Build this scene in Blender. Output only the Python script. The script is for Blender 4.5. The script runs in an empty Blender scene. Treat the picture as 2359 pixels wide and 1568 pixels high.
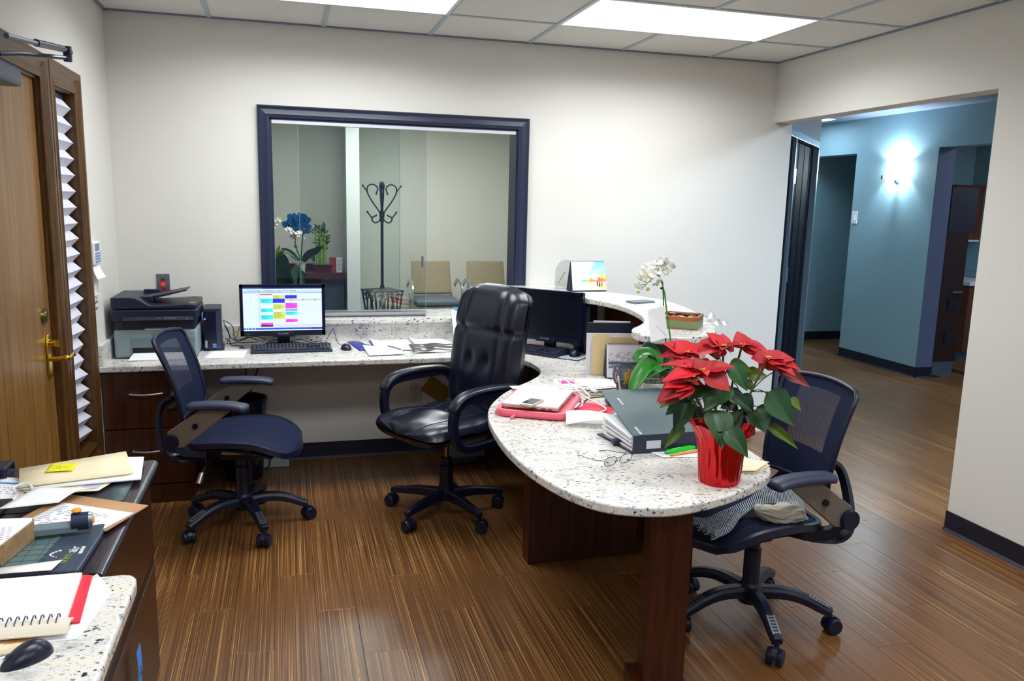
import bpy, bmesh, math, random
from math import sin, cos, pi, radians as R
from mathutils import Vector as V, Matrix as M
random.seed(7)
S = bpy.context.scene
COL = S.collection

# ------------------------------------------------------------------ camera
cd = bpy.data.cameras.new('camera'); cam = bpy.data.objects.new('camera', cd); COL.objects.link(cam)
cd.sensor_width = 36; cd.lens = 1845.9/2359*36; cd.clip_start = .02; cd.clip_end = 60
_p, _r, _y = -.1693, .0237, .2756
_f = V((sin(_y)*cos(_p), cos(_y)*cos(_p), sin(_p)))
_x = V((cos(_y), -sin(_y), 0)); _u = _x.cross(_f)
_rx = cos(_r)*_x + sin(_r)*_u; _up = -sin(_r)*_x + cos(_r)*_u
m = M((_rx, _up, -_f)).transposed().to_4x4(); m.translation = V((.379, -4.9092, 1.5819))
cam.matrix_world = m
S.camera = cam

# ------------------------------------------------------------------ world, exposure
w = bpy.data.worlds.new('world'); S.world = w; w.use_nodes = True
bg = w.node_tree.nodes['Background']; bg.inputs[0].default_value = (.30, .45, .75, 1); bg.inputs[1].default_value = .22
S.view_settings.view_transform = 'Standard'; S.view_settings.look = 'None'
S.view_settings.exposure = 0.0; S.view_settings.gamma = 1.0; S.view_settings.use_curve_mapping = False
LIGHT_MAIN = 2.2       # glow of the office ceiling diffusers
WATT_MAIN = 25.5       # lamp power behind each office diffuser
LIGHT_WAIT = 27.0      # waiting room diffusers
LIGHT_HALL = 56.0      # corridor diffuser

# ------------------------------------------------------------------ helpers
def lin(c):
    r = []
    for v in c[:3]:
        v = v/255.0
        r.append(v/12.92 if v <= .04045 else ((v+.055)/1.055)**2.4)
    return tuple(r)+(1,)
MATS = {}
def mat(name, col, rough=.5, metal=0, spec=.5, bump=0, bscale=80, var=0, vscale=6, emit=0, coat=0, trans=0, sheen=0, stretch=None):
    if name in MATS: return MATS[name]
    m = bpy.data.materials.new(name); m.use_nodes = True; MATS[name] = m
    nt = m.node_tree; N = nt.nodes; Lk = nt.links; b = N['Principled BSDF']
    b.inputs['Base Color'].default_value = lin(col); b.inputs['Roughness'].default_value = rough
    b.inputs['Metallic'].default_value = metal; b.inputs['Specular IOR Level'].default_value = spec
    if coat: b.inputs['Coat Weight'].default_value = coat; b.inputs['Coat Roughness'].default_value = .08
    if trans: b.inputs['Transmission Weight'].default_value = trans
    if sheen: b.inputs['Sheen Weight'].default_value = sheen
    if emit:
        b.inputs['Emission Color'].default_value = lin(col); b.inputs['Emission Strength'].default_value = emit
    if var or bump:
        tc = N.new('ShaderNodeTexCoord'); mp = N.new('ShaderNodeMapping'); Lk.new(tc.outputs['Object'], mp.inputs[0])
        if stretch: mp.inputs['Scale'].default_value = stretch
    if var:
        n = N.new('ShaderNodeTexNoise'); n.inputs['Scale'].default_value = vscale; n.inputs['Detail'].default_value = 5
        Lk.new(mp.outputs[0], n.inputs['Vector'])
        cr = N.new('ShaderNodeValToRGB'); Lk.new(n.outputs['Fac'], cr.inputs[0])
        c = lin(col); cr.color_ramp.elements[0].position = .3; cr.color_ramp.elements[1].position = .7
        cr.color_ramp.elements[0].color = tuple(x*(1-var) for x in c[:3])+(1,)
        cr.color_ramp.elements[1].color = tuple(min(1, x*(1+var)) for x in c[:3])+(1,)
        Lk.new(cr.outputs[0], b.inputs['Base Color'])
    if bump:
        n2 = N.new('ShaderNodeTexNoise'); n2.inputs['Scale'].default_value = bscale; n2.inputs['Detail'].default_value = 3
        Lk.new(mp.outputs[0], n2.inputs['Vector'])
        bp = N.new('ShaderNodeBump'); bp.inputs['Strength'].default_value = bump; bp.inputs['Distance'].default_value = .002
        Lk.new(n2.outputs['Fac'], bp.inputs['Height']); Lk.new(bp.outputs[0], b.inputs['Normal'])
    return m

def ramp(N, els):
    cr = N.new('ShaderNodeValToRGB'); e = cr.color_ramp.elements
    while len(e) < len(els): e.new(.5)
    for k, (p, c) in enumerate(els): e[k].position = p; e[k].color = c
    return cr

def granite():
    m = bpy.data.materials.new('granite'); m.use_nodes = True
    N = m.node_tree.nodes; L = m.node_tree.links; b = N['Principled BSDF']
    tc = N.new('ShaderNodeTexCoord'); mp = N.new('ShaderNodeMapping'); L.new(tc.outputs['Object'], mp.inputs[0])
    mp.inputs['Rotation'].default_value = (0, 0, .5); mp.inputs['Scale'].default_value = (1, 1.75, 1.4)
    n0 = N.new('ShaderNodeTexNoise'); n0.inputs['Scale'].default_value = 14; n0.inputs['Detail'].default_value = 6; L.new(mp.outputs[0], n0.inputs['Vector'])
    r0 = ramp(N, [(.30, lin((190, 188, 190))), (.46, lin((224, 222, 218))), (.74, lin((230, 224, 208)))]); L.new(n0.outputs['Fac'], r0.inputs[0])
    n1 = N.new('ShaderNodeTexNoise'); n1.inputs['Scale'].default_value = 64; n1.inputs['Detail'].default_value = 2; n1.inputs['Roughness'].default_value = .5; L.new(mp.outputs[0], n1.inputs['Vector'])
    r1 = ramp(N, [(.600, (0, 0, 0, 1)), (.628, (1, 1, 1, 1))]); L.new(n1.outputs['Fac'], r1.inputs[0])
    n3 = N.new('ShaderNodeTexNoise'); n3.inputs['Scale'].default_value = 9; n3.inputs['Detail'].default_value = 2; L.new(mp.outputs[0], n3.inputs['Vector'])
    r3 = ramp(N, [(.40, (.25, .25, .25, 1)), (.58, (1, 1, 1, 1))]); L.new(n3.outputs['Fac'], r3.inputs[0])
    mu = N.new('ShaderNodeMath'); mu.operation = 'MULTIPLY'; L.new(r1.outputs[0], mu.inputs[0]); L.new(r3.outputs[0], mu.inputs[1])
    mx = N.new('ShaderNodeMix'); mx.data_type = 'RGBA'; L.new(mu.outputs[0], mx.inputs['Factor']); L.new(r0.outputs[0], mx.inputs['A']); mx.inputs['B'].default_value = lin((30, 36, 62))
    n2 = N.new('ShaderNodeTexNoise'); n2.inputs['Scale'].default_value = 130; n2.inputs['Detail'].default_value = 2; L.new(mp.outputs[0], n2.inputs['Vector'])
    r2 = ramp(N, [(.62, (0, 0, 0, 1)), (.66, (.6, .6, .6, 1))]); L.new(n2.outputs['Fac'], r2.inputs[0])
    mx2 = N.new('ShaderNodeMix'); mx2.data_type = 'RGBA'; L.new(r2.outputs[0], mx2.inputs['Factor']); L.new(mx.outputs['Result'], mx2.inputs['A']); mx2.inputs['B'].default_value = lin((120, 118, 125))
    L.new(mx2.outputs['Result'], b.inputs['Base Color']); b.inputs['Roughness'].default_value = .22
    return m

def wood(name, dark, light, rough=.35, axis='z', sc=1.0, spec=.5, bump=.05):
    m = bpy.data.materials.new(name); m.use_nodes = True
    N = m.node_tree.nodes; L = m.node_tree.links; b = N['Principled BSDF']
    tc = N.new('ShaderNodeTexCoord'); mp = N.new('ShaderNodeMapping'); L.new(tc.outputs['Object'], mp.inputs[0])
    s = {'x': (1.2, 22, 22), 'y': (22, 1.2, 22), 'z': (22, 22, 1.2)}[axis]
    mp.inputs['Scale'].default_value = tuple(v*sc for v in s)
    n = N.new('ShaderNodeTexNoise'); n.inputs['Scale'].default_value = 2.2; n.inputs['Detail'].default_value = 7; n.inputs['Roughness'].default_value = .62; L.new(mp.outputs[0], n.inputs['Vector'])
    r = ramp(N, [(.32, lin(dark)), (.68, lin(light))]); L.new(n.outputs['Fac'], r.inputs[0])
    L.new(r.outputs[0], b.inputs['Base Color']); b.inputs['Roughness'].default_value = rough; b.inputs['Specular IOR Level'].default_value = spec
    bp = N.new('ShaderNodeBump'); bp.inputs['Strength'].default_value = bump; bp.inputs['Distance'].default_value = .001; L.new(n.outputs['Fac'], bp.inputs['Height']); L.new(bp.outputs[0], b.inputs['Normal'])
    return m

def plank_mat():
    m = bpy.data.materials.new('strand_plank'); m.use_nodes = True
    N = m.node_tree.nodes; L = m.node_tree.links; b = N['Principled BSDF']
    tc = N.new('ShaderNodeTexCoord'); oi = N.new('ShaderNodeObjectInfo')
    ad = N.new('ShaderNodeVectorMath'); ad.operation = 'ADD'; L.new(tc.outputs['Object'], ad.inputs[0])
    sc = N.new('ShaderNodeVectorMath'); sc.operation = 'SCALE'; L.new(oi.outputs['Location'], sc.inputs[0]); sc.inputs['Scale'].default_value = 1.37; L.new(sc.outputs[0], ad.inputs[1])
    mp = N.new('ShaderNodeMapping'); L.new(ad.outputs[0], mp.inputs[0]); mp.inputs['Scale'].default_value = (330, .8, 1)
    n = N.new('ShaderNodeTexNoise'); n.inputs['Scale'].default_value = 1; n.inputs['Detail'].default_value = 2; n.inputs['Roughness'].default_value = .6; L.new(mp.outputs[0], n.inputs['Vector'])
    r = ramp(N, [(.28, lin((48, 26, 12))), (.44, lin((98, 62, 30))), (.58, lin((124, 82, 44))), (.72, lin((214, 164, 98)))]); L.new(n.outputs['Fac'], r.inputs[0])
    hs = N.new('ShaderNodeHueSaturation'); L.new(r.outputs[0], hs.inputs['Color'])
    mr = N.new('ShaderNodeMapRange'); L.new(oi.outputs['Random'], mr.inputs[0]); mr.inputs['To Min'].default_value = .93; mr.inputs['To Max'].default_value = 1.07; L.new(mr.outputs[0], hs.inputs['Value'])
    L.new(hs.outputs[0], b.inputs['Base Color'])
    rr = N.new('ShaderNodeMapRange'); L.new(n.outputs['Fac'], rr.inputs[0]); rr.inputs['To Min'].default_value = .24; rr.inputs['To Max'].default_value = .38; L.new(rr.outputs[0], b.inputs['Roughness'])
    b.inputs['Specular IOR Level'].default_value = .7
    return m

def paint(name, col, rough=.6):   # rolled wall paint: faint orange peel
    return mat(name, col, rough=rough, spec=.25, bump=.12, bscale=420, var=.012, vscale=2)

def glass_mat(name, tint=(1, 1, 1), refl=.06, rough=0.0):   # thin clear sheet: straight-through plus a mirror share
    m = bpy.data.materials.new(name); m.use_nodes = True; N = m.node_tree.nodes; L = m.node_tree.links
    for n in list(N): N.remove(n)
    o = N.new('ShaderNodeOutputMaterial'); t = N.new('ShaderNodeBsdfTransparent'); t.inputs[0].default_value = tint+(1,)
    g = N.new('ShaderNodeBsdfGlossy'); g.inputs['Roughness'].default_value = rough
    fr = N.new('ShaderNodeFresnel'); fr.inputs[0].default_value = 1.5
    ad = N.new('ShaderNodeMath'); ad.operation = 'ADD'; L.new(fr.outputs[0], ad.inputs[0]); ad.inputs[1].default_value = refl-.04
    mx = N.new('ShaderNodeMixShader'); L.new(ad.outputs[0], mx.inputs[0]); L.new(t.outputs[0], mx.inputs[1]); L.new(g.outputs[0], mx.inputs[2]); L.new(mx.outputs[0], o.inputs[0])
    return m

def mesh_fabric(name, col, see=.25, freq=420):   # open weave: real gaps between the threads, seen as partial transparency
    m = bpy.data.materials.new(name); m.use_nodes = True; N = m.node_tree.nodes; L = m.node_tree.links; b = N['Principled BSDF']
    b.inputs['Base Color'].default_value = lin(col); b.inputs['Roughness'].default_value = .75
    tc = N.new('ShaderNodeTexCoord'); wv = N.new('ShaderNodeTexWave'); wv.bands_direction = 'Y'; wv.inputs['Scale'].default_value = freq/6.283*.3
    L.new(tc.outputs['Object'], wv.inputs['Vector'])
    mr = N.new('ShaderNodeMapRange'); L.new(wv.outputs['Fac'], mr.inputs[0]); mr.inputs['To Min'].default_value = 1-see*1.5; mr.inputs['To Max'].default_value = 1-see*.5
    L.new(mr.outputs[0], b.inputs['Alpha'])
    return m

def vcol_mat(name, rough=.6, emit=0, spec=.3):
    m = bpy.data.materials.new(name); m.use_nodes = True; N = m.node_tree.nodes; L = m.node_tree.links; b = N['Principled BSDF']
    a = N.new('ShaderNodeAttribute'); a.attribute_name = 'Col'; L.new(a.outputs['Color'], b.inputs['Base Color'])
    b.inputs['Roughness'].default_value = rough; b.inputs['Specular IOR Level'].default_value = spec
    if emit:
        b.inputs['Base Color'].default_value = (0, 0, 0, 1); L.remove(b.inputs['Base Color'].links[0])
        L.new(a.outputs['Color'], b.inputs['Emission Color']); b.inputs['Emission Strength'].default_value = emit
    return m

def frames(pts):
    T = []
    for i in range(len(pts)):
        a = pts[max(0, i-1)]; b = pts[min(len(pts)-1, i+1)]; T.append((b-a).normalized())
    return T
def catmull(P, n=6, closed=False):
    P = [V(p) for p in P]; out = []; L = len(P); rng = L if closed else L-1
    for i in range(rng):
        p0 = P[(i-1) % L] if closed or i > 0 else P[0]*2-P[1]
        p1 = P[i]; p2 = P[(i+1) % L]
        p3 = P[(i+2) % L] if closed or i+2 < L else P[-1]*2-P[-2]
        for k in range(n):
            t = k/n
            out.append(.5*((2*p1)+(p2-p0)*t+(2*p0-5*p1+4*p2-p3)*t*t+(3*p1-p0-3*p2+p3)*t**3))
    if not closed: out.append(P[-1].copy())
    return out

class B:
    def __init__(s): s.v = []; s.f = []; s.c = []
    def add(s, vs, fs, col=None):
        o = len(s.v); s.v += [tuple(x) for x in vs]; s.f += [tuple(i+o for i in f) for f in fs]
        s.c += [col]*len(fs); return s
    def box(s, c, d, rz=0, m=None, col=None):
        hx, hy, hz = d[0]/2, d[1]/2, d[2]/2
        vs = [V((x*hx, y*hy, z*hz)) for x in (-1, 1) for y in (-1, 1) for z in (-1, 1)]
        if rz: rm = M.Rotation(rz, 3, 'Z'); vs = [rm@v for v in vs]
        if m: vs = [m@v for v in vs]
        vs = [v+V(c) for v in vs]
        return s.add(vs, [(0, 1, 3, 2), (4, 6, 7, 5), (0, 4, 5, 1), (2, 3, 7, 6), (0, 2, 6, 4), (1, 5, 7, 3)], col)
    def b2(s, x0, x1, y0, y1, z0, z1, col=None):
        return s.box(((x0+x1)/2, (y0+y1)/2, (z0+z1)/2), (abs(x1-x0), abs(y1-y0), abs(z1-z0)), col=col)
    def tube(s, pts, r, n=10, cap=True, closed=False):
        pts = [V(p) for p in pts]; rr = r if isinstance(r, (list, tuple)) else [r]*len(pts)
        T = frames(pts); t = T[0]; a = V((0, 0, 1)) if abs(t.z) < .9 else V((1, 0, 0)); nrm = t.cross(a).normalized()
        vs = []; fs = []
        for i, p in enumerate(pts):
            nrm = (nrm-T[i]*nrm.dot(T[i])).normalized(); bn = T[i].cross(nrm)
            for k in range(n):
                an = 2*pi*k/n; vs.append(p+(nrm*cos(an)+bn*sin(an))*rr[i])
        L = len(pts)
        for i in range(L-1 if not closed else L):
            j = (i+1) % L
            for k in range(n):
                k2 = (k+1) % n; fs.append((i*n+k, i*n+k2, j*n+k2, j*n+k))
        if cap and not closed: fs.append(tuple(range(n-1, -1, -1))); fs.append(tuple((L-1)*n+k for k in range(n)))
        return s.add(vs, fs)
    def cyl(s, p0, p1, r0, r1=None, n=20): return s.tube([p0, p1], [r0, r0 if r1 is None else r1], n)
    def sweep(s, pts, sec, up=(0, 0, 1), scales=None, cap=True, closed=False):
        # sec: list of (a along side, b along up-ish)
        pts = [V(p) for p in pts]; T = frames(pts); up = V(up); n = len(sec); vs = []; fs = []
        if closed:
            T = [(pts[(i+1) % len(pts)]-pts[i-1]).normalized() for i in range(len(pts))]
        for i, p in enumerate(pts):
            sd = T[i].cross(up).normalized(); u = sd.cross(T[i]).normalized()
            sc = scales[i] if scales else 1
            if not isinstance(sc, (tuple, list)): sc = (sc, sc)
            for a, b in sec: vs.append(p+sd*a*sc[0]+u*b*sc[1])
        L = len(pts)
        for i in range(L if closed else L-1):
            j = (i+1) % L
            for k in range(n):
                k2 = (k+1) % n; fs.append((i*n+k, i*n+k2, j*n+k2, j*n+k))
        if cap and not closed: fs.append(tuple(range(n-1, -1, -1))); fs.append(tuple((L-1)*n+k for k in range(n)))
        return s.add(vs, fs)
    def lathe(s, prof, n=28, c=(0, 0, 0), rf=None):
        vs = []; fs = []
        for i, (r, z) in enumerate(prof):
            for k in range(n):
                a = 2*pi*k/n; q = r*(rf(a, i) if rf else 1); vs.append((c[0]+q*cos(a), c[1]+q*sin(a), c[2]+z))
        for i in range(len(prof)-1):
            for k in range(n):
                k2 = (k+1) % n; fs.append((i*n+k, i*n+k2, (i+1)*n+k2, (i+1)*n+k))
        if prof[0][0] > 1e-5: fs.append(tuple(range(n-1, -1, -1)))
        if prof[-1][0] > 1e-5: fs.append(tuple((len(prof)-1)*n+k for k in range(n)))
        return s.add(vs, fs)
    def prism(s, poly, z0, z1):
        n = len(poly); vs = [(p[0], p[1], z0) for p in poly]+[(p[0], p[1], z1) for p in poly]
        fs = [tuple(range(n-1, -1, -1)), tuple(range(n, 2*n))]+[(i, (i+1) % n, n+(i+1) % n, n+i) for i in range(n)]
        return s.add(vs, fs)
    def ext(s, poly, o, a, b, nrm, t):  # extrude 2-D polygon placed at o with axes a,b along nrm by t
        o, a, b, nrm = V(o), V(a), V(b), V(nrm); n = len(poly)
        vs = [o+a*p[0]+b*p[1] for p in poly]+[o+a*p[0]+b*p[1]+nrm*t for p in poly]
        fs = [tuple(range(n-1, -1, -1)), tuple(range(n, 2*n))]+[(i, (i+1) % n, n+(i+1) % n, n+i) for i in range(n)]
        return s.add(vs, fs)
    def grid(s, nu, nv, f, closed_u=False, colf=None):
        vs = [V(f(i/(nu if closed_u else nu-1), j/(nv-1))) for j in range(nv) for i in range(nu)]
        o = len(s.v); s.v += [tuple(x) for x in vs]
        for j in range(nv-1):
            for i in range(nu if closed_u else nu-1):
                i2 = (i+1) % nu
                s.f.append((o+j*nu+i, o+j*nu+i2, o+(j+1)*nu+i2, o+(j+1)*nu+i)); s.c.append(colf((i+.5)/(nu-1), (j+.5)/(nv-1)) if colf else None)
        return s
    def sph(s, c, r, n=12, sc=(1, 1, 1)):
        m = n//2+1
        return s.lathe2(c, r, n, m, sc)
    def lathe2(s, c, r, n, m, sc):
        vs = []; fs = []
        for i in range(m):
            th = pi*i/(m-1)
            for k in range(n):
                a = 2*pi*k/n; vs.append((c[0]+r*sc[0]*sin(th)*cos(a), c[1]+r*sc[1]*sin(th)*sin(a), c[2]-r*sc[2]*cos(th)))
        for i in range(m-1):
            for k in range(n):
                k2 = (k+1) % n; fs.append((i*n+k, i*n+k2, (i+1)*n+k2, (i+1)*n+k))
        return s.add(vs, fs)
    def quad(s, a, b, c, d, col=None): return s.add([a, b, c, d], [(0, 1, 2, 3)], col)

INV = {}
def build(name, bld, mt, parent=None, world=False, smooth=None, bevel=0, seg=2, subsurf=0, solid=0, weld=True, loc=None, rot=None):
    vs = bld.v
    if world and parent is not None:
        mi = INV.get(parent.name)
        if mi is None and parent.parent is not None: mi = INV.get(parent.parent.name)
        if mi is not None: vs = [tuple(mi@V(v)) for v in vs]
    org = None
    if parent is None and not loc and vs:
        xs = [v[0] for v in vs]; ys = [v[1] for v in vs]; zs = [v[2] for v in vs]
        org = V(((min(xs)+max(xs))/2, (min(ys)+max(ys))/2, min(zs)))
        if not name.startswith(('wall', 'floor', 'ceiling', 'baseboard')): vs = [(v[0]-org.x, v[1]-org.y, v[2]-org.z) for v in vs]
        else: org = None
    me = bpy.data.meshes.new(name); me.from_pydata(vs, [], bld.f); me.validate()
    bm = bmesh.new(); bm.from_mesh(me)
    if weld and not any(c is not None for c in bld.c): bmesh.ops.remove_doubles(bm, verts=bm.verts, dist=1e-6)
    bmesh.ops.recalc_face_normals(bm, faces=bm.faces) if not any(c is not None for c in bld.c) else None
    bm.to_mesh(me); bm.free()
    if any(c is not None for c in bld.c):
        a = me.color_attributes.new('Col', 'FLOAT_COLOR', 'CORNER')
        for p in me.polygons:
            c = bld.c[p.index] or (255, 255, 255); c = lin(c)
            for li in p.loop_indices: a.data[li].color = c
    me.materials.append(mt)
    if smooth is not None:
        for p in me.polygons: p.use_smooth = True
        me.set_sharp_from_angle(angle=R(smooth))
    o = bpy.data.objects.new(name, me); COL.objects.link(o)
    if parent is not None: o.parent = parent
    if org is not None: o.location = org
    if loc is not None: o.location = loc
    if rot is not None: o.rotation_euler = rot
    if solid: md = o.modifiers.new('solid', 'SOLIDIFY'); md.thickness = solid; md.offset = 0
    if bevel: md = o.modifiers.new('bevel', 'BEVEL'); md.width = bevel; md.segments = seg; md.limit_method = 'ANGLE'; md.angle_limit = R(40)
    if subsurf: md = o.modifiers.new('sub', 'SUBSURF'); md.levels = subsurf; md.render_levels = subsurf
    return o
def tag(o, label, cat, group=None, kind=None):
    o['label'] = label
    if cat: o['category'] = cat
    if group: o['group'] = group
    if kind: o['kind'] = kind
    return o
def struct(o, label=None):
    o['kind'] = 'structure'
    if label: o['label'] = label
    return o
def thing(name, label, cat, loc=(0, 0, 0), rz=0, group=None):
    o = bpy.data.objects.new(name, None); COL.objects.link(o); o.location = loc; o.rotation_euler = (0, 0, rz); o.empty_display_size = .05
    INV[o.name] = (M.Translation(V(loc))@M.Rotation(rz, 4, 'Z')).inverted()
    return tag(o, label, cat, group)
def text(body, size, mt, parent, loc, rot=(0, 0, 0), name='lettering', ext=.0003, align='CENTER', world=False, sx=1.0):
    c = bpy.data.curves.new(name, 'FONT'); c.body = body; c.size = size; c.extrude = ext; c.align_x = align; c.align_y = 'CENTER'; c.resolution_u = 2
    o = bpy.data.objects.new('tmp', c); COL.objects.link(o)
    dg = bpy.context.evaluated_depsgraph_get(); me = bpy.data.meshes.new_from_object(o.evaluated_get(dg)); bpy.data.objects.remove(o)
    me.materials.clear(); me.materials.append(mt); me.name = name
    o = bpy.data.objects.new(name, me); COL.objects.link(o)
    T = M.LocRotScale(V(loc), (rot if isinstance(rot, M) else M.Rotation(rot[2], 3, 'Z')@M.Rotation(rot[1], 3, 'Y')@M.Rotation(rot[0], 3, 'X')).to_quaternion(), V((sx, 1, 1)))
    if world and parent is not None and parent.name in INV: T = INV[parent.name]@T
    me.transform(T)
    if parent is not None: o.parent = parent
    return o
def copy_tree(o, parent=None, loc=None, rz=None):
    c = o.copy(); COL.objects.link(c)
    if parent is not None: c.parent = parent
    if loc is not None: c.location = loc
    if rz is not None: c.rotation_euler = (0, 0, rz)
    for ch in list(o.children): copy_tree(ch, c)
    return c

# shared materials
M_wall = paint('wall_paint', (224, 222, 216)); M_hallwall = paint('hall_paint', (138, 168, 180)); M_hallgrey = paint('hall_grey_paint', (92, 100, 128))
M_waitwall = paint('waiting_paint', (214, 214, 200))
M_gran = granite(); M_cherry = wood('cherry_laminate', (46, 18, 6), (82, 38, 14), .32); M_cherryx = wood('cherry_grain_x', (46, 18, 6), (82, 38, 14), .32, 'x')
M_door = wood('oak_door', (112, 78, 30), (156, 114, 62), .34, 'z', .8); M_trimw = wood('stained_trim', (66, 42, 14), (104, 70, 32), .35, 'z', 1.6)
M_trimy = wood('stained_trim_y', (66, 42, 14), (104, 70, 32), .35, 'y', 1.6)
M_navy = mat('navy_gloss_paint', (36, 43, 68), .4); M_base = mat('vinyl_cove_base', (20, 22, 42), .45)
M_blk = mat('black_plastic', (20, 26, 50), .42, bump=.1, bscale=900); M_blk2 = mat('black_plastic_smooth', (11, 16, 42), .25); M_gun = mat('charcoal_plastic', (48, 58, 78), .4)
M_alu = mat('aluminium', (200, 204, 210), .3, .9); M_steel = mat('brushed_steel', (150, 155, 165), .35, .9); M_white = mat('white_plastic', (236, 236, 240), .35)
M_paper = mat('paper_white', (246, 246, 248), .7); M_cream = mat('manila_card', (250, 236, 200), .7); M_brass = mat('polished_brass', (220, 180, 60), .18, 1)
M_ink = mat('ink_dark', (40, 44, 60), .6); M_vc = vcol_mat('printed'); M_vce = vcol_mat('screen_light', emit=1.15); M_wtext = mat('white_print', (235, 238, 240), .5)
M_greyleather = None
# ------------------------------------------------------------------ lights: recessed troffers
CZ = 2.545; T2 = .6096; D1 = .5565; XR = 3.573; XL = -.533; YO = -1.797
def diffuser_mat(name, strength, col=(1, .985, .96)):
    m = bpy.data.materials.new(name); m.use_nodes = True; N = m.node_tree.nodes; b = N['Principled BSDF']
    b.inputs['Base Color'].default_value = (.8, .8, .8, 1); b.inputs['Emission Color'].default_value = col+(1,); b.inputs['Emission Strength'].default_value = strength
    return m
M_dif = diffuser_mat('office_diffuser', LIGHT_MAIN); M_difw = diffuser_mat('waiting_diffuser', LIGHT_WAIT, (.94, .985, 1)); M_difh = diffuser_mat('hall_diffuser', LIGHT_HALL, (.62, .82, 1))
def troffer(x0, x1, y0, y1, z, mt, label, group=None, watt=0):
    t = thing('ceiling_light', label, 'light', ((x0+x1)/2, (y0+y1)/2, z), 0, group)
    b = B(); hx = (x1-x0)/2; hy = (y1-y0)/2
    for sx in (-1, 1): b.box((sx*(hx-.008), 0, .004), (.016, 2*hy, .012))
    for sy in (-1, 1): b.box((0, sy*(hy-.008), .004), (2*hx-.032, .016, .012))
    build('frame', b, M_white, t)
    b = B(); b.box((0, 0, .008), (2*hx-.034, 2*hy-.034, .004)); build('diffuser', b, mt, t)
    if watt:
        ld = bpy.data.lights.new('troffer_lamp', 'AREA'); ld.shape = 'RECTANGLE'; ld.size = 2*hx-.04; ld.size_y = 2*hy-.04; ld.energy = watt; ld.color = (.93, .975, 1); ld.spread = R(158)
        lo = bpy.data.objects.new('lamp', ld); COL.objects.link(lo); lo.parent = t; lo.location = (0, 0, .004)
    return t
G = 'recessed ceiling lights of the office'
troffer(0, 2*T2, -D1-T2, -D1, CZ, M_dif, 'lit ceiling light panel above the window, left of the two in view', watt=WATT_MAIN)
troffer(3*T2, 5*T2, -D1-T2, -D1, CZ, M_dif, 'lit ceiling light panel nearest the hallway opening, right of the two', watt=WATT_MAIN)
for k, (xa, ya) in enumerate([(0, -D1-4*T2), (3*T2, -D1-4*T2), (0, -D1-7.5*T2), (3*T2, -D1-7.5*T2)]):
    troffer(xa, xa+2*T2, ya-T2, ya, CZ, M_dif, 'ceiling light panel out of view, '+['left above the foreground desk', 'right above the peninsula end', 'left behind the photographer', 'right behind the photographer'][k], G, watt=WATT_MAIN*(.72 if k < 2 else .55))

# ------------------------------------------------------------------ ceiling: slab, tees, tiles
M_tile = mat('ceiling_tile', (226, 226, 220), .9, spec=.1, bump=.5, bscale=240, var=.05, vscale=160)
M_tee = mat('ceiling_tee', (176, 190, 196), .5)
b = B(); b.b2(XL-.15, XR+.15, -6.2, .0, CZ+.03, CZ+.08); ceil_o = struct(build('ceiling', b, M_tile), 'white acoustic tile ceiling of the office')
xs = [XL]+[k*T2 for k in range(0, 6)]+[XR]; ys = [0, -D1, -D1-T2, -D1-2*T2, -D1-3*T2, -D1-4*T2, -D1-5*T2, -D1-6*T2, -D1-6.5*T2, -D1-7.5*T2, -D1-8.5*T2]
lights = [(0, 2*T2, -D1-T2, -D1), (3*T2, 5*T2, -D1-T2, -D1), (0, 2*T2, -D1-5*T2, -D1-4*T2), (3*T2, 5*T2, -D1-5*T2, -D1-4*T2), (0, 2*T2, -D1-8.5*T2, -D1-7.5*T2), (3*T2, 5*T2, -D1-8.5*T2, -D1-7.5*T2)]
tile_cache = {}
for i in range(len(xs)-1):
    for j in range(len(ys)-1):
        x0, x1, y1, y0 = xs[i], xs[i+1], ys[j], ys[j+1]; cx, cy = (x0+x1)/2, (y0+y1)/2
        if any(a < cx < b_ and c < cy < d for a, b_, c, d in lights): continue
        key = (round(x1-x0, 3), round(y1-y0, 3))
        if key not in tile_cache:
            tb = B(); tb.box((0, 0, 0), (x1-x0-.014, y1-y0-.014, .014)); o = build('tile', tb, M_tile, ceil_o, loc=(cx, cy, CZ+.012)); tile_cache[key] = o
        else:
            o = tile_cache[key].copy(); COL.objects.link(o); o.location = (cx, cy, CZ+.012)
for x in xs[1:-1]:
    segs = [(-6.2, 0)]
    if x in (xs[2], xs[5]): segs = [(-D1, 0), (-D1-4*T2, -D1-T2), (-D1-7.5*T2, -D1-5*T2)]
    for a, c in segs:
        b = B(); b.b2(x-.012, x+.012, a, c, CZ-.001, CZ+.006); build('tee_bar', b, M_tee, ceil_o)
for y in ys[1:]:
    b = B(); b.b2(XL, XR, y-.012, y+.012, CZ-.0005, CZ+.0055); build('tee_bar', b, M_tee, ceil_o)
M_angle = mat('wall_angle', (120, 132, 146), .5)
for nm, bb in [('wall_angle', (XL, XR, -.018, 0, CZ-.003, CZ+.008)), ('wall_angle', (XR-.018, XR, -6.2, 0, CZ-.003, CZ+.008)), ('wall_angle', (XL, XL+.018, -6.2, 0, CZ-.003, CZ+.008))]:
    b = B(); b.b2(*bb); build(nm, b, M_angle, ceil_o)

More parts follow.
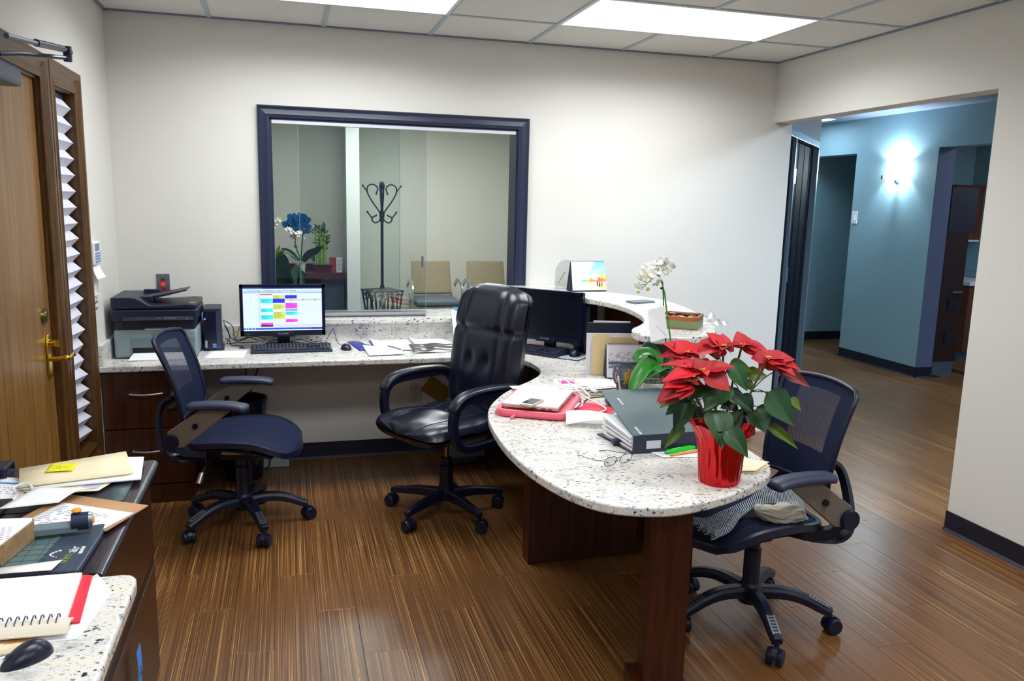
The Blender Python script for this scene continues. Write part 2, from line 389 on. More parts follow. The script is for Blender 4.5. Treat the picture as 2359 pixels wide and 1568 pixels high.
# ------------------------------------------------------------------ walls of the office
WX0, WX1, WZ0, WZ1 = .30, 1.775, .875, 2.032; TH = .13
b = B(); H = CZ+.03
b.b2(XL-.15, WX0, 0, TH, 0, H); b.b2(WX1, XR, 0, TH, 0, H); b.b2(WX0, WX1, 0, TH, WZ1, H); b.b2(WX0, WX1, 0, TH, 0, WZ0-.032)
wall_back = struct(build('wall_back', b, M_wall), 'off-white back wall holding the sliding reception window')
SY0, SY1, SZ0, SZ1 = -1.127, -.79, .40, 2.02; DY0, DY1, DZ = -2.25, -1.325, 2.02
b = B()
b.b2(XL-.15, XL, SY1, 0, 0, H); b.b2(XL-.15, XL, DY1, SY0, 0, H); b.b2(XL-.15, XL, SY0, SY1, 0, SZ0); b.b2(XL-.15, XL, SY0, SY1, SZ1, H)
b.b2(XL-.15, XL, DY0, DY1, DZ, H); b.b2(XL-.15, XL, -6.2, DY0, 0, H)
wall_left = struct(build('wall_left', b, M_wall), 'off-white left wall with the oak door')
HO = 2.16
b = B(); b.b2(XR, XR+TH, -6.2, YO, 0, H); b.b2(XR, XR+TH, YO, 0, HO, H)
wall_right = struct(build('wall_right', b, M_wall), 'off-white right wall with the opening to the hallway')
b = B(); b.b2(XR, XR+.14, .0, TH, 0, H); build('opening_jamb', b, M_wall, wall_right)
# cove bases
def cove(name, x0, y0, x1, y1, nx, ny, label):
    d = V((x1-x0, y1-y0, 0)); L = d.length; d.normalize(); n = V((nx, ny, 0))
    prof = [(0, 0), (.016, 0), (.012, .006), (.006, .014), (.005, .10), (0, .102)]
    b = B(); vs = []
    for p in (V((x0, y0, 0)), V((x1, y1, 0))): vs += [p+n*a+V((0, 0, z)) for a, z in prof]
    k = len(prof); b.add(vs, [(i, (i+1) % k, k+(i+1) % k, k+i) for i in range(k)]+[tuple(range(k-1, -1, -1)), tuple(range(k, 2*k))])
    return struct(build(name, b, M_base, smooth=30), label)
cove('baseboard_back', -.11, 0, 2.0, 0, 0, -1, 'black vinyl cove base under the back counter')
cove('baseboard_back_right', 2.4, 0, XR, 0, 0, -1, 'black vinyl cove base right of the reception desk')
cove('baseboard_right', XR, -6.1, XR, YO, -1, 0, 'black vinyl cove base along the right wall')
cove('baseboard_opening', XR-.006, YO, XR+TH, YO, 0, 1, 'black vinyl cove base round the end of the right wall')
cove('baseboard_left', XL, -.70, XL, -.62, 1, 0, 'black vinyl cove base on the left wall')

# ------------------------------------------------------------------ floor
M_plank = plank_mat(); M_sub = mat('floor_gap', (30, 20, 12), .6)
b = B(); b.b2(XL, 8.6, -6.2, 0, -.06, -.004); b.b2(XR, 8.6, 0, 4.0, -.06, -.004)
floor_o = struct(build('floor', b, M_sub), 'brown strand-pattern vinyl plank floor')
PW, PL = .1524, .9144; small = B(); pc = {}; nP = 0
Pj = m.inverted() if False else None
def to_px(p):
    d = V(p)-V((.379, -4.9092, 1.5819)); z = d.dot(_f)
    if z < .2: return None
    return (1179.5+1845.9*d.dot(_rx)/z, 784-1845.9*d.dot(_up)/z)
def rects(x0, x1, y0, y1):   # clip to the two floor areas
    out = []
    for (a, b_, c, d) in ((XL, XR+.02, -6.2, 0), (XR+.02, 8.6, -6.2, 4.0)):
        X0, X1, Y0, Y1 = max(x0, a), min(x1, b_), max(y0, c), min(y1, d)
        if X1-X0 > .012 and Y1-Y0 > .012: out.append((X0, X1, Y0, Y1))
    return out
cand = []
i0 = int(XL/PW)-1
for i in range(i0, int(8.6/PW)+1):
    off = (i*.371*PL*1.7) % PL
    for j in range(-8, 6):
        x0, x1 = i*PW, (i+1)*PW; y0 = j*PL+off; y1 = y0+PL
        for r_ in rects(x0, x1, y0, y1):
            cx, cy = (r_[0]+r_[1])/2, (r_[2]+r_[3])/2; q = to_px((cx, cy, 0)); vis = 0
            if q and -200 < q[0] < 2560 and 500 < q[1] < 1900: vis = 1
            hid = (cx < -.1 and cy < -2.2) or (cx > 4.3 and cy > (cx-3.7) and cx < 4.9) or (cx > 6.3 and cy > 1.4 and cy < 2.4 and cx < 7) or cx > 7.6
            if cx > 3.7 and cy < (-1.9 - (cx-3.7)*0.9): vis = 0
            dist = math.hypot(cx-.379, cy+4.909)
            cand.append((0 if vis and not hid else 1, dist, r_))
cand.sort(key=lambda t: (t[0], t[1]))
for k, (v_, dd, r_) in enumerate(cand):
    x0, x1, y0, y1 = r_; g = .0004
    if v_ == 0 and nP < 296:
        key = (round(x1-x0, 4), round(y1-y0, 3)); cx, cy = (x0+x1)/2, (y0+y1)/2
        if key in pc: o = pc[key].copy(); COL.objects.link(o); o.location = (cx, cy, 0)
        else:
            hx, hy = (x1-x0)/2, (y1-y0)/2; pb = B(); e = .0007
            vs = [(-hx+g, -hy+g, -.005), (hx-g, -hy+g, -.005), (hx-g, hy-g, -.005), (-hx+g, hy-g, -.005),
                  (-hx+g, -hy+g, -e), (hx-g, -hy+g, -e), (hx-g, hy-g, -e), (-hx+g, hy-g, -e),
                  (-hx+g+e, -hy+g+e, 0), (hx-g-e, -hy+g+e, 0), (hx-g-e, hy-g-e, 0), (-hx+g+e, hy-g-e, 0)]
            pb.add(vs, [(8, 9, 10, 11), (4, 5, 9, 8), (5, 6, 10, 9), (6, 7, 11, 10), (7, 4, 8, 11), (0, 1, 5, 4), (1, 2, 6, 5), (2, 3, 7, 6), (3, 0, 4, 7)])
            o = build('plank', pb, M_plank, floor_o, loc=(cx, cy, 0)); pc[key] = o
        nP += 1
    elif v_ == 0 or dd < 9:
        small.b2(x0+g, x1-g, y0+g, y1-g, -.005, 0)
o = build('plank', small, M_plank, floor_o); o['kind'] = 'stuff'

# ------------------------------------------------------------------ left wall: door, sidelight, blind
FX = -.513
def casing(b, p0, p1, out, wd=.095, th=.02, up=None):
    # moulded casing strip between p0 and p1 on plane x=XL, 'out' = direction (y,z) from opening outwards
    prof = [(0, -.008), (0, .012), (.006, .016), (.012, .012), (.018, .013), (.03, .008), (.045, .007), (.058, .012), (.066, .02), (.074, .022), (.09, .022), (.095, .016), (.095, -.008)]
    a = V(p0); c = V(p1); d = (c-a).normalized(); o_ = V((0, out[0], out[1])); k = len(prof); vs = []
    for p, s_ in ((a, -1), (c, 1)):
        for q, h in prof: vs.append(p+o_*(q*wd/.095)+V((h, 0, 0))+d*s_*(q*wd/.095)*(1 if up is None else up[0 if s_ < 0 else 1]))
    b.add(vs, [(i, (i+1) % k, k+(i+1) % k, k+i) for i in range(k)]+[tuple(range(k-1, -1, -1)), tuple(range(k, 2*k))])
door1 = thing('door_1', 'wide oak veneer door with brass lever on the left wall', 'door', (XL, (DY0+DY1)/2, 0)); door1['kind'] = 'structure'; del door1['category']
def W(name, b, mt, t, **k): return build(name, b, mt, t, world=True, **k)
b = B(); b.b2(XL-.05, XL-.012, DY0+.01, DY1-.012, .01, DZ-.008); W('door_leaf', b, M_door, door1, bevel=.002)
b = B(); casing(b, (XL, DY1, 0), (XL, DY1, DZ), (1, 0), up=(0, 1)); casing(b, (XL, DY0, DZ), (XL, DY1, DZ), (0, 1)); casing(b, (XL, DY0, 0), (XL, DY0, DZ), (-1, 0), up=(0, 1))
b.b2(XL-.15, XL, DY1-.01, DY1, 0, DZ); b.b2(XL-.15, XL, DY0, DY1, DZ-.01, DZ+.001); W('door_casing', b, M_trimw, door1, smooth=35)
# brass lever set
b = B(); hy, hz = -1.40, .93
b.lathe([(0, 0), (.022, 0), (.028, .004), (.03, .01), (.027, .014), (0, .016)], 24); 
lv = B()
pp = [(-.024, -.075), (.024, -.075), (.03, -.05), (.026, 0), (.03, .05), (.026, .07), (.012, .095), (0, .1), (-.012, .095), (-.026, .07), (-.03, .05), (-.026, 0), (-.03, -.05)]
lv.ext([(p[0], p[1]) for p in pp], (XL-.012, hy, hz), (0, 1, 0), (0, 0, 1), (1, 0, 0), .009)
hset = W('door_handle', lv, M_brass, door1, smooth=30, bevel=.003)
lv = B(); lv.cyl((XL-.004, hy, hz+.0), (XL+.05, hy, hz), .012, .009, 16); lv.sph((XL+.052, hy, hz), .014)
lv.tube(catmull([(XL+.05, hy, hz), (XL+.055, hy+.03, hz-.004), (XL+.058, hy+.075, hz+.004), (XL+.058, hy+.105, hz-.006)], 5), [.008]*8+[.007]*8, 10)
build('lever', lv, M_brass, hset, world=True, smooth=40)
lv = B(); lv.cyl((XL-.004, hy, hz+.062), (XL+.018, hy, hz+.062), .017, .015, 20); lv.box((XL+.025, hy, hz+.062), (.014, .006, .03)); build('thumb_turn', lv, M_brass, hset, world=True, smooth=40)
lv = B(); lv.cyl((XL-.012, -1.425, 1.105), (XL-.002, -1.425, 1.105), .032, .029, 28); lv.cyl((XL-.002, -1.425, 1.105), (XL+.002, -1.425, 1.105), .02, .018, 20)
W('deadbolt', lv, mat('antique_brass', (120, 112, 60), .3, .9), door1, smooth=40)
# closer
b = B(); b.box((XL+.045, -1.94, 1.955), (.07, .28, .062)); cl = W('door_closer', b, mat('closer_cover', (62, 70, 100), .35), door1, bevel=.014, seg=4)
b = B(); b.tube([(XL+.07, -1.99, 2.0), (XL+.1, -1.9, 2.018), (-.36, -1.585, 2.058)], .0075, 8); b.tube([(-.335, -2.36, 1.995), (-.348, -2.05, 2.03), (-.36, -1.595, 2.084)], [.0075, .0075, .0075], 8)
b.tube([(-.35, -2.02, 2.035), (-.357, -1.67, 2.076)], .0115, 12); b.cyl((-.36, -1.59, 2.045), (-.36, -1.59, 2.097), .014, .014, 14); b.cyl((-.36, -1.61, 2.081), (-.36, -1.57, 2.081), .014, .014, 12)
build('closer_arm', b, mat('closer_arm_metal', (46, 52, 78), .35, .3), cl, world=True, smooth=40)
# sidelight
sl = thing('window_1', 'narrow sidelight window beside the oak door, closed by a buckled pleated blind', 'window', (XL, (SY0+SY1)/2, SZ0)); sl['kind'] = 'structure'; del sl['category']
b = B(); casing(b, (XL, SY1, SZ0), (XL, SY1, SZ1), (1, 0)); casing(b, (XL, SY0, SZ1), (XL, SY1, SZ1), (0, 1)); casing(b, (XL, SY0, SZ0), (XL, SY0, SZ1), (-1, 0)); casing(b, (XL, SY0, SZ0), (XL, SY1, SZ0), (0, -1))
b.b2(XL-.15, XL, SY1-.006, SY1+.001, SZ0, SZ1); b.b2(XL-.15, XL, SY0-.001, SY0+.006, SZ0, SZ1); b.b2(XL-.15, XL, SY0, SY1, SZ1-.006, SZ1+.001); b.b2(XL-.15, XL, SY0, SY1, SZ0-.001, SZ0+.006)
W('window_casing', b, M_trimw, sl, smooth=35)
b = B(); b.b2(XL-.12, XL-.115, SY0, SY1, SZ0, SZ1); W('pane', b, glass_mat('night_glass', (.05, .07, .1), .08), sl)
M_blind = mat('pleated_blind_fabric', (214, 216, 230), .8)
b = B(); rnd = random.Random(3); n = 44; zt, zb = SZ1-.03, SZ0+.05; prev = None
zz = [zt-(zt-zb)*(k/n)**(.97) for k in range(n+1)]
for k in range(n):
    def row(i):
        z = zz[i]; o_ = .0 if i % 2 == 0 else .034
        sw = .018*sin(i*.33)+(.01*sin(i*1.7) if i > 26 else 0)
        slope = -.0 if i < 24 else -.018*min(1, (i-24)/14)
        return [V((XL-.034+o_*.9-(.012 if (i in (27, 31, 33)) else 0)*t, SY0+.010+t*.285+(.022 if i % 2 else 0)+sw*.4, z+slope*(t-.5)*2)) for t in (0, .33, .66, 1)]
    a, c = row(k), row(k+1)
    for j in range(3): b.quad(a[j], a[j+1], c[j+1], c[j])
bl = W('blind', b, M_blind, sl, solid=.0012)
b = B(); b.b2(XL-.07, XL-.03, SY0+.01, SY0+.30, SZ1-.035, SZ1-.012); W('blind_headrail', b, M_gun, sl)

# ------------------------------------------------------------------ things on the left and back walls
t = thing('alarm_keypad', 'white alarm keypad with small screen beside the wooden sidelight trim', 'keypad', (XL, -.585, 1.24))
b = B(); b.b2(XL, XL+.022, -.655, -.515, 1.24, 1.352); W('housing', b, M_white, t, bevel=.006)
b = B(); b.b2(XL+.022, XL+.024, -.625, -.545, 1.308, 1.342); W('screen', b, mat('lcd_green', (92, 118, 120), .3), t)
b = B()
for i in range(4):
    for j in range(4): b.b2(XL+.0215, XL+.0245, -.635+j*.028, -.615+j*.028, 1.25+i*.0135, 1.259+i*.0135)
W('keys', b, mat('key_blue', (120, 150, 205), .5), t)
o = B(); o.grid(5, 7, lambda u, v: (XL+.012+.018*(1-v)**2+.01*u*(1-v), -.65+.14*u, 1.235-.062*(1-v)))
tag(build('instruction_card', o, M_paper, solid=.0008), 'small curled printed card hanging under the alarm keypad', 'card')
t = thing('wall_switch_plate', 'white light switch plate low beside the sidelight trim', 'switch', (XL, -.6, 1.06))
b = B(); b.b2(XL, XL+.006, -.64, -.57, 1.085, 1.15); W('cover_plate', b, M_white, t, bevel=.002)
b = B(); b.b2(XL+.006, XL+.02, -.6, -.565, 1.088, 1.096); W('toggle', b, M_white, t)
t = thing('outlet_plate', 'white socket plate just below the switch beside the sidelight trim', 'outlet', (XL, -.6, 1.0))
b = B(); b.b2(XL, XL+.006, -.64, -.56, 1.0, 1.08); W('cover_plate', b, M_white, t, bevel=.002)
b = B(); [b.b2(XL+.006, XL+.0075, -.62+j*.02, -.614+j*.02, 1.02+i*.03, 1.032+i*.03) for i in (0, 1) for j in (0, 1, 2)]; W('slots', b, M_ink, t)
t = thing('indicator_plate', 'steel wall plate with three red square indicators above the printer', 'switch', (-.301, 0, 1.027))
b = B(); b.box((0, -.003, .058), (.07, .006, .116)); build('cover_plate', b, M_steel, t, bevel=.0015)
for i, z in enumerate((.028, .056, .083)):
    b = B(); b.box((0, -.008, z), (.02, .006, .015)); o = build('indicator', b, mat('red_lit', (255, 30, 10), .4, emit=1.4) if i == 1 else mat('red_dull', (130, 20, 14), .4), t)
    if i == 1: o['label'] = 'lit red indicator'
b = B(); [b.cyl((0, -.006, z), (0, -.0075, z), .003, .003, 10) for z in (.01, .106)]; build('screw', b, M_alu, t)
t = thing('wall_outlet', 'white duplex wall outlet under the back counter', 'outlet', (1.14, 0, .333))
b = B(); b.box((0, -.003, .06), (.07, .006, .12)); build('cover_plate', b, mat('outlet_ivory', (205, 200, 200), .4), t, bevel=.002)
b = B(); [b.box((x, -.0065, z), (.003, .002, .009)) for x in (-.008, .008) for z in (.036, .087)]; [b.cyl((0, -.006, z-.012), (0, -.0075, z-.012), .003, .003, 8) for z in (.036, .087)]; build('slots', b, M_ink, t)

# ------------------------------------------------------------------ reception window (window_2)
w2 = thing('window_2', 'interior sliding glass reception window with dark navy moulded frame', 'window', ((WX0+WX1)/2, 0, WZ0)); w2['kind'] = 'structure'; del w2['category']
prof = [(0, 0), (.0, .012), (.012, .014), (.018, .020), (.03, .016), (.045, .014), (.055, .02), (.060, .026), (.066, .026), (.066, 0)]
b = B(); k = len(prof)
def strip(p0, p1, o_, m0, m1):
    p0, p1, o_ = V(p0), V(p1), V(o_); d = (p1-p0).normalized(); vs = []
    for p, s_ in ((p0, m0), (p1, m1)):
        for q, h in prof: vs.append(p+o_*q+V((0, -h, 0))+d*s_*q)
    b.add(vs, [(i, (i+1) % k, k+(i+1) % k, k+i) for i in range(k)]+[tuple(range(k-1, -1, -1)), tuple(range(k, 2*k))])
strip((WX0, 0, WZ0), (WX0, 0, WZ1), (-1, 0, 0), 0, 1); strip((WX1, 0, WZ0), (WX1, 0, WZ1), (1, 0, 0), 0, 1); strip((WX0, 0, WZ1), (WX1, 0, WZ1), (0, 0, 1), -1, 1)
W('window_frame', b, M_navy, w2, smooth=35)
b = B(); b.b2(WX0-.001, WX0+.012, 0, TH+.02, WZ0, WZ1); b.b2(WX1-.012, WX1+.001, 0, TH+.02, WZ0, WZ1); b.b2(WX0, WX1, 0, TH+.02, WZ1-.01, WZ1+.001); W('jamb', b, M_navy, w2)
b = B(); b.b2(WX0+.012, WX1-.012, .004, .05, WZ1-.03, WZ1-.01); W('top_track', b, mat('track_white', (226, 228, 236), .3, .3), w2)
b = B(); b.b2(WX0+.012, 1.205, .012, .06, WZ0, WZ0+.012); b.b2(WX0+.012, 1.205, .012, .016, WZ0, WZ0+.03); b.b2(WX0+.012, 1.205, .034, .038, WZ0, WZ0+.03); b.b2(WX0+.012, 1.205, .056, .06, WZ0, WZ0+.03); W('bottom_track', b, mat('track_alu', (196, 198, 206), .3, .5), w2)
Gp = glass_mat('window_glass', (.95, .975, .97), .06)
Ge = mat('glass_edge', (150, 190, 185), .1)
for (x0, x1, y) in ((WX0+.014, 1.048, .048), (.458, 1.207, .024)):
    b = B(); b.b2(x0, x1, y-.003, y+.003, WZ0+.012, WZ1-.026); p = W('glass_pane', b, Gp, w2)
    b = B(); b.b2(x1, x1+.0015, y-.003, y+.003, WZ0+.012, WZ1-.028); b.b2(x0-.0015, x0, y-.003, y+.003, WZ0+.012, WZ1-.028); build('polished_edge', b, Ge, p, world=True)
    if x1 > 1.1:
        b = B(); b.b2(1.178, 1.192, y-.010, y-.003, 1.18, 1.25); build('finger_pull', b, M_steel, p, world=True, bevel=.002)
# granite sill through the window
b = B(); b.b2(.235, 1.86, -.062, 0, WZ0-.03, WZ0); b.b2(WX0+.001, WX1-.001, 0, TH, WZ0-.03, WZ0); b.b2(.235, 1.86, TH, .36, WZ0-.03, WZ0)
sill = tag(build('granite_sill', b, M_gran, bevel=.004), 'speckled granite sill running through the reception window', 'sill')
# ------------------------------------------------------------------ waiting room behind the window
WC = 2.60
b = B(); b.b2(1.006, 1.146, 3.95, 5.1, 0, WC); struct(build('wall_waiting_partition', b, paint('partition_lit_paint', (238, 238, 230))), 'white end of the partition wall in the waiting room')  # paint made lighter than the other walls for the light on this end
b = B(); b.b2(-2.2, 1.006, 4.5, 4.62, 0, WC); b.b2(1.146, 4.6, 4.98, 5.1, 0, WC)
struct(build('wall_waiting_back', b, M_waitwall), 'pale wall of the waiting room seen through the glass')
b = B(); b.b2(-2.3, -2.2, TH, 4.62, 0, WC); struct(build('wall_waiting_left', b, M_waitwall), 'left wall of the waiting room')
b = B(); b.add([(3.60, .14, 0), (3.60, .14, WC), (4.6, 1.24, WC), (4.6, 1.24, 0)], [(0, 1, 2, 3)]); b.b2(4.6, 4.72, 1.24, 5.1, 0, WC)
struct(build('wall_waiting_right', b, M_waitwall), 'right wall of the waiting room')
b = B(); b.b2(-2.3, 3.6, TH, 5.1, WC, WC+.05); b.b2(3.6, 4.7, 1.0, 5.1, WC, WC+.05); struct(build('ceiling_waiting', b, M_tile), 'white ceiling of the waiting room')
b = B(); b.b2(-2.3, 3.6, TH, 5.1, -.05, 0); b.b2(3.6, 4.6, 1.2, 5.1, -.05, 0); struct(build('floor_waiting', b, mat('waiting_carpet', (96, 100, 104), .95, var=.1, vscale=90)), 'grey carpet of the waiting room')
G = 'lights of the waiting room, out of sight'
troffer(1.7, 2.3, 2.4, 3.6, WC-.012, M_difw, 'waiting room ceiling light out of sight nearer the tan chairs', G)
troffer(.75, 1.35, 2.7, 3.3, WC-.012, M_difw, 'waiting room ceiling light out of sight nearer the coat rack', G)

# coat rack
M_iron = mat('wrought_iron', (26, 28, 44), .5, .3)
t = thing('coat_rack', 'black wrought iron coat rack with heart-shaped scroll hooks and square openwork stand', 'coat rack', (1.39, 4.0, 0), .35)
b = B(); b.tube([(0, 0, .6), (0, 0, 1.74)], .016, 12); b.sph((0, 0, 1.755), .028); b.cyl((0, 0, .6), (0, 0, .66), .035, .02, 14); b.sph((0, 0, 1.42), .03, 12, (1, 1, 1.4)); build('pole', b, M_iron, t, smooth=50)
for k in range(4):
    a = -.35+k*pi/2+.0; c_, s_ = cos(a), sin(a)
    def P(r, z): return (r*c_, r*s_, z)
    b = B(); b.tube(catmull([P(.012, 1.40), P(.03, 1.46), P(.1, 1.56), P(.155, 1.66), P(.15, 1.73), P(.09, 1.75), P(.045, 1.71), P(.06, 1.655)], 5), .008, 8); b.sph(P(.06, 1.65), .011, 8)
    b.tube([P(.15, 1.66), P(.2, 1.73)], .007, 8); b.sph(P(.205, 1.735), .012, 8); build('upper_hook', b, M_iron, t, smooth=50)
    b = B(); b.tube(catmull([P(.012, 1.40), P(.03, 1.36), P(.075, 1.34), P(.108, 1.37), P(.1, 1.40), P(.065, 1.415)], 5), .008, 8); b.sph(P(.062, 1.42), .011, 8)
    b.tube([P(.1, 1.38), P(.155, 1.45)], .007, 8); b.sph(P(.157, 1.455), .012, 8); build('lower_hook', b, M_iron, t, smooth=50)
b = B(); b.box((0, 0, .6), (.36, .36, .014)); build('stand_top', b, M_iron, t)
for sx in (-1, 1):
    for sy in (-1, 1):
        b = B(); b.tube([(sx*.165, sy*.165, .6), (sx*.13, sy*.13, .3), (sx*.15, sy*.15, 0)], .011, 8); build('leg', b, M_iron, t)
for k in range(4):
    a = k*pi/2; c_, s_ = cos(a), sin(a); b = B()
    def Q(x, z): return (x*c_-(.16-.1*(.6-z)*.35)*s_, x*s_+(.16-.1*(.6-z)*.35)*c_, z)
    for s2 in (-1, 1):
        b.tube([Q(s2*(.105+.03*cos(q)), .535+.035*sin(q)) for q in [i*pi/6 for i in range(11)]], .005, 6)
        b.tube([Q(s2*(.045+.02*cos(q)), .545+.03*sin(q)) for q in [i*pi/6 for i in range(12)]], .005, 6)
        for q in (0, 1, 2): b.tube(catmull([Q(s2*(.015+.045*q), .58), Q(s2*(.045-.01*q+.02*q), .45), Q(s2*(.02+.04*q), .3)], 4), .0045, 6)
    build('scroll_panel', b, M_iron, t)

# waiting chairs
M_tan = mat('tan_upholstery', (150, 138, 112), .85, bump=.2, bscale=500); M_seatg = mat('grey_vinyl_seat', (92, 104, 112), .6)
def waiting_chair(x, label):
    t = thing('waiting_chair', label, 'chair', (x, 4.6, 0), 0, None)
    b = B(); b.grid(9, 9, lambda u, v: ((u-.5)*(.455+.02*(1-v)), -.03-.10*(1-v)-.03*(4*(u-.5)**2)*-1, .50+.385*v)); build('backrest', b, M_tan, t, solid=.05, bevel=.02, seg=4, smooth=50)
    b = B(); b.box((0, -.33, .44), (.52, .5, .08)); build('seat', b, M_seatg, t, bevel=.03, seg=4, smooth=60)
    for s in (-1, 1):
        b = B(); b.sweep(catmull([(s*.285, -.06, .60), (s*.285, -.2, .665), (s*.285, -.36, .668), (s*.285, -.48, .62), (s*.285, -.51, .52), (s*.285, -.50, .3), (s*.285, -.49, 0)], 6), [(-.022, -.009), (.022, -.009), (.022, .009), (-.022, .009)], up=(0, 0, 1) if False else (1, 0, 0)); build('arm', b, M_alu, t, smooth=40)
        b = B(); b.tube([(s*.25, -.04, .5), (s*.26, -.02, 0)], .014, 8); build('rear_leg', b, M_alu, t)
    return t
waiting_chair(2.03, 'tan upholstered waiting chair beside the coat rack, behind the glass edge')
waiting_chair(2.70, 'tan upholstered waiting chair at the right edge of the window view')

# console
M_ma = wood('mahogany_console', (62, 28, 26), (94, 44, 38), .3, 'x')
t = thing('console_cabinet', 'mahogany console with plants on top left of the white partition', 'cabinet', (.4, 4.22, 0))
b = B(); b.b2(-1.0, .6, -.2, .25, .72, .79); build('top', b, M_ma, t); b = B(); b.b2(-1.0, .59, .2, .25, .79, .86); build('upstand', b, M_ma, t)
b = B(); b.b2(-.98, .58, -.15, .25, 0, .72); build('body', b, mat('console_body', (62, 68, 80), .5), t)
# bamboo
M_bam = mat('bamboo_green', (120, 150, 40), .4, var=.15, vscale=30); M_leafd = mat('leaf_dark_green', (28, 66, 30), .4, var=.2, vscale=30)
t = thing('lucky_bamboo', 'lucky bamboo stalks in a dark red rectangular pot on the console', 'plant', (.755, 4.1, .79))
b = B()
b.add([(sx*(.10 if z else .085), sy*(.055 if z else .045), z*.085) for z in (0, 1) for sx, sy in ((-1, -1), (1, -1), (1, 1), (-1, 1))], [(3, 2, 1, 0), (0, 1, 5, 4), (1, 2, 6, 5), (2, 3, 7, 6), (3, 0, 4, 7), (4, 5, 6, 7)]); b.box((0, 0, .083), (.215, .125, .012)); build('pot', b, mat('maroon_glaze', (88, 14, 32), .25), t, bevel=.004)
rnd = random.Random(5)
for k in range(9):
    x = rnd.uniform(-.06, .06); y = rnd.uniform(-.02, .02); h = rnd.choice([.28, .33, .38, .42, .25]); b = B()
    pts = [(x*(1+.3*q), y, .08+h*q) for q in [i/8 for i in range(9)]]; b.tube(pts, [.008+(.0025 if i % 2 else 0) for i in range(9)], 8); st = build('stalk', b, M_bam, t, smooth=40)
    b = B()
    for q in range(9):
        a = rnd.uniform(0, 2*pi); z0 = .08+h-rnd.uniform(0, .1); L = rnd.uniform(.05, .09); d = V((cos(a), sin(a)*.6, rnd.uniform(.3, 1.1))).normalized(); o_ = V((x*1.3, y, z0)); sd = d.cross(V((0, 1, .2))).normalized()*.007
        b.quad(o_-sd*.4, o_+d*L*.5-sd, o_+d*L, o_+d*L*.5+sd)
    build('leaves', b, M_leafd, st)
t = thing('terracotta_plant', 'variegated foliage plant in a terracotta pot at the left edge of the console', 'plant', (.245, 4.12, .79))
b = B(); b.lathe([(.05, 0), (.07, .10), (.075, .10), (.075, .12), (.06, .12)], 24); build('pot', b, mat('terracotta', (160, 72, 44), .8), t, smooth=40)
b = B()
for k in range(26):
    a = rnd.uniform(0, 2*pi); el = rnd.uniform(.2, 1.3); L = rnd.uniform(.1, .2); d = V((cos(a)*cos(el), sin(a)*cos(el), sin(el))); o_ = V((0, 0, .12))+d*rnd.uniform(.02, .08); sd = d.cross(V((0, .3, 1))).normalized()*.028
    b.quad(o_, o_+d*L*.5-sd, o_+d*L, o_+d*L*.5+sd)
build('foliage', b, mat('variegated_leaf', (120, 150, 50), .5, var=.5, vscale=60), t)
t = thing('card_holder', 'clear holder with a folded red and white card on the console beside the partition', 'card', (.9, 4.1, .79), .2)
b = B(); b.b2(-.075, -.0, -.002, .0, 0, .165); build('red_panel', b, mat('red_flower_card', (150, 50, 50), .5, var=.7, vscale=40), t)
b = B(); b.b2(0, .065, -.004, -.002, 0, .165); build('white_panel', b, M_paper, t); b = B(); [b.b2(.012, .05, -.0055, -.0045, .03+i*.014, .034+i*.014) for i in range(8)]; build('print', b, mat('faint_ink', (150, 150, 170), .6), t)

# ------------------------------------------------------------------ hallway through the opening
CH = 2.545
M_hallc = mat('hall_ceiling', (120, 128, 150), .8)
b = B(); b.b2(6.25, 6.44, 1.40, 2.53, 0, CH); b.b2(6.25, 6.44, -6.2, 1.40, 2.19, CH); b.b2(6.25, 6.44, 2.53, 3.56, 2.19, CH)
hallw = struct(build('wall_hallway', b, M_hallwall), 'blue-grey hallway wall carrying the lit sconce')
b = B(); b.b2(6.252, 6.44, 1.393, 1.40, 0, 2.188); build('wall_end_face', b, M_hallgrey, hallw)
b = B(); b.b2(4.9, 8.6, 3.56, 3.7, 0, CH); struct(build('wall_hallway_end', b, M_hallwall), 'blue-grey wall at the end of the hallway')
b = B(); b.b2(7.9, 8.6, -1.0, 3.56, 0, CH) ; b.b2(6.44, 7.9, 2.62, 2.75, 0, CH) ; struct(build('wall_side_room', b, M_hallwall), 'walls of the room beyond the hallway')
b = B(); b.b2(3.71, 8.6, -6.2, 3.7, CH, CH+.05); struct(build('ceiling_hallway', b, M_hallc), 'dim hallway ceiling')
cove('baseboard_hallway', 6.25, 2.53, 6.25, 1.393, -1, 0, 'black cove base under the sconce wall'); cove('baseboard_hallway_end', 5.0, 3.56, 7.4, 3.56, 0, -1, 'black cove base at the hallway end')
cove('baseboard_wall_end', 6.25, 1.393, 6.44, 1.393, 0, -1, 'black cove base on the wall end beside the tall cabinet')
troffer(4.3, 4.9, -3.0, -1.8, CH-.012, M_difh, 'hallway ceiling light out of sight beyond the right wall')
troffer(5.4, 6.0, 2.6, 3.2, CH-.012, diffuser_mat('hall_end_diffuser', 15, (.65, .85, 1)), 'ceiling light at the hallway end out of sight above the opening')
troffer(7.1, 7.6, .4, 1.0, CH-.012, diffuser_mat('side_room_diffuser', 20, (.8, .92, 1)), 'ceiling light of the side room out of sight')
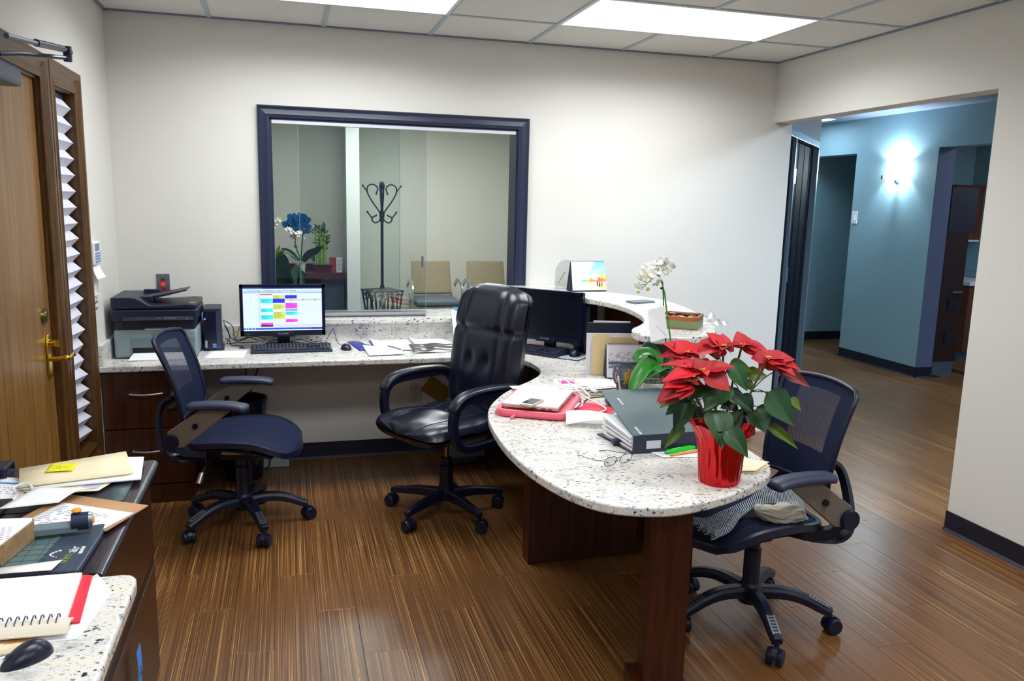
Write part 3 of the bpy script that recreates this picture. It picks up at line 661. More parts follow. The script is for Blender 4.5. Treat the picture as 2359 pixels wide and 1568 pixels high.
# sconce
t = thing('wall_sconce', 'lit white half-cylinder wall sconce in the hallway', 'lamp', (6.25, 1.89, 1.91))
b = B(); b.grid(15, 2, lambda u, v: (-.11*sin(pi*u)**.8, -.155+.31*u, .18*v)); o = build('shade', b, diffuser_mat('sconce_glow', 40, (.80, .95, 1)), t, solid=.003)
b = B(); b.sph((-.05, 0, .12), .03, 12); build('bulb', b, diffuser_mat('sconce_bulb', 1100, (.72, .90, 1)), t)
b = B(); b.cyl((-.03, -.0, -.03), (0, 0, -.03), .02, .02, 12); b.box((-.035, 0, -.01), (.07, .03, .012)); b.box((-.112, .09, .015), (.008, .022, .04)); build('bracket', b, M_gun, t)
for nm, lab, x, y, z in (('light_switch', 'white light switch plate on the hallway wall left of the sconce', 6.244, 2.47, 1.46),):
    t = thing(nm, lab, 'switch', (x, y, z)); b = B(); b.box((0, 0, .06), (.008, .085, .13)); build('cover_plate', b, M_white, t, bevel=.002); b = B(); b.box((-.006, 0, .06), (.006, .03, .06)); build('rocker', b, M_white, t)
# diagonal wall with the double door
O = V((3.66, -.0, 0)); DX = V((.7071, .7071, 0)); DN = V((.7071, -.7071, 0))   # along, facing the hallway
def dg(b, s0, s1, n0, n1, z0, z1):
    vs = [O+DX*s+DN*n+V((0, 0, z)) for s in (s0, s1) for n in (n0, n1) for z in (z0, z1)]
    return b.add(vs, [(0, 1, 3, 2), (4, 6, 7, 5), (0, 4, 5, 1), (2, 3, 7, 6), (0, 2, 6, 4), (1, 5, 7, 3)])
b = B(); dg(b, 1.50, 1.66, -.16, -.03, 0, CH); dg(b, .06, 1.5, -.16, -.03, 2.15, CH)
struct(build('wall_diagonal', b, paint('diag_paint', (200, 206, 210))), 'pale diagonal wall above and beside the black double door')
t = thing('door_2', 'black double door in an aluminium frame on the diagonal wall beyond the opening', 'door', tuple(O+DX*.8)); t['kind'] = 'structure'; del t['category']
M_fr = mat('door_frame_alu', (150, 172, 190), .28, .6); M_dk = mat('ebony_veneer', (9, 12, 32), .6, spec=.12, var=.3, vscale=5, stretch=(3, 3, .3))
b = B(); dg(b, .06, .11, -.16, .0, 0, 2.15); dg(b, 1.45, 1.50, -.16, .0, 0, 2.15); dg(b, .11, 1.45, -.16, .0, 2.10, 2.15); W('frame', b, M_fr, t, bevel=.003)
b = B(); dg(b, .11, .50, -.08, -.035, .01, 2.09); [dg(b, .15+q*.12, .19+q*.12, -.035, -.031, .02, 2.09) for q in range(3)]; lf = W('door_leaf', b, M_dk, t)
b = B(); dg(b, .50, .535, -.09, -.01, 0, 2.10); W('astragal', b, M_fr, t)
b = B(); dg(b, .60, 1.45, -.09, -.045, .01, 2.09); [dg(b, .80+q*.25, .86+q*.25, -.045, -.042, .02, 2.09) for q in range(3)]; lf = W('door_leaf', b, M_dk, t)
b = B(); dg(b, .535, .60, -.10, -.07, .01, 2.09); W('lit_gap_strip', b, mat('lit_gap_tint', (170, 178, 170), .5), t)  # pale strip stands in for the lit wall seen through the door gap
for z in (1.78, 1.03, .28):
    b = B(); dg(b, .52, .70, -.045, -.030, z, z+.11); W('hinge', b, mat('hinge_steel', (110, 122, 148), .35, .5), t)
# tall cabinet and counter in the side room
t = thing('tall_cabinet', 'tall dark brown cabinet with vents in the room past the hallway', 'cabinet', (6.66, 1.62, 0))
b = B(); b.b2(-.16, .10, -.17, .3, .14, 1.41); build('lower_body', b, mat('dark_walnut', (44, 18, 18), .4, var=.2, vscale=8), t); b = B(); b.b2(-.15, .165, -.17, .3, 1.41, 1.83); build('upper_body', b, mat('espresso', (34, 28, 44), .45), t)
b = B(); b.b2(-.15, .09, -.16, .3, 0, .14); build('plinth', b, mat('grey_plinth', (72, 88, 104), .5), t)
for z in (.33, .66):
    b = B(); b.b2(-.06, .04, -.178, -.17, z, z+.1); v_ = build('vent', b, mat('vent_black', (14, 18, 34), .5), t); b = B(); [b.b2(-.058, .038, -.184, -.178, z+.008+i*.014, z+.014+i*.014) for i in range(6)]; build('louvre', b, mat('vent_louvre', (34, 38, 58), .5), v_)
b = B(); b.b2(-.03, .09, -.19, -.175, .82, .835); build('handle', b, M_steel, t)
t = thing('upper_cabinet', 'reddish brown wall cabinet hanging high beside the tall dark cabinet', 'cabinet', (7.05, 2.45, 1.4))
b = B(); b.b2(-.35, .10, -.02, .165, 0, 1.0); build('body', b, wood('red_walnut', (88, 48, 34), (120, 70, 50), .4), t); b = B(); b.b2(-.13, -.128, -.022, -.018, 0, 1.0); build('door_gap', b, M_ink, t)
t = thing('wall_cabinet', 'reddish brown wall cabinet above the sink', 'cabinet', (7.75, 2.45, 1.28))
b = B(); b.b2(-.25, .14, -.02, .165, .02, .62); build('body', b, wood('red_walnut2', (88, 48, 34), (120, 70, 50), .4), t); b = B(); b.b2(-.25, .14, -.02, .165, 0, .02); build('light_rail', b, M_white, t)
t = thing('sink_counter', 'white counter on a brown base cabinet with a steel tap past the hallway', 'counter', (7.65, 2.4, 0))
b = B(); b.b2(-.25, .24, -.4, .2, .10, .83); build('base_cabinet', b, wood('red_walnut3', (88, 48, 34), (116, 66, 48), .4), t); b = B(); b.b2(-.27, .24, -.42, .2, .83, .87); build('countertop', b, M_white, t)
b = B(); b.b2(-.25, .24, -.36, .2, 0, .10); build('plinth', b, mat('grey_plinth', (72, 88, 104), .5), t)
b = B(); b.tube(catmull([(.0, -.05, .87), (0, -.05, .93), (.06, -.12, .965), (.12, -.2, .95)], 5), .008, 8); b.cyl((-.04, -.05, .87), (-.04, -.05, .90), .012, .01, 10); build('tap', b, M_steel, t, smooth=50)
b = B(); b.sph((-.1, -.408, .60), .012); build('knob', b, M_alu, t)
t = thing('arm_light', 'white vertical grab bar with a dark handset in the side room', 'fixture', (7.10, 1.62, 1.42))
b = B(); b.tube([(0, 0, 0), (.01, 0, .66)], .011, 10); b.tube([(-.03, 0, .17), (.07, 0, .17)], .006, 8); b.tube([(.06, 0, .17), (.065, 0, .5)], .005, 8); build('bar', b, M_white, t, smooth=50)
b = B(); b.box((.06, .02, .45), (.05, .04, .15)); build('handset', b, mat('handset_navy', (16, 22, 70), .4), t, bevel=.008)
t = thing('exit_fixture', 'small white ceiling fixture seen above the black double door', 'fixture', (4.28, .40, 2.36), pi/4)
b = B(); b.box((0, 0, .02), (.14, .05, .04)); build('housing', b, M_white, t, bevel=.005); b = B(); b.box((.05, -.03, .02), (.02, .01, .03)); build('lamp_head', b, M_white, t)
# ------------------------------------------------------------------ granite counters
DT = .735; TK = .031
curve = catmull([(2.20, -1.40), (2.08, -1.72), (1.99, -1.87)], 5)
outer = catmull([(1.975, -2.05), (1.955, -2.30), (1.952, -2.52), (1.925, -2.66), (1.845, -2.765), (1.705, -2.85), (1.571, -2.905), (1.443, -2.932), (1.342, -2.918), (1.254, -2.872), (1.196, -2.795), (1.152, -2.68), (1.118, -2.508), (1.106, -2.289), (1.120, -2.04), (1.152, -1.84), (1.207, -1.68), (1.305, -1.505), (1.409, -1.370), (1.517, -1.250), (1.603, -1.115), (1.643, -.96), (1.633, -.80), (1.565, -.69), (1.43, -.638), (1.219, -.622)], 5)
knee = catmull([(2.005, -.04), (2.13, -.30), (2.20, -.60), (2.235, -.95), (2.21, -1.30), (2.12, -1.62), (1.99, -1.87)], 6)   # inner face of the knee wall
poly = [(-.532, -.002), (1.99, -.002)]+[(p.x, p.y) for p in knee]+[(p.x, p.y) for p in outer]+[(-.532, -.615)]
b = B(); b.prism(poly, DT-TK, DT)
ctr_ = thing('granite_counter', 'speckled granite counter running along the window wall and curving out to a rounded peninsula', 'counter', (1.0, -.6, 0))
build('countertop', b, M_gran, ctr_, world=True, bevel=.006, seg=3, smooth=40)
for lab, bb in (('speckled granite backsplash on the wall behind the printer', (-.532, .235, -.022, -.001, DT, DT+.105)), ('speckled granite upstand under the window sill', (.235, 1.86, -.022, -.001, DT, WZ0-.03)), ('short granite side splash on the left wall beside the printer', (XL+.001, XL+.022, -.612, -.022, DT, DT+.105))):
    b = B(); b.b2(*bb); tag(build('backsplash', b, M_gran, bevel=.002), lab, 'backsplash')
# knee wall, curved
kn = [V((p.x, p.y, 0)) for p in knee]; out_ = []
for i, p in enumerate(kn):
    a = kn[max(0, i-1)]; c = kn[min(len(kn)-1, i+1)]; d = (c-a).normalized(); out_.append(p+V((-d.y, d.x, 0))*.10)
t = thing('knee_wall', 'curved dark wood panel wall carrying the raised reception ledge', 'partition', (2.2, -.95, 0))
b = B(); b.prism([(p.x, p.y) for p in kn]+[(p.x, p.y) for p in reversed(out_)], 0, 1.034); W('wood_panel', b, M_cherry, t, smooth=30)
e0, e1 = kn[-1], out_[-1]; d = (kn[-1]-kn[-2]).normalized()
b = B(); b.prism([(q.x, q.y) for q in (e0-(e1-e0).normalized()*.012, e0-(e1-e0).normalized()*.012+d*.022, e1+d*.022, e1)], DT, 1.034); W('granite_end_panel', b, M_gran, t)
inner = catmull([(1.66, -.10), (1.80, -.33), (1.92, -.54), (1.995, -.707), (2.047, -.87), (2.066, -1.06), (2.03, -1.353), (1.945, -1.58), (1.865, -1.70), (1.795, -1.785), (1.762, -1.88), (1.775, -1.96), (1.83, -2.02), (1.93, -2.045), (2.04, -1.995), (2.14, -1.885), (2.232, -1.70), (2.30, -1.51), (2.365, -1.27), (2.405, -1.02), (2.412, -.80), (2.35, -.59), (2.244, -.395), (2.13, -.2), (2.05, -.05)], 5)
b = B(); b.prism([(p.x, p.y) for p in inner]+[(2.04, -.003), (1.62, -.003)], 1.036, 1.067)
tag(build('reception_ledge', b, M_gran, bevel=.007, seg=3, smooth=40), 'raised curved granite transaction ledge with a rounded end', 'ledge')
# supports
b = B(); b.box((1.64, -1.67, .352), (.52, .088, .703)); build('support_panel', b, M_cherry, ctr_, world=True, bevel=.0015)
PM = M.Translation((1.535, -2.70, 0))@M.Rotation(-.23, 4, 'Z')
b = B(); b.box((.005, 0, .352), (.135, .088, .703)); b.v = [tuple(PM@V(v)) for v in b.v]; po = build('support_post', b, M_cherry, ctr_, world=True, bevel=.0015)
b = B(); b.b2(-.10, .085, -.055, .075, 0, .05); b.v = [tuple(PM@V(v)) for v in b.v]; build('foot', b, M_cherryx, po, world=True, bevel=.002)
# base cabinet under the printer
t = thing('drawer_cabinet', 'dark cherry two-drawer base cabinet under the printer', 'cabinet', (-.325, -.3, 0))
b = B(); b.b2(-.205, .208, -.27, .295, 0, .702); build('body', b, M_cherry, t)
for z0, z1 in ((.405, .698), (.105, .398)):
    b = B(); b.b2(-.203, .206, -.29, -.27, z0, z1); dr = build('drawer', b, M_cherry, t, bevel=.0015)
    b = B(); zc = z0+(z1-z0)*.62; b.tube(catmull([(-.075, -.29, zc), (-.07, -.308, zc), (0, -.322, zc-.002), (.07, -.308, zc), (.075, -.29, zc)], 5), .005, 8); build('handle', b, M_alu, dr, smooth=50)
b = B(); b.b2(-.203, .206, -.288, -.27, .002, .098); build('toe_panel', b, M_cherry, t)
# under-counter side panel right
b = B(); b.b2(1.711, 1.729, -.58, -.03, 0, .70); build('end_panel', b, M_cherry, ctr_, world=True)
# floor things under the counter
t = thing('waste_bin', 'black plastic waste bin under the counter behind the left mesh chair', 'bin', (.115, -.26, 0))
b = B(); b.lathe([(.0, .004), (.105, .004), (.135, .45), (.141, .45), (.141, .465), (.128, .465), (.1, .012), (0, .012)], 32); build('bin', b, M_blk2, t, smooth=40)
t = thing('lined_bin', 'waste bin with a grey translucent liner under the counter behind the leather chair', 'bin', (1.40, -.24, 0))
b = B(); b.add([(sx*(.10+.03*z), sy*(.08+.03*z), z*.32) for z in (0, 1) for sx, sy in ((-1, -1), (1, -1), (1, 1), (-1, 1))], [(3, 2, 1, 0), (0, 1, 5, 4), (1, 2, 6, 5), (2, 3, 7, 6), (3, 0, 4, 7)]); build('bin', b, mat('smoke_bin', (60, 72, 84), .5), t, bevel=.03, seg=4, smooth=50)
b = B(); b.add([(sx*(.113+.03*z), sy*(.093+.03*z), .06+z*.28) for z in (0, 1) for sx, sy in ((-1, -1), (1, -1), (1, 1), (-1, 1))], [(0, 1, 5, 4), (1, 2, 6, 5), (2, 3, 7, 6), (3, 0, 4, 7)]); build('liner', b, mat('liner_film', (104, 120, 128), .35, bump=.8, bscale=30), t, smooth=50)
t = thing('power_box', 'pale grey power adapter box on the floor against the black base', 'adapter', (.27, -.10, 0))
b = B(); b.box((0, 0, .036), (.19, .075, .07)); build('box', b, mat('putty_plastic', (150, 160, 166), .5), t, bevel=.006); b = B(); b.box((-.01, .012, .075), (.14, .03, .012)); build('lid', b, mat('putty_plastic', (150, 160, 166), .5), t)
b = B(); b.tube(catmull([(.18, -.06, .09), (.245, -.142, .10), (.25, -.148, .02), (.2, -.17, .006), (.1, -.12, .006)], 6), .004, 8); tag(build('power_cable', b, M_blk, smooth=60), 'black cable looping over the pale adapter box on the floor', 'cable')
b = B(); b.tube(catmull([(.16, -.02, .70), (.13, -.035, .55), (.16, -.03, .35), (.22, -.05, .1)], 6), .004, 8); b.tube(catmull([(.17, -.02, .70), (.2, -.03, .6), (.17, -.035, .5), (.12, -.04, .3)], 6), .004, 8); tag(build('hanging_cables', b, M_blk, smooth=60), 'pair of black cables hanging down the wall under the counter', 'cable')
b = B(); b.box((0, 0, 0), (.17, .002, .11), m=M.Rotation(.62, 3, 'Y')); tag(build('yellow_envelope', b, mat('envelope_yellow', (150, 118, 10), .7), loc=(1.275, -.012, .405)), 'yellow envelope stuck on the wall under the counter beside the outlet', 'envelope')
# ------------------------------------------------------------------ left foreground desk
M_lam = mat('desk_laminate', (38, 28, 40), .22)
t = thing('wood_desk', 'dark cherry desk with a rounded glossy edge along the left wall', 'desk', (-.29, -2.61, 0))
b = B(); b.b2(-.235, .222, -.41, .41, 0, .695); build('pedestal', b, wood('desk_side', (44, 20, 8), (70, 36, 14), .3, 'y'), t)
b = B(); b.b2(-.235, .226, -.412, .412, .700, .7345); build('desktop', b, M_lam, t)
b = B(); sec = [(.0, -.03), (.012, -.034), (.02, -.028), (.024, -.018), (.020, -.008), (.026, -.004), (.030, .006), (.024, .016), (.012, .019), (0, .019)]
b.sweep([(.222, -.412, .716), (.222, .412, .716)], [(a, c) for a, c in sec], up=(0, 0, 1)); build('rounded_edge', b, M_lam, t, smooth=50)
b = B(); b.b2(.222, .2265, -.41, .395, .425, .690); dr = build('drawer', b, wood('desk_side2', (44, 20, 8), (70, 36, 14), .3, 'y'), t, bevel=.001); b = B(); b.b2(.222, .2265, -.41, .395, .02, .385); build('drawer', b, wood('desk_side3', (44, 20, 8), (70, 36, 14), .3, 'y'), t, bevel=.001)
b = B(); b.b2(.222, .2238, -.41, .395, .385, .425); build('drawer_gap', b, mat('gap_dark', (24, 6, 22), .4), t)
b = B(); b.grid(4, 6, lambda u, v: (-.0462+.004*sin(v*3), -2.69+.055*u+.01*v, .215+.12*v)); o = tag(build('blue_sticky_note', b, mat('note_blue', (70, 140, 235), .6), solid=.0006), 'bright blue sticky note stuck on the side of the wooden desk', 'note')
text('M\nScan', .014, M_ink, o, (.0032, .0, .055), (pi/2, 0, pi/2))
t = thing('side_desk', 'speckled granite desk corner in the left foreground over wood panels', 'desk', (-.25, -3.75, 0))
pl_ = [(-.28, .71), (.255, .71), (.277, .703), (.287, .685), (.290, .66), (.290, -.9), (-.28, -.9)]
b = B(); b.prism(pl_, DT-.034, DT); build('granite_top', b, M_gran, t, bevel=.008, seg=3, smooth=40)
b = B(); b.b2(-.27, .205, -.88, .70, 0, .70); build('pedestal', b, wood('desk_side4', (44, 20, 8), (70, 36, 14), .3, 'y'), t)
# ------------------------------------------------------------------ chairs (local: facing +X, origin on the floor under the column)
M_cmesh = mat('chair_mesh_dark', (24, 32, 60), .8, bump=.5, bscale=900, spec=.2); M_csee = mesh_fabric('chair_mesh_open', (34, 42, 70), .26)
M_cpl = mat('chair_nylon', (14, 20, 46), .38, bump=.12, bscale=700); M_taupe = mat('taupe_bracket', (112, 102, 92), .5); M_chr = mat('chrome', (205, 208, 214), .15, 1)
def caster(t, x, y, ang):
    b = B(); c_, s_ = cos(ang), sin(ang)
    b.cyl((x, y, .055), (x, y, .082), .009, .009, 10)
    cx, cy = x+.012*c_, y+.012*s_; px, py = -s_, c_
    b.ext([(.033*cos(q), .035*sin(q)) for q in [i*pi/8 for i in range(9)]], (cx-px*.009, cy-py*.009, .032), (c_, s_, 0), (0, 0, 1), (px, py, 0), .018)
    hd = build('caster', b, M_cpl, t)
    for s in (-1, 1):
        b = B(); b.lathe([(0, -.011), (.026, -.011), (.0305, -.007), (.0305, .007), (.028, .011), (0, .011)], 20)
        R_ = M.Rotation(pi/2, 4, 'X'); T = M.Translation((cx+px*.018*s, cy+py*.018*s, .0305))@M.Rotation(ang, 4, 'Z')@R_
        b.v = [tuple(T@V(v)) for v in b.v]; build('wheel', b, M_cpl, hd, smooth=40)
def mesh_chair(label, loc, rz, base_ang, group=None, hx=0, rec=.105):
    t = thing('mesh_office_chair', label, 'chair', loc, rz, group)
    # base
    b = B(); b.lathe([(.0, .085), (.045, .085), (.052, .11), (.05, .145), (.034, .16), (.032, .165), (.032, .30), (.026, .305), (.026, .36), (.018, .362), (.018, .43), (0, .43)], 24, c=(hx, 0, 0)); build('column', b, M_cpl, t, smooth=35)
    for k in range(5):
        a = base_ang-rz+k*2*pi/5; c_, s_ = cos(a), sin(a)
        pts = [(.03, .128), (.09, .136), (.15, .135), (.21, .120), (.26, .098), (.30, .082)]
        b = B(); b.sweep(catmull([(hx+r_*c_, r_*s_, z) for r_, z in pts], 4), [(-.021, -.019), (.021, -.019), (.024, .004), (.015, .018), (-.015, .018), (-.024, .004)], scales=[1.25-.4*(i/20) for i in range(21)])
        lg = build('base_leg', b, M_cpl, t, smooth=40, bevel=.003)
        b = B(); P0, P1 = V((hx+.215*c_, .215*s_, .139)), V((hx+.29*c_, .29*s_, .106)); d = (P1-P0).normalized(); sd = V((-s_, c_, 0))
        for q in range(6):
            o_ = P0+(P1-P0)*((q+.2)/6); b.add([o_-sd*.010, o_+sd*.010, o_+sd*.010+d*.0058, o_-sd*.010+d*.0058]+[v+V((0, 0, -.004)) for v in (o_-sd*.010, o_+sd*.010, o_+sd*.010+d*.0058, o_-sd*.010+d*.0058)], [(0, 1, 2, 3), (0, 4, 5, 1), (1, 5, 6, 2), (2, 6, 7, 3), (3, 7, 4, 0)])
        for s in (-1, 1):
            o_ = P0+sd*(.0125*s); e_ = P1+sd*(.0125*s); b.add([o_-sd*.003, o_+sd*.003, e_+sd*.003, e_-sd*.003], [(0, 1, 2, 3)])
        build('foot_grate', b, M_steel, lg, solid=.001)
        caster(t, hx+.295*c_, .295*s_, a+.5+k*1.3)
    # mechanism
    b = B(); b.box((-.01, 0, .402), (.30, .22, .05)); b.box((.01, 0, .372), (.2, .14, .05)); b.box((-.16, 0, .41), (.14, .10, .035)); b.cyl((.10, -.10, .392), (.10, -.155, .392), .022, .02, 14); build('mechanism', b, M_cpl, t, bevel=.012, seg=3)
    b = B(); b.cyl((.065, .0, .40), (.065, 0, .31), .028, .025, 16) ; build('tension_knob', b, M_cpl, t, smooth=40)
    b = B(); b.tube([(-.1, -.1, .39), (-.13, -.17, .345), (-.135, -.19, .32)], .006, 8); lv = build('lever', b, M_cpl, t); b = B(); b.tube([(-.135, -.185, .328), (-.145, -.21, .285)], [.012, .015], 12); build('lever_grip', b, M_chr, lv, smooth=50)
    # seat
    def so(s): return (.235+.018*sin(pi*s))*(1-abs(2*s-1)**7)**.42*(1-.10*(1-s)**2)
    def sz(s, q): return .452+.034*sin(pi*min(1, s*.95+.05))-.058*max(0, (s-.62)/.38)**2-.014*(1-q*q)
    def sx(s): return -.225+.495*s
    b = B(); b.grid(15, 19, lambda u, v: (sx(.004+.992*v), (2*u-1)*so(.004+.992*v), sz(v, 2*u-1)))
    build('seat_mesh', b, M_cmesh, t, smooth=60, solid=.006)
    loop = [(sx(s), so(s), sz(s, 1)-.006) for s in [.002+.996*i/18 for i in range(19)]]+[(sx(s), -so(s), sz(s, 1)-.006) for s in [.998-.996*i/18 for i in range(19)]]
    b = B(); b.sweep(loop, [(-.012, -.014), (.010, -.016), (.016, -.002), (.010, .010), (-.008, .010)], closed=True); build('seat_rim', b, M_cpl, t, smooth=50)
    b = B(); b.grid(9, 11, lambda u, v: (sx(.08+.74*v), (2*u-1)*so(.08+.74*v)*.82, .412+.016*abs(2*u-1)**2+.016*sin(pi*v)-.028*v*v)); build('seat_pan', b, M_cpl, t, smooth=60, solid=.012)
    b = B(); b.b2(-.045, .085, -.185, -.183, .415, .437); build('warning_label', b, mat('label_tan', (170, 152, 88), .6), t)
    # backrest
    def bx(u, v): q = 2*u-1; return V((-.215-rec*v**1.2-.028*(1-q*q)+.014*sin(pi*v), q*(.182+.018*v), .565+.39*v-.02*q*q*v))
    b = B(); n = 19
    U = [i/(n-1) for i in range(n)]; inn = lambda u, v: .22 < u < .80 and .36 < v < .88
    for i in range(n-1):
        for j in range(n-1):
            if not inn((U[i]+U[i+1])/2, (U[j]+U[j+1])/2): b.quad(bx(U[i], U[j]), bx(U[i+1], U[j]), bx(U[i+1], U[j+1]), bx(U[i], U[j+1]))
    build('back_mesh', b, M_cmesh, t, smooth=60)
    b = B()
    for i in range(n-1):
        for j in range(n-1):
            if inn((U[i]+U[i+1])/2, (U[j]+U[j+1])/2): b.quad(bx(U[i], U[j]), bx(U[i+1], U[j]), bx(U[i+1], U[j+1]), bx(U[i], U[j+1]))
    o = build('back_mesh_window', b, M_csee, t, smooth=60); o['label'] = 'see-through mesh panel'
    e = .05; lp = [bx(e+(1-2*e)*i/10, 0) for i in range(11)]+[bx(1, e+(1-2*e)*i/10) for i in range(11)]+[bx(1-e-(1-2*e)*i/10, 1) for i in range(11)]+[bx(0, 1-e-(1-2*e)*i/10) for i in range(11)]
    b = B(); b.tube(lp, .0095, 8, closed=True); build('back_frame', b, M_cpl, t, smooth=60)
    # rear yoke and lumbar bracket
    b = B()
    for s in (-1, 1):
        b.sweep(catmull([(-.285, s*.10, .66), (-.325, s*.115, .63), (-.33, s*.15, .57), (-.31, s*.2, .49), (-.27, s*.235, .43), (-.20, s*.2, .405), (-.1, s*.05, .40)], 5), [(-.014, -.008), (.014, -.008), (.014, .008), (-.014, .008)], up=(1, 0, .2), scales=[1+.5*(i/30) for i in range(31)])
    b.tube([(-.285, -.1, .66), (-.305, 0, .665), (-.285, .1, .66)], .011, 8); build('back_yoke', b, M_cpl, t, smooth=40)
    b = B()
    for z in (.60, .645): b.box((-.29, 0, z), (.05, .17, .012))
    build('lumbar_bracket', b, M_cpl, t)
    # arms
    for s in (-1, 1):
        y = s*.262
        b = B(); b.cyl((-.24, y-.022*s, .50), (-.24, y+.026*s, .50), .038, .036, 22); b.sweep([(-.24, y*.97, .50), (-.20, y*.9, .445), (-.12, y*.7, .42)], [(-.02, -.016), (.02, -.016), (.02, .016), (-.02, .016)]); build('arm_hinge', b, M_cpl, t, smooth=40)
        b = B(); pl2 = [(-.235, .472), (-.185, .472+.003), (.005, .628), (.03, .648), (-.105, .650), (-.255, .545)]
        b.ext([(p[0], p[1]) for p in pl2], (0, y-.008, 0), (1, 0, 0), (0, 0, 1), (0, 1, 0), .016); br = build('arm_bracket', b, M_taupe, t, bevel=.004, seg=2)
        b = B(); b.cyl((-.13, y-.018, .575), (-.13, y+.018, .575), .012, .012, 16); build('arm_button', b, M_blk2, br, smooth=40)
        b = B(); P_ = catmull([(-.165, y, .663), (-.12, y, .668), (-.02, y, .671), (.065, y+.006*s, .664), (.10, y+.01*s, .652)], 5)
        b.sweep(P_, [(-.038, -.010), (-.030, -.016), (.030, -.016), (.038, -.010), (.038, .002), (.028, .012), (0, .015), (-.028, .012), (-.038, .002)], scales=[.55]+[.8]+[1]*(len(P_)-4)+[.85, .6]); build('arm_pad', b, mat('arm_pad_urethane', (44, 52, 78), .45), t, smooth=50, bevel=.003)
    return t
c1 = mesh_chair('dark blue-black mesh office chair pulled out before the printer counter, facing right', (.15, -.98, 0), R(-11), R(2))
c3 = mesh_chair('dark mesh office chair at the rounded desk end with a striped scarf on its seat', (2.028, -2.374, 0), R(184), R(-31), hx=-.052, rec=.085)

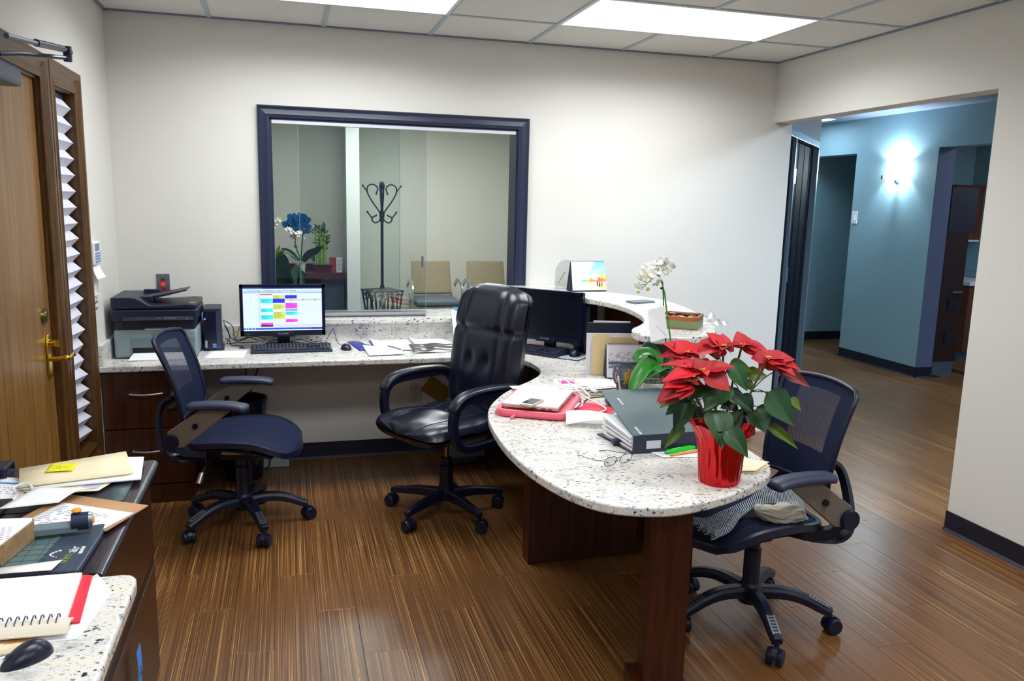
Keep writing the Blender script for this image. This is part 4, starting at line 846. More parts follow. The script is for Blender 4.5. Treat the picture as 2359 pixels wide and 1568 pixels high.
M_lea = mat('black_leather', (12, 17, 36), .30, bump=.35, bscale=160, spec=.55); M_seam = mat('leather_seam', (40, 48, 70), .4)
def leather_chair(loc, rz, base_ang):
    t = thing('leather_office_chair', 'high-backed black leather executive chair in the middle of the office', 'chair', loc, rz)
    b = B(); b.lathe([(0, .075), (.04, .075), (.045, .10), (.04, .15), (.035, .155), (.035, .26), (.028, .265), (.026, .30), (.0, .30)], 24); build('column', b, M_cpl, t, smooth=35)
    b = B(); b.cyl((0, 0, .29), (0, 0, .44), .012, .012, 14); o = build('gas_lift', b, mat('worn_brass_rod', (170, 140, 90), .25, 1), t, smooth=40); o['label'] = 'shiny brassy lift rod'
    for k in range(5):
        a = base_ang-rz+k*2*pi/5; c_, s_ = cos(a), sin(a); b = B()
        b.sweep([(.025*c_, .025*s_, .113), (.15*c_, .15*s_, .112), (.27*c_, .27*s_, .098), (.305*c_, .305*s_, .088)], [(-.022, -.026), (.022, -.026), (.02, .010), (.012, .018), (-.012, .018), (-.02, .010)], scales=[(1.1, 1.2), (.95, 1), (.8, .75), (.75, .7)]); build('base_leg', b, M_cpl, t, smooth=40, bevel=.003)
        caster(t, .295*c_, .295*s_, a+.9+k*1.7)
    b = B(); b.box((0, 0, .405), (.2, .2, .035)); b.box((.02, -.02, .372), (.09, .09, .05)); build('mechanism', b, M_cpl, t, bevel=.01)
    # seat: plump cushion of two panels
    def seat(u, v, top):
        x = -.24+.545*v; q = 2*u-1; e = (1-abs(q)**4)**.5; f = (1-abs(2*v-1)**6)**.5
        wv = .262*(1-.10*(1-v)**2)*(1-abs(2*v-1)**9)**.3
        z = .468+.062*e*f-.010*math.exp(-(q*5.0-2.6)**2)-.010*math.exp(-(q*5.0+2.6)**2)-.012*math.exp(-((v-.42)*14)**2)*(1-.5*abs(q))-.020*(1-v)*0 - .018*max(0, v-.7)**1*2
        z += .004*sin(14*v+3*q)*e*f
        if not top: z = .452-.046*e*f - .012*max(0, v-.7)*2
        return (x, q*wv, z)
    b = B(); b.grid(33, 33, lambda u, v: seat(u, v, True)); b.grid(17, 17, lambda u, v: seat(u, v, False)); build('seat', b, M_lea, t, smooth=75)
    b = B()
    for q in (.24, .76): b.tube([V(seat(q, v, True))+V((0, 0, .001)) for v in [.04+.93*i/24 for i in range(25)]], .0022, 6)
    build('seat_seam', b, M_seam, t, smooth=60)
    # back: padded slab, head section and two vertical seams
    def bk(u, v, side):
        q = 2*u-1; z = .49+.655*v; xc = -.235-.11*v+.02*sin(pi*v*.9)
        wv = (.272-.03*v-.02*(1-v)**3)*(1-.55*max(0, v-.93)/.07*abs(q)*.25)
        th = .072*(1-abs(q)**9)**.5*(1-abs(2*v-1)**10)**.4
        z -= .035*max(0, v-.6)/.4*abs(q)**3
        if side: 
            x = xc+th-.010*math.exp(-((v-.655)*40)**2)-.008*math.exp(-(q*5.2-2.9)**2*6)-.008*math.exp(-(q*5.2+2.9)**2*6)-.016*(math.exp(-(((v-.40)*14)**2+((abs(q)-.25)*8)**2)))
            x += .010*(v > .655)*math.exp(-((v-.82)*6)**2)
        else: x = xc-th*.9
        return (x, q*wv, z)
    b = B(); b.grid(37, 49, lambda u, v: bk(u, v, True)); build('back_cushion', b, M_lea, t, smooth=75)
    b = B(); b.grid(19, 25, lambda u, v: bk(u, v, False)); 
    for uu in (0.0, 1.0): pass
    build('back_shell', b, M_lea, t, smooth=75)
    b = B()
    for q in (.22, .78): b.tube([V(bk(q, v, True))+V((.001, 0, 0)) for v in [.03+.94*i/30 for i in range(31)]], .0022, 6)
    b.tube([V(bk(u, .655, True))+V((.002, 0, 0)) for u in [.03+.94*i/20 for i in range(21)]], .0022, 6); build('back_seam', b, M_seam, t, smooth=60)
    b = B(); b.box((-.24, 0, .455), (.05, .09, .16)); build('back_bracket', b, M_cpl, t, bevel=.008)
    for s in (-1, 1):
        y = s*.285
        lp = catmull([(-.25, y*.93, .60), (-.20, y, .648), (-.05, y, .655), (.10, y, .648), (.165, y, .615), (.185, y, .555), (.175, y, .47), (.13, y, .415), (.02, y*.96, .402), (-.12, y*.9, .405), (-.2, y*.85, .42)], 5)
        b = B(); b.sweep(lp, [(-.017, -.013), (.017, -.013), (.019, 0), (.017, .013), (-.017, .013), (-.019, 0)], up=(0, 1, 0), scales=[(1, 1.6)]*len(lp)); build('arm_frame', b, M_cpl, t, smooth=50, bevel=.002)
        pad = catmull([(-.24, y*.95, .648), (-.18, y, .672), (-.04, y, .682), (.09, y, .674), (.155, y, .648), (.195, y, .60)], 6)
        b = B(); b.sweep(pad, [(-.030, -.014), (.030, -.014), (.035, -.002), (.028, .012), (0, .018), (-.028, .012), (-.035, -.002)], scales=[.6, .85]+[1]*(len(pad)-4)+[.95, .75]); build('arm_pad', b, M_lea, t, smooth=55, bevel=.004)
    for ch in t.children:
        if ch.name.split('.')[0] not in ('column', 'base_leg', 'caster', 'gas_lift'): ch.location.z = .022
    return t
c2 = leather_chair((1.14, -1.04, 0), R(207), R(-68))

# ------------------------------------------------------------------ scarf on the right chair seat
def stripes(name, c0, c1, sc, rot):
    m = bpy.data.materials.new(name); m.use_nodes = True; N = m.node_tree.nodes; L = m.node_tree.links; b = N['Principled BSDF']
    tc = N.new('ShaderNodeTexCoord'); mp = N.new('ShaderNodeMapping'); L.new(tc.outputs['UV'], mp.inputs[0])
    wv = N.new('ShaderNodeTexWave'); wv.inputs['Scale'].default_value = sc; wv.inputs['Distortion'].default_value = .6; wv.inputs['Detail'].default_value = 1; wv.bands_direction = rot
    L.new(mp.outputs[0], wv.inputs[0]); r = ramp(N, [(.38, lin(c0)), (.62, lin(c1))]); L.new(wv.outputs['Fac'], r.inputs[0]); L.new(r.outputs[0], b.inputs['Base Color'])
    b.inputs['Roughness'].default_value = .9; b.inputs['Specular IOR Level'].default_value = .1
    return m
def uvgrid(name, nu, nv, f, mt, parent=None, solid=.004):
    me = bpy.data.meshes.new(name); vs = [f(i/(nu-1), j/(nv-1)) for j in range(nv) for i in range(nu)]
    if parent is not None and parent.name in INV: vs = [tuple(INV[parent.name]@V(v)) for v in vs]
    me.from_pydata(vs, [], [(j*nu+i, j*nu+i+1, (j+1)*nu+i+1, (j+1)*nu+i) for j in range(nv-1) for i in range(nu-1)])
    uv = me.uv_layers.new(name='UVMap')
    for p in me.polygons:
        p.use_smooth = True
        for li in p.loop_indices:
            vi = me.loops[li].vertex_index; uv.data[li].uv = ((vi % nu)/(nu-1), (vi//nu)/(nv-1))
    me.materials.append(mt); o = bpy.data.objects.new(name, me); COL.objects.link(o)
    if parent is not None: o.parent = parent
    if solid: md = o.modifiers.new('s', 'SOLIDIFY'); md.thickness = solid; md.offset = 0
    return o
sc_ = thing('scarf', 'crumpled black and white striped scarf with a cream end on the right chair seat', 'scarf', (1.93, -2.50, .475))
path = catmull([(1.765, -2.53, .476), (1.83, -2.52, .478), (1.90, -2.49, .500), (1.98, -2.475, .525), (2.05, -2.47, .560), (2.11, -2.465, .580), (2.165, -2.46, .566), (2.205, -2.465, .512)], 6)
wd = [.085, .08, .07, .06, .05, .045, .042, .04, .038, .036, .036, .036, .036, .038, .04, .042, .045, .048, .05, .052, .055, .058, .06, .06]
def scf(u, v):
    i = v*(len(path)-1); k = min(int(i), len(path)-2); p = path[k].lerp(path[k+1], i-k); d = (path[k+1]-path[k]).normalized(); sd = d.cross(V((0, 0, 1))).normalized()
    w_ = .075-.10*v*(1-v)*1.6-.02*v; q = 2*u-1
    k_ = max(0, min(1, (v-.45)*4)); w_ += .022*k_
    return tuple(p+sd*q*w_+V((0, 0, .010*sin(q*11+v*5)*(1-v*.3)+.014*(1-q*q)*k_-.055*k_*max(0, q+.2)**1.3)))
uvgrid('striped_cloth', 34, 70, scf, stripes('scarf_stripes', (20, 28, 52), (206, 216, 226), 22, 'Y'), sc_)
b = B(); rnd = random.Random(2)
for i in range(36):
    q = -1+2*i/35; p = V(scf((q+1)/2, 0)); b.tube([p, p+V((-.010-rnd.random()*.008, rnd.uniform(-.006, .006), -.004))], [.0018, .0008], 5)
build('fringe', b, mat('fringe_grey', (170, 182, 190), .9), sc_, world=True)
def cream(u, v):
    a = u*2*pi; x = v*2-1; r_ = .040*(1-abs(x)**3)**.5*(1+.13*sin(8*a+9*v)+.06*sin(15*a-6*v)); c0 = V((2.068+.092*x, -2.548+.02*x*x-.012*x, .508-.004*x+.005*sin(x*5)))
    return tuple(c0+V((-.25*r_*cos(a), r_*cos(a), r_*sin(a)*.80)))
uvgrid('cream_cloth', 60, 26, cream, mat('cream_knit', (206, 200, 180), .9, spec=.1, bump=.4, bscale=300), sc_, 0)
# ------------------------------------------------------------------ monitors
def monitor(label, loc, rz, on, group=None):
    t = thing('computer_monitor', label, 'monitor', loc, rz)
    b = B(); b.lathe([(0, 0), (.072, 0), (.072, .006), (.03, .012), (0, .012)], 32, c=(0, .085, 0), rf=lambda a, i: 1+.5*abs(cos(a))); build('stand_base', b, M_blk2, t, smooth=40)
    b = B(); b.box((0, .055, .075), (.07, .03, .15)); build('stand_neck', b, M_blk2, t, bevel=.006)
    b = B(); w_, h0, h1 = .234, .070, .363
    fr = [(-w_, w_, h1-.018, h1), (-w_, w_, h0, h0+.030), (-w_, -w_+.018, h0, h1), (w_-.018, w_, h0, h1)]
    for x0, x1, z0, z1 in fr: b.b2(x0, x1, -.015, .0, z0, z1)
    build('bezel', b, M_blk2, t)
    b = B(); b.b2(-w_, w_, .0, .02, h0, h1); b.b2(-.16, .16, .02, .045, h0+.04, h1-.05); build('rear_shell', b, M_blk, t, bevel=.006)
    b = B(); b.b2(-.06, .06, -.017, -.004, h0-.006, h0+.022); build('chin', b, M_blk2, t, bevel=.004)
    text('PLANAR', .0125, mat('silver_print', (150, 156, 170), .4), t, (0, -.0176, h0+.012), (pi/2, 0, 0), sx=1.25)
    text('PL2210', .006, mat('silver_print', (150, 156, 170), .4), t, (-.19, -.0154, h0+.012), (pi/2, 0, 0))
    sx0, sx1, sz0, sz1 = -.2165, .2165, h0+.0295, h1-.0175
    if not on:
        b = B(); b.b2(sx0, sx1, -.008, -.006, sz0, sz1); build('screen', b, mat('screen_off', (8, 12, 26), .28, spec=.5), t)
        return t
    b = B(); Y = -.0080
    def q(x0, x1, y0, y1, c, dy=0):
        u0, u1 = (x0+5)/1760, (x1+5)/1760; v0, v1 = (y0-440)/960, (y1-440)/960
        X0, X1 = sx0+(sx1-sx0)*u0, sx0+(sx1-sx0)*u1; Z0, Z1 = sz1-(sz1-sz0)*v0, sz1-(sz1-sz0)*v1
        b.quad((X0, Y-dy*.00006, Z1), (X1, Y-dy*.00006, Z1), (X1, Y-dy*.00006, Z0), (X0, Y-dy*.00006, Z0), c)
    q(-5, 1755, 440, 1400, (222, 238, 250)); q(-5, 1755, 440, 466, (44, 84, 178), 1); q(-5, 420, 440, 456, (90, 170, 240), 2); q(-5, 1755, 516, 526, (90, 140, 235), 1); q(-5, 1755, 549, 558, (90, 140, 235), 1)
    rnd = random.Random(11)
    for i in range(40): x = 20+i*29; q(x, x+16, 499, 513, rnd.choice([(70, 80, 160), (120, 90, 120), (60, 110, 200), (200, 210, 235)]), 1)
    for i in range(28): x = 30+i*30; q(x, x+15, 535, 546, rnd.choice([(70, 130, 120), (160, 90, 140), (60, 110, 200), (160, 170, 215)]), 1)
    for i in range(9): q(15+i*30, 35+i*30, 470, 478, (170, 185, 215), 1)
    q(268, 272, 560, 1330, (190, 205, 235), 1)
    for y in range(620, 1320, 24):
        for x in range(45, 220, 28):
            if rnd.random() < .6: q(x, x+14, y, y+6, (200, 214, 232), 1)
    for i, y in enumerate(range(590, 1310, 16)): q(345, 362 if i % 6 else 372, y, y+5, (70, 90, 150), 1)
    for x in (372, 650, 922, 1196, 1468, 1740): q(x, x+3, 565, 1330, (196, 214, 236), 1)
    for y in range(600, 1320, 48): q(650, 1740, y, y+2, (206, 224, 240), 1)
    C, Yl, Bl, Mg = (70, 238, 250), (216, 226, 104), (44, 58, 226), (248, 84, 240)
    for blk in [(375, 640, 583, 603, (205, 84, 72)), (650, 918, 610, 682, Yl), (925, 1190, 608, 682, Bl), (375, 645, 682, 780, C), (652, 918, 685, 780, Bl), (925, 1738, 690, 730, (214, 208, 202)), (655, 918, 812, 925, Yl), (930, 1195, 785, 905, Mg), (378, 650, 905, 980, C), (930, 1197, 930, 950, Bl), (655, 918, 980, 1140, Yl), (930, 1197, 975, 1048, C), (378, 650, 1048, 1145, C), (932, 1197, 1145, 1215, Mg), (380, 648, 1220, 1268, Mg), (380, 648, 1268, 1310, (92, 42, 62)), (650, 1740, 1262, 1320, (226, 214, 240)), (-5, 1755, 1336, 1378, (24, 104, 224)), (-5, 300, 1336, 1378, (30, 140, 240)), (1500, 1755, 1336, 1378, (20, 60, 160)), (-5, 1755, 1380, 1400, (252, 254, 255))]:
        q(*blk, 2)
        x0, x1, y0, y1, c = blk
        if x1-x0 < 300 and y1-y0 > 40 and c is not Bl and y0 > 600:
            yy = y0+10
            while yy < y1-8:
                xx = x0+25; 
                while xx < x0+200*rnd.uniform(.5, 1.1): ww = rnd.uniform(12, 40); q(xx, xx+ww, yy, yy+9, tuple(int(v*.55) for v in c), 3); xx += ww+10
                yy += 24
    for x in (1035, 1300, 1570):
        for y in (694, 716): q(x, x+60, y, y+8, (110, 120, 120), 3)
    for x in (35, 90, 160, 230): q(x, x+30, 1346, 1370, (210, 235, 250), 3)
    o = build('screen', b, M_vce, t); o['label'] = 'lit screen showing a coloured appointment schedule'
    def sm(x, y): return (sx0+(sx1-sx0)*(x+5)/1760, -.0084, sz1-(sz1-sz0)*(y-440)/960)
    for i, s in enumerate(['12', '1', '2', '3', '4', '5', '6', '7']): text(s, .0072, M_ink, t, sm(315, 605+i*98), (pi/2, 0, 0), name='hour_number', ext=.00003)
    return t
monitor('black computer monitor with lit schedule screen beside the small desktop computer', (.351, -.185, DT), 0, True)
monitor('black computer monitor with a dark screen, turned away behind the leather chair', (1.815, -.553, DT), R(-46), False)

def keyboard(label, loc, rz, pink=False):
    t = thing('keyboard', label, 'keyboard', loc, rz); b = B(); w_, d_ = .22, .0775
    b.add([(-w_, -d_, 0), (w_, -d_, 0), (w_, d_, 0), (-w_, d_, 0), (-w_, -d_, .014), (w_, -d_, .014), (w_, d_, .026), (-w_, d_, .026)], [(3, 2, 1, 0), (4, 5, 6, 7), (0, 1, 5, 4), (1, 2, 6, 5), (2, 3, 7, 6), (3, 0, 4, 7)]); build('case', b, M_blk, t, bevel=.005, seg=2)
    b = B()
    for r_ in range(6):
        y = -.058+r_*.0205+(.004 if r_ == 5 else 0)
        for blk, (x0, n) in enumerate(((-.205, 15), (.092, 3), (.152, 3))):
            if r_ == 0 and blk == 0:
                for xa, xb in ((-.205, -.18), (-.178, -.16), (-.158, -.135), (-.133, -.03), (-.028, -.005), (-.003, .02), (.022, .045), (.047, .078)): b.b2(xa, xb, y, y+.016, .012, .0215+r_*.002)
                continue
            for k in range(n):
                if blk == 1 and r_ in (2,) or (blk == 1 and r_ == 1 and k != 1): continue
                xa = x0+k*.0192; b.b2(xa, xa+.0158, y, y+.0165, .012, .0215+r_*.0022)
    o = build('keys', b, mat('key_charcoal', (30, 36, 56), .45), t, bevel=.0015, seg=1); o['kind'] = 'stuff'
    if pink: b = B(); b.box((-.0, .083, .028), (.13, .012, .003)); build('pink_note', b, mat('hot_pink', (250, 60, 150), .6), t)
    return t
keyboard('black keyboard before the lit monitor', (.394, -.298, DT), R(1.5))
keyboard('black keyboard with a pink strip before the dark monitor', (1.728, -.532, DT+.0005), R(-51), True)
def mouse(label, loc, rz, sc=1.0, wheel=True):
    t = thing('computer_mouse', label, 'mouse', loc, rz); b = B()
    def sf(u, v):
        a = 2*pi*u; r_ = sin(pi*v/2)
        x = .031*r_*cos(a)*(1-.12*sin(a)); y = .054*r_*sin(a); z = .036*(max(0, 1-r_**2.4))**.6*(1-.25*(y/.054)-.15*(y/.054)**2)+.001
        return (x*sc, y*sc, z*sc)
    b.grid(32, 14, sf, closed_u=True)
    build('shell', b, mat('mouse_shell', (20, 25, 44), .3, spec=.5), t, smooth=60)
    b = B(); b.cyl((-.003*sc, .034*sc, .022*sc), (.003*sc, .034*sc, .022*sc), .008*sc, .008*sc, 14); build('scroll_wheel', b, M_gun, t)
    b = B(); b.tube([(0, .051*sc, .012*sc), (0, .015*sc, .034*sc)], .0007*sc, 5); build('button_split', b, M_ink, t)
    return t
m1_ = mouse('small black mouse between the lit monitor and the blue folder', (.693, -.30, DT), R(10), .95)
mouse('black mouse on the chevron mouse pad', (1.945, -.695, DT+.003), R(-30), 1.05)
mouse('large dark cordless mouse on the granite in the left foreground', (-.098, -3.372, DT), R(132), .86)
b = B(); b.tube(catmull([(.685, -.255, DT+.012), (.655, -.19, DT+.02), (.64, -.12, DT+.07), (.635, -.09, DT+.09), (.61, -.09, DT+.05), (.585, -.12, DT+.012), (.56, -.07, DT+.006)], 7), .0018, 6)
build('cord', b, M_blk, m1_, world=True, smooth=60)
# desktop computers
def tower(label, loc, rz, w_, d_, h_, led):
    t = thing('desktop_computer', label, 'computer', loc, rz)
    b = B(); b.b2(-w_/2, w_/2, -d_/2, d_/2, 0, h_); build('case', b, M_blk, t, bevel=.003)
    b = B(); b.b2(-w_/2+.004, w_/2-.028, -d_/2-.006, -d_/2, .012, h_-.012); build('front_panel', b, M_blk2, t, bevel=.002)
    b = B(); b.b2(w_/2-.026, w_/2-.003, -d_/2-.004, -d_/2, .01, h_-.012); [b.b2(w_/2-.02, w_/2-.009, -d_/2-.005, -d_/2-.003, h_-.05-i*.03, h_-.042-i*.03) for i in range(5)]; build('port_strip', b, M_gun, t)
    b = B()
    if led:
        b.sph((-w_/2+.008, -d_/2-.006, h_-.055), .0045, 10); build('power_light', b, mat('blue_led', (20, 60, 255), .3, emit=14), t)
        b = B(); b.b2(-w_/2+.005, -w_/2+.017, -d_/2-.0075, -d_/2-.006, .02, .06); build('badge', b, mat('silver_print', (150, 156, 170), .4), t)
        b = B(); b.b2(-.001, .018, -d_/2-.0075, -d_/2-.006, .018, .042); o = build('sticker', b, mat('sticker_blue', (60, 120, 220), .4), t); b = B(); b.b2(-.001, .007, -d_/2-.008, -d_/2-.0075, .034, .042); build('sticker_corner', b, mat('sticker_orange', (240, 150, 40), .4), o)
        b = B(); [b.b2(-w_/2+.006+i*.012, -w_/2+.010+i*.012, -.1, .1, h_, h_+.0015) for i in range(7)]; build('top_ribs', b, M_gun, t)
    else:
        [b.b2(-w_/2+.012, -w_/2+.02, -d_/2-.0075, -d_/2-.006, .10+i*.022, .106+i*.022) for i in range(4)]; build('front_ports', b, mat('port_blue', (50, 70, 130), .4), t)
    b = B(); b.b2(-w_/2-.006, w_/2+.012, -d_/2+.01, d_/2-.01, 0, .006) if led else b.b2(-w_/2, w_/2, -.02, .02, 0, .001); build('stand_foot', b, M_blk2, t)
    return t
tower('small upright desktop computer with a blue power light beside the printer', (-.032, -.135, DT), R(3), .092, .22, .235, True)
tower('tall black computer tower behind the dark monitor', (2.062, -.545, DT), R(-34), .09, .20, .285, False)
# cables behind the small computer
def cable(name, pts, r, mt, label, n=6):
    b = B(); b.tube(catmull(pts, n), r, 6); return tag(build(name, b, mt, smooth=60), label, 'cable')
z = DT
cable('black_cable', [(.02, -.10, z+.15), (.05, -.08, z+.13), (.07, -.07, z+.10), (.075, -.06, z+.05), (.09, -.05, z+.012), (.14, -.06, z+.01), (.2, -.07, z+.012)], .0025, M_blk, 'black cable dropping from the small computer behind the lit monitor')
cable('black_cable', [(.02, -.09, z+.14), (.045, -.1, z+.09), (.06, -.11, z+.05), (.10, -.11, z+.03), (.15, -.10, z+.045), (.2, -.09, z+.05), (.25, -.08, z+.03)], .0022, M_blk, 'black cable hanging level from the computer towards the lit monitor')
cable('black_cable', [(.03, -.12, z+.05), (.055, -.13, z+.03), (.06, -.12, z+.008), (.1, -.13, z+.006), (.13, -.16, z+.006), (.11, -.20, z+.005), (.15, -.22, z+.006), (.2, -.2, z+.006)], .0028, M_blk, 'thick black cable looping beside the keyboard corner')
cable('black_cable', [(.02, -.08, z+.12), (.04, -.06, z+.08), (.05, -.07, z+.04), (.035, -.09, z+.015), (.07, -.06, z+.01), (.12, -.04, z+.03), (.16, -.05, z+.04), (.21, -.07, z+.02)], .0022, M_blk, 'coiled black cable against the backsplash beside the computer')
cable('black_cable', [(.24, -.13, z+.01), (.30, -.1, z+.03), (.36, -.09, z+.012), (.44, -.1, z+.03), (.5, -.1, z+.012), (.57, -.1, z+.02)], .0022, M_blk, 'black cable under the lit monitor')
cable('yellow_cable', [(.085, -.10, z+.004), (.088, -.09, z+.04), (.10, -.08, z+.08), (.113, -.07, z+.105), (.105, -.06, z+.10), (.09, -.06, z+.08), (.06, -.07, z+.06)], .0028, mat('cable_yellow', (196, 160, 20), .5), 'yellow network cable bent in a hook beside the small computer')
cable('black_cable', [(1.92, -.56, z+.07), (2.0, -.62, z+.03), (2.02, -.66, z+.01), (1.99, -.68, z+.006), (1.95, -.665, z+.02)], .002, M_blk, 'black mouse cable curling beside the chevron pad')
# ------------------------------------------------------------------ printer
t = thing('printer', 'grey and black multifunction laser printer on the left end of the counter', 'printer', (-.292, -.235, DT))
M_pb = mat('printer_grey', (134, 152, 158), .4); M_pk = mat('printer_black', (20, 28, 50), .4, bump=.08, bscale=600)
b = B(); b.b2(-.203, .203, -.185, .165, .004, .155); build('body', b, M_pb, t, bevel=.016, seg=4, smooth=50)
b = B(); b.b2(-.190, .190, -.178, .16, .15, .205); build('output_bay', b, mat('bay_black', (6, 8, 20), .5), t)
b = B(); b.b2(-.195, -.15, -.183, .16, .153, .205); build('bay_side', b, M_pk, t, bevel=.004); b = B(); b.b2(.12, .195, -.183, .16, .153, .215); build('bay_side', b, M_pk, t, bevel=.004)
b = B(); b.b2(-.208, .207, -.192, .168, .200, .258); build('scanner', b, M_pk, t, bevel=.008, seg=3)
b = B(); b.add([(-.15, -.193, .222), (.19, -.193, .222), (.19, -.215, .206), (-.15, -.215, .206), (-.15, -.193, .2), (.19, -.193, .2)], [(0, 1, 2, 3), (3, 2, 5, 4), (0, 3, 4), (1, 5, 2)]); cp = build('control_panel', b, M_pk, t)
b = B(); Z = lambda x, k: (x, -.196-k*.0065, .2205-k*.0045)
for x, k, c in [(-.07, 2.2, (220, 40, 50)), (.135, .6, (240, 60, 40)), (.158, 2.0, (150, 170, 240))]+[(.055+i*.014, j*.8+.3, (120, 126, 146)) for i in range(4) for j in range(3)]+[(-.08+i*.012, .8, (110, 116, 136)) for i in range(4)]+[(.01, .5, (120, 126, 146)), (.025, .5, (120, 126, 146)), (.018, 1.6, (120, 126, 146))]:
    p = V(Z(x, k)); b.quad(p+V((-.004, -.0008, .001)), p+V((.004, -.0008, .001)), p+V((.004, -.003, -.0005)), p+V((-.004, -.003, -.0005)), c)
build('buttons', b, vcol_mat('button_print', .5), cp)
prof = [(-.207, .262), (.205, .262), (.205, .285), (.16, .287), (.0, .278), (-.02, .281), (-.04, .291), (-.06, .306), (-.085, .318), (-.11, .322), (-.207, .322)]
b = B(); b.ext(prof, (0, -.19, 0), (1, 0, 0), (0, 0, 1), (0, 1, 0), .355); build('lid', b, M_pk, t, bevel=.006, seg=3, smooth=35)
b = B(); b.ext([(-.09, .298), (.03, .315), (.15, .345), (.15, .352), (.02, .326), (-.09, .309)], (0, -.09, 0), (1, 0, 0), (0, 0, 1), (0, 1, 0), .17); b.b2(-.09, -.02, -.11, -.085, .29, .318); b.b2(-.09, .0, .08, .12, .30, .335); build('feeder_tray', b, M_pk, t, bevel=.003)
b = B(); b.b2(.168, .196, -.15, -.125, .287, .2885); o = build('sticker', b, mat('sticker_orange2', (250, 150, 50), .5), t); o['label'] = 'orange sticker'
b = B(); b.add([(-.05, -.190, .158), (.045, -.190, .158), (.055, -.184, .15), (-.06, -.184, .15), (-.05, -.178, .160), (.045, -.178, .160)], [(0, 1, 2, 3), (0, 1, 5, 4)]); build('flap', b, M_pb, t, solid=.003)
text('SAMSUNG', .0145, mat('print_grey', (66, 80, 96), .5), t, (.02, -.1857, .124), (pi/2, 0, 0), sx=1.2)
text('xpress', .016, mat('silver_print', (150, 156, 170), .4), t, (-.155, -.15, .3223), (0, 0, 0), sx=1.1)
b = B(); b.b2(-.125, .19, -.1862, -.185, .018, .108); build('tray_door', b, mat('printer_grey_dark', (112, 132, 142), .4), t, bevel=.001)
b = B(); b.b2(-.115, .18, -.1875, -.186, .010, .058); build('tray_slot', b, mat('bay_black', (6, 8, 20), .5), t)
b = B(); b.add([(-.128, -.255, .004), (.16, -.245, .004), (.16, -.186, .03), (-.11, -.186, .03)], [(0, 1, 2, 3)]); b.b2(-.125, .16, -.25, -.186, .001, .004); build('output_paper', b, M_paper, t, solid=.0015)
# ------------------------------------------------------------------ papers and small things
def sheet(name, c4, z, label, cat, mt=None, th=.0012, curl=None, group=None, n=8, print_=None, bevel=0):
    # c4: four world xy corners (a,b,c,d) anticlockwise; curl(u,v) -> extra height
    a, b_, c, d = [V((p[0], p[1], 0)) for p in c4]
    g = B(); g.grid(n, n, lambda u, v: (a*(1-u)*(1-v)+b_*u*(1-v)+c*u*v+d*(1-u)*v)+V((0, 0, z+(curl(u, v) if curl else 0))))
    ctr = (a+b_+c+d)/4
    t = thing(name, label, cat, (ctr.x, ctr.y, z), 0, group)
    o = build('sheet', g, mt or M_paper, t, world=True, solid=th, smooth=60)
    if print_:
        g = B()
        for (u0, u1, v0, v1, col) in print_:
            P = lambda u, v: tuple((a*(1-u)*(1-v)+b_*u*(1-v)+c*u*v+d*(1-u)*v)+V((0, 0, z+(curl(u, v) if curl else 0)+th*.5+.0006)))
            g.quad(P(u0, v0), P(u1, v0), P(u1, v1), P(u0, v1), col)
        build('print', g, M_vc, t, world=True)
    return t
def lines(u0, u1, v0, v1, n, col=(150, 155, 185), along='u', seed=1, fill=.5):
    r = random.Random(seed); out = []
    for i in range(n):
        q = v0+(v1-v0)*(i+.5)/n; h = (v1-v0)/n*.16; x = u0
        while x < u1:
            w_ = r.uniform(.03, .12); out.append((x, min(u1, x+w_), q-h, q+h, col)); x += w_+.02+r.random()*.03*(1/fill)
            if r.random() < .15: break
    return out
# on the back counter
sheet('blank_paper', [(-.065, -.455), (.142, -.47), (.157, -.255), (-.046, -.245)], DT+.001, 'blank white sheet in front of the small desktop computer', 'paper')
sheet('blue_folder', [(.765, -.37), (.95, -.33), (.92, -.045), (.715, -.06)], DT+.001, 'dark blue plastic folder beside the small mouse', 'folder', mat('folder_blue', (36, 44, 150), .3, var=.15, vscale=30), th=.002, curl=lambda u, v: .004*sin(u*9)*v)
sheet('paper_stack', [(.86, -.40), (1.09, -.40), (1.075, -.05), (.855, -.06)], DT+.006, 'white papers with a curled corner lying over the blue folder', 'paper', th=.003, curl=lambda u, v: .012*max(0, 1-u*3)**2*(v > .6)*(v-.6)*2.5+.001)
sheet('writing_pad', [(.80, -.545), (1.005, -.525), (.975, -.30), (.79, -.27)], DT+.009, 'white notepad with a dark edge lying askew at the counter edge', 'notepad', th=.006, curl=lambda u, v: .006*max(0, 1-u*2)*v)
sheet('paper_stack', [(1.06, -.50), (1.31, -.47), (1.31, -.25), (1.055, -.27)], DT+.003, 'papers under a crumpled plastic sleeve left of the leather chair back', 'paper', curl=lambda u, v: .003*sin(u*7)+.003, print_=lines(.1, .9, .2, .8, 7, (196, 170, 200)))
sheet('paper_stack', [(1.10, -.30), (1.35, -.28), (1.31, -.035), (1.09, -.04)], DT+.005, 'white papers with a turned-up corner against the granite upstand', 'paper', th=.003, curl=lambda u, v: .018*max(0, 1-u*4)**2*v)
sheet('plastic_sleeve', [(1.05, -.505), (1.32, -.47), (1.32, -.25), (1.06, -.25)], DT+.010, 'clear crumpled plastic sleeve over printed papers at the counter edge', 'sleeve', glass_mat('film', (.92, .92, .97), .12, .12), th=.0004, n=18, curl=lambda u, v: .005*sin(9*u+6*v)*sin(7*v-3*u)+.003)
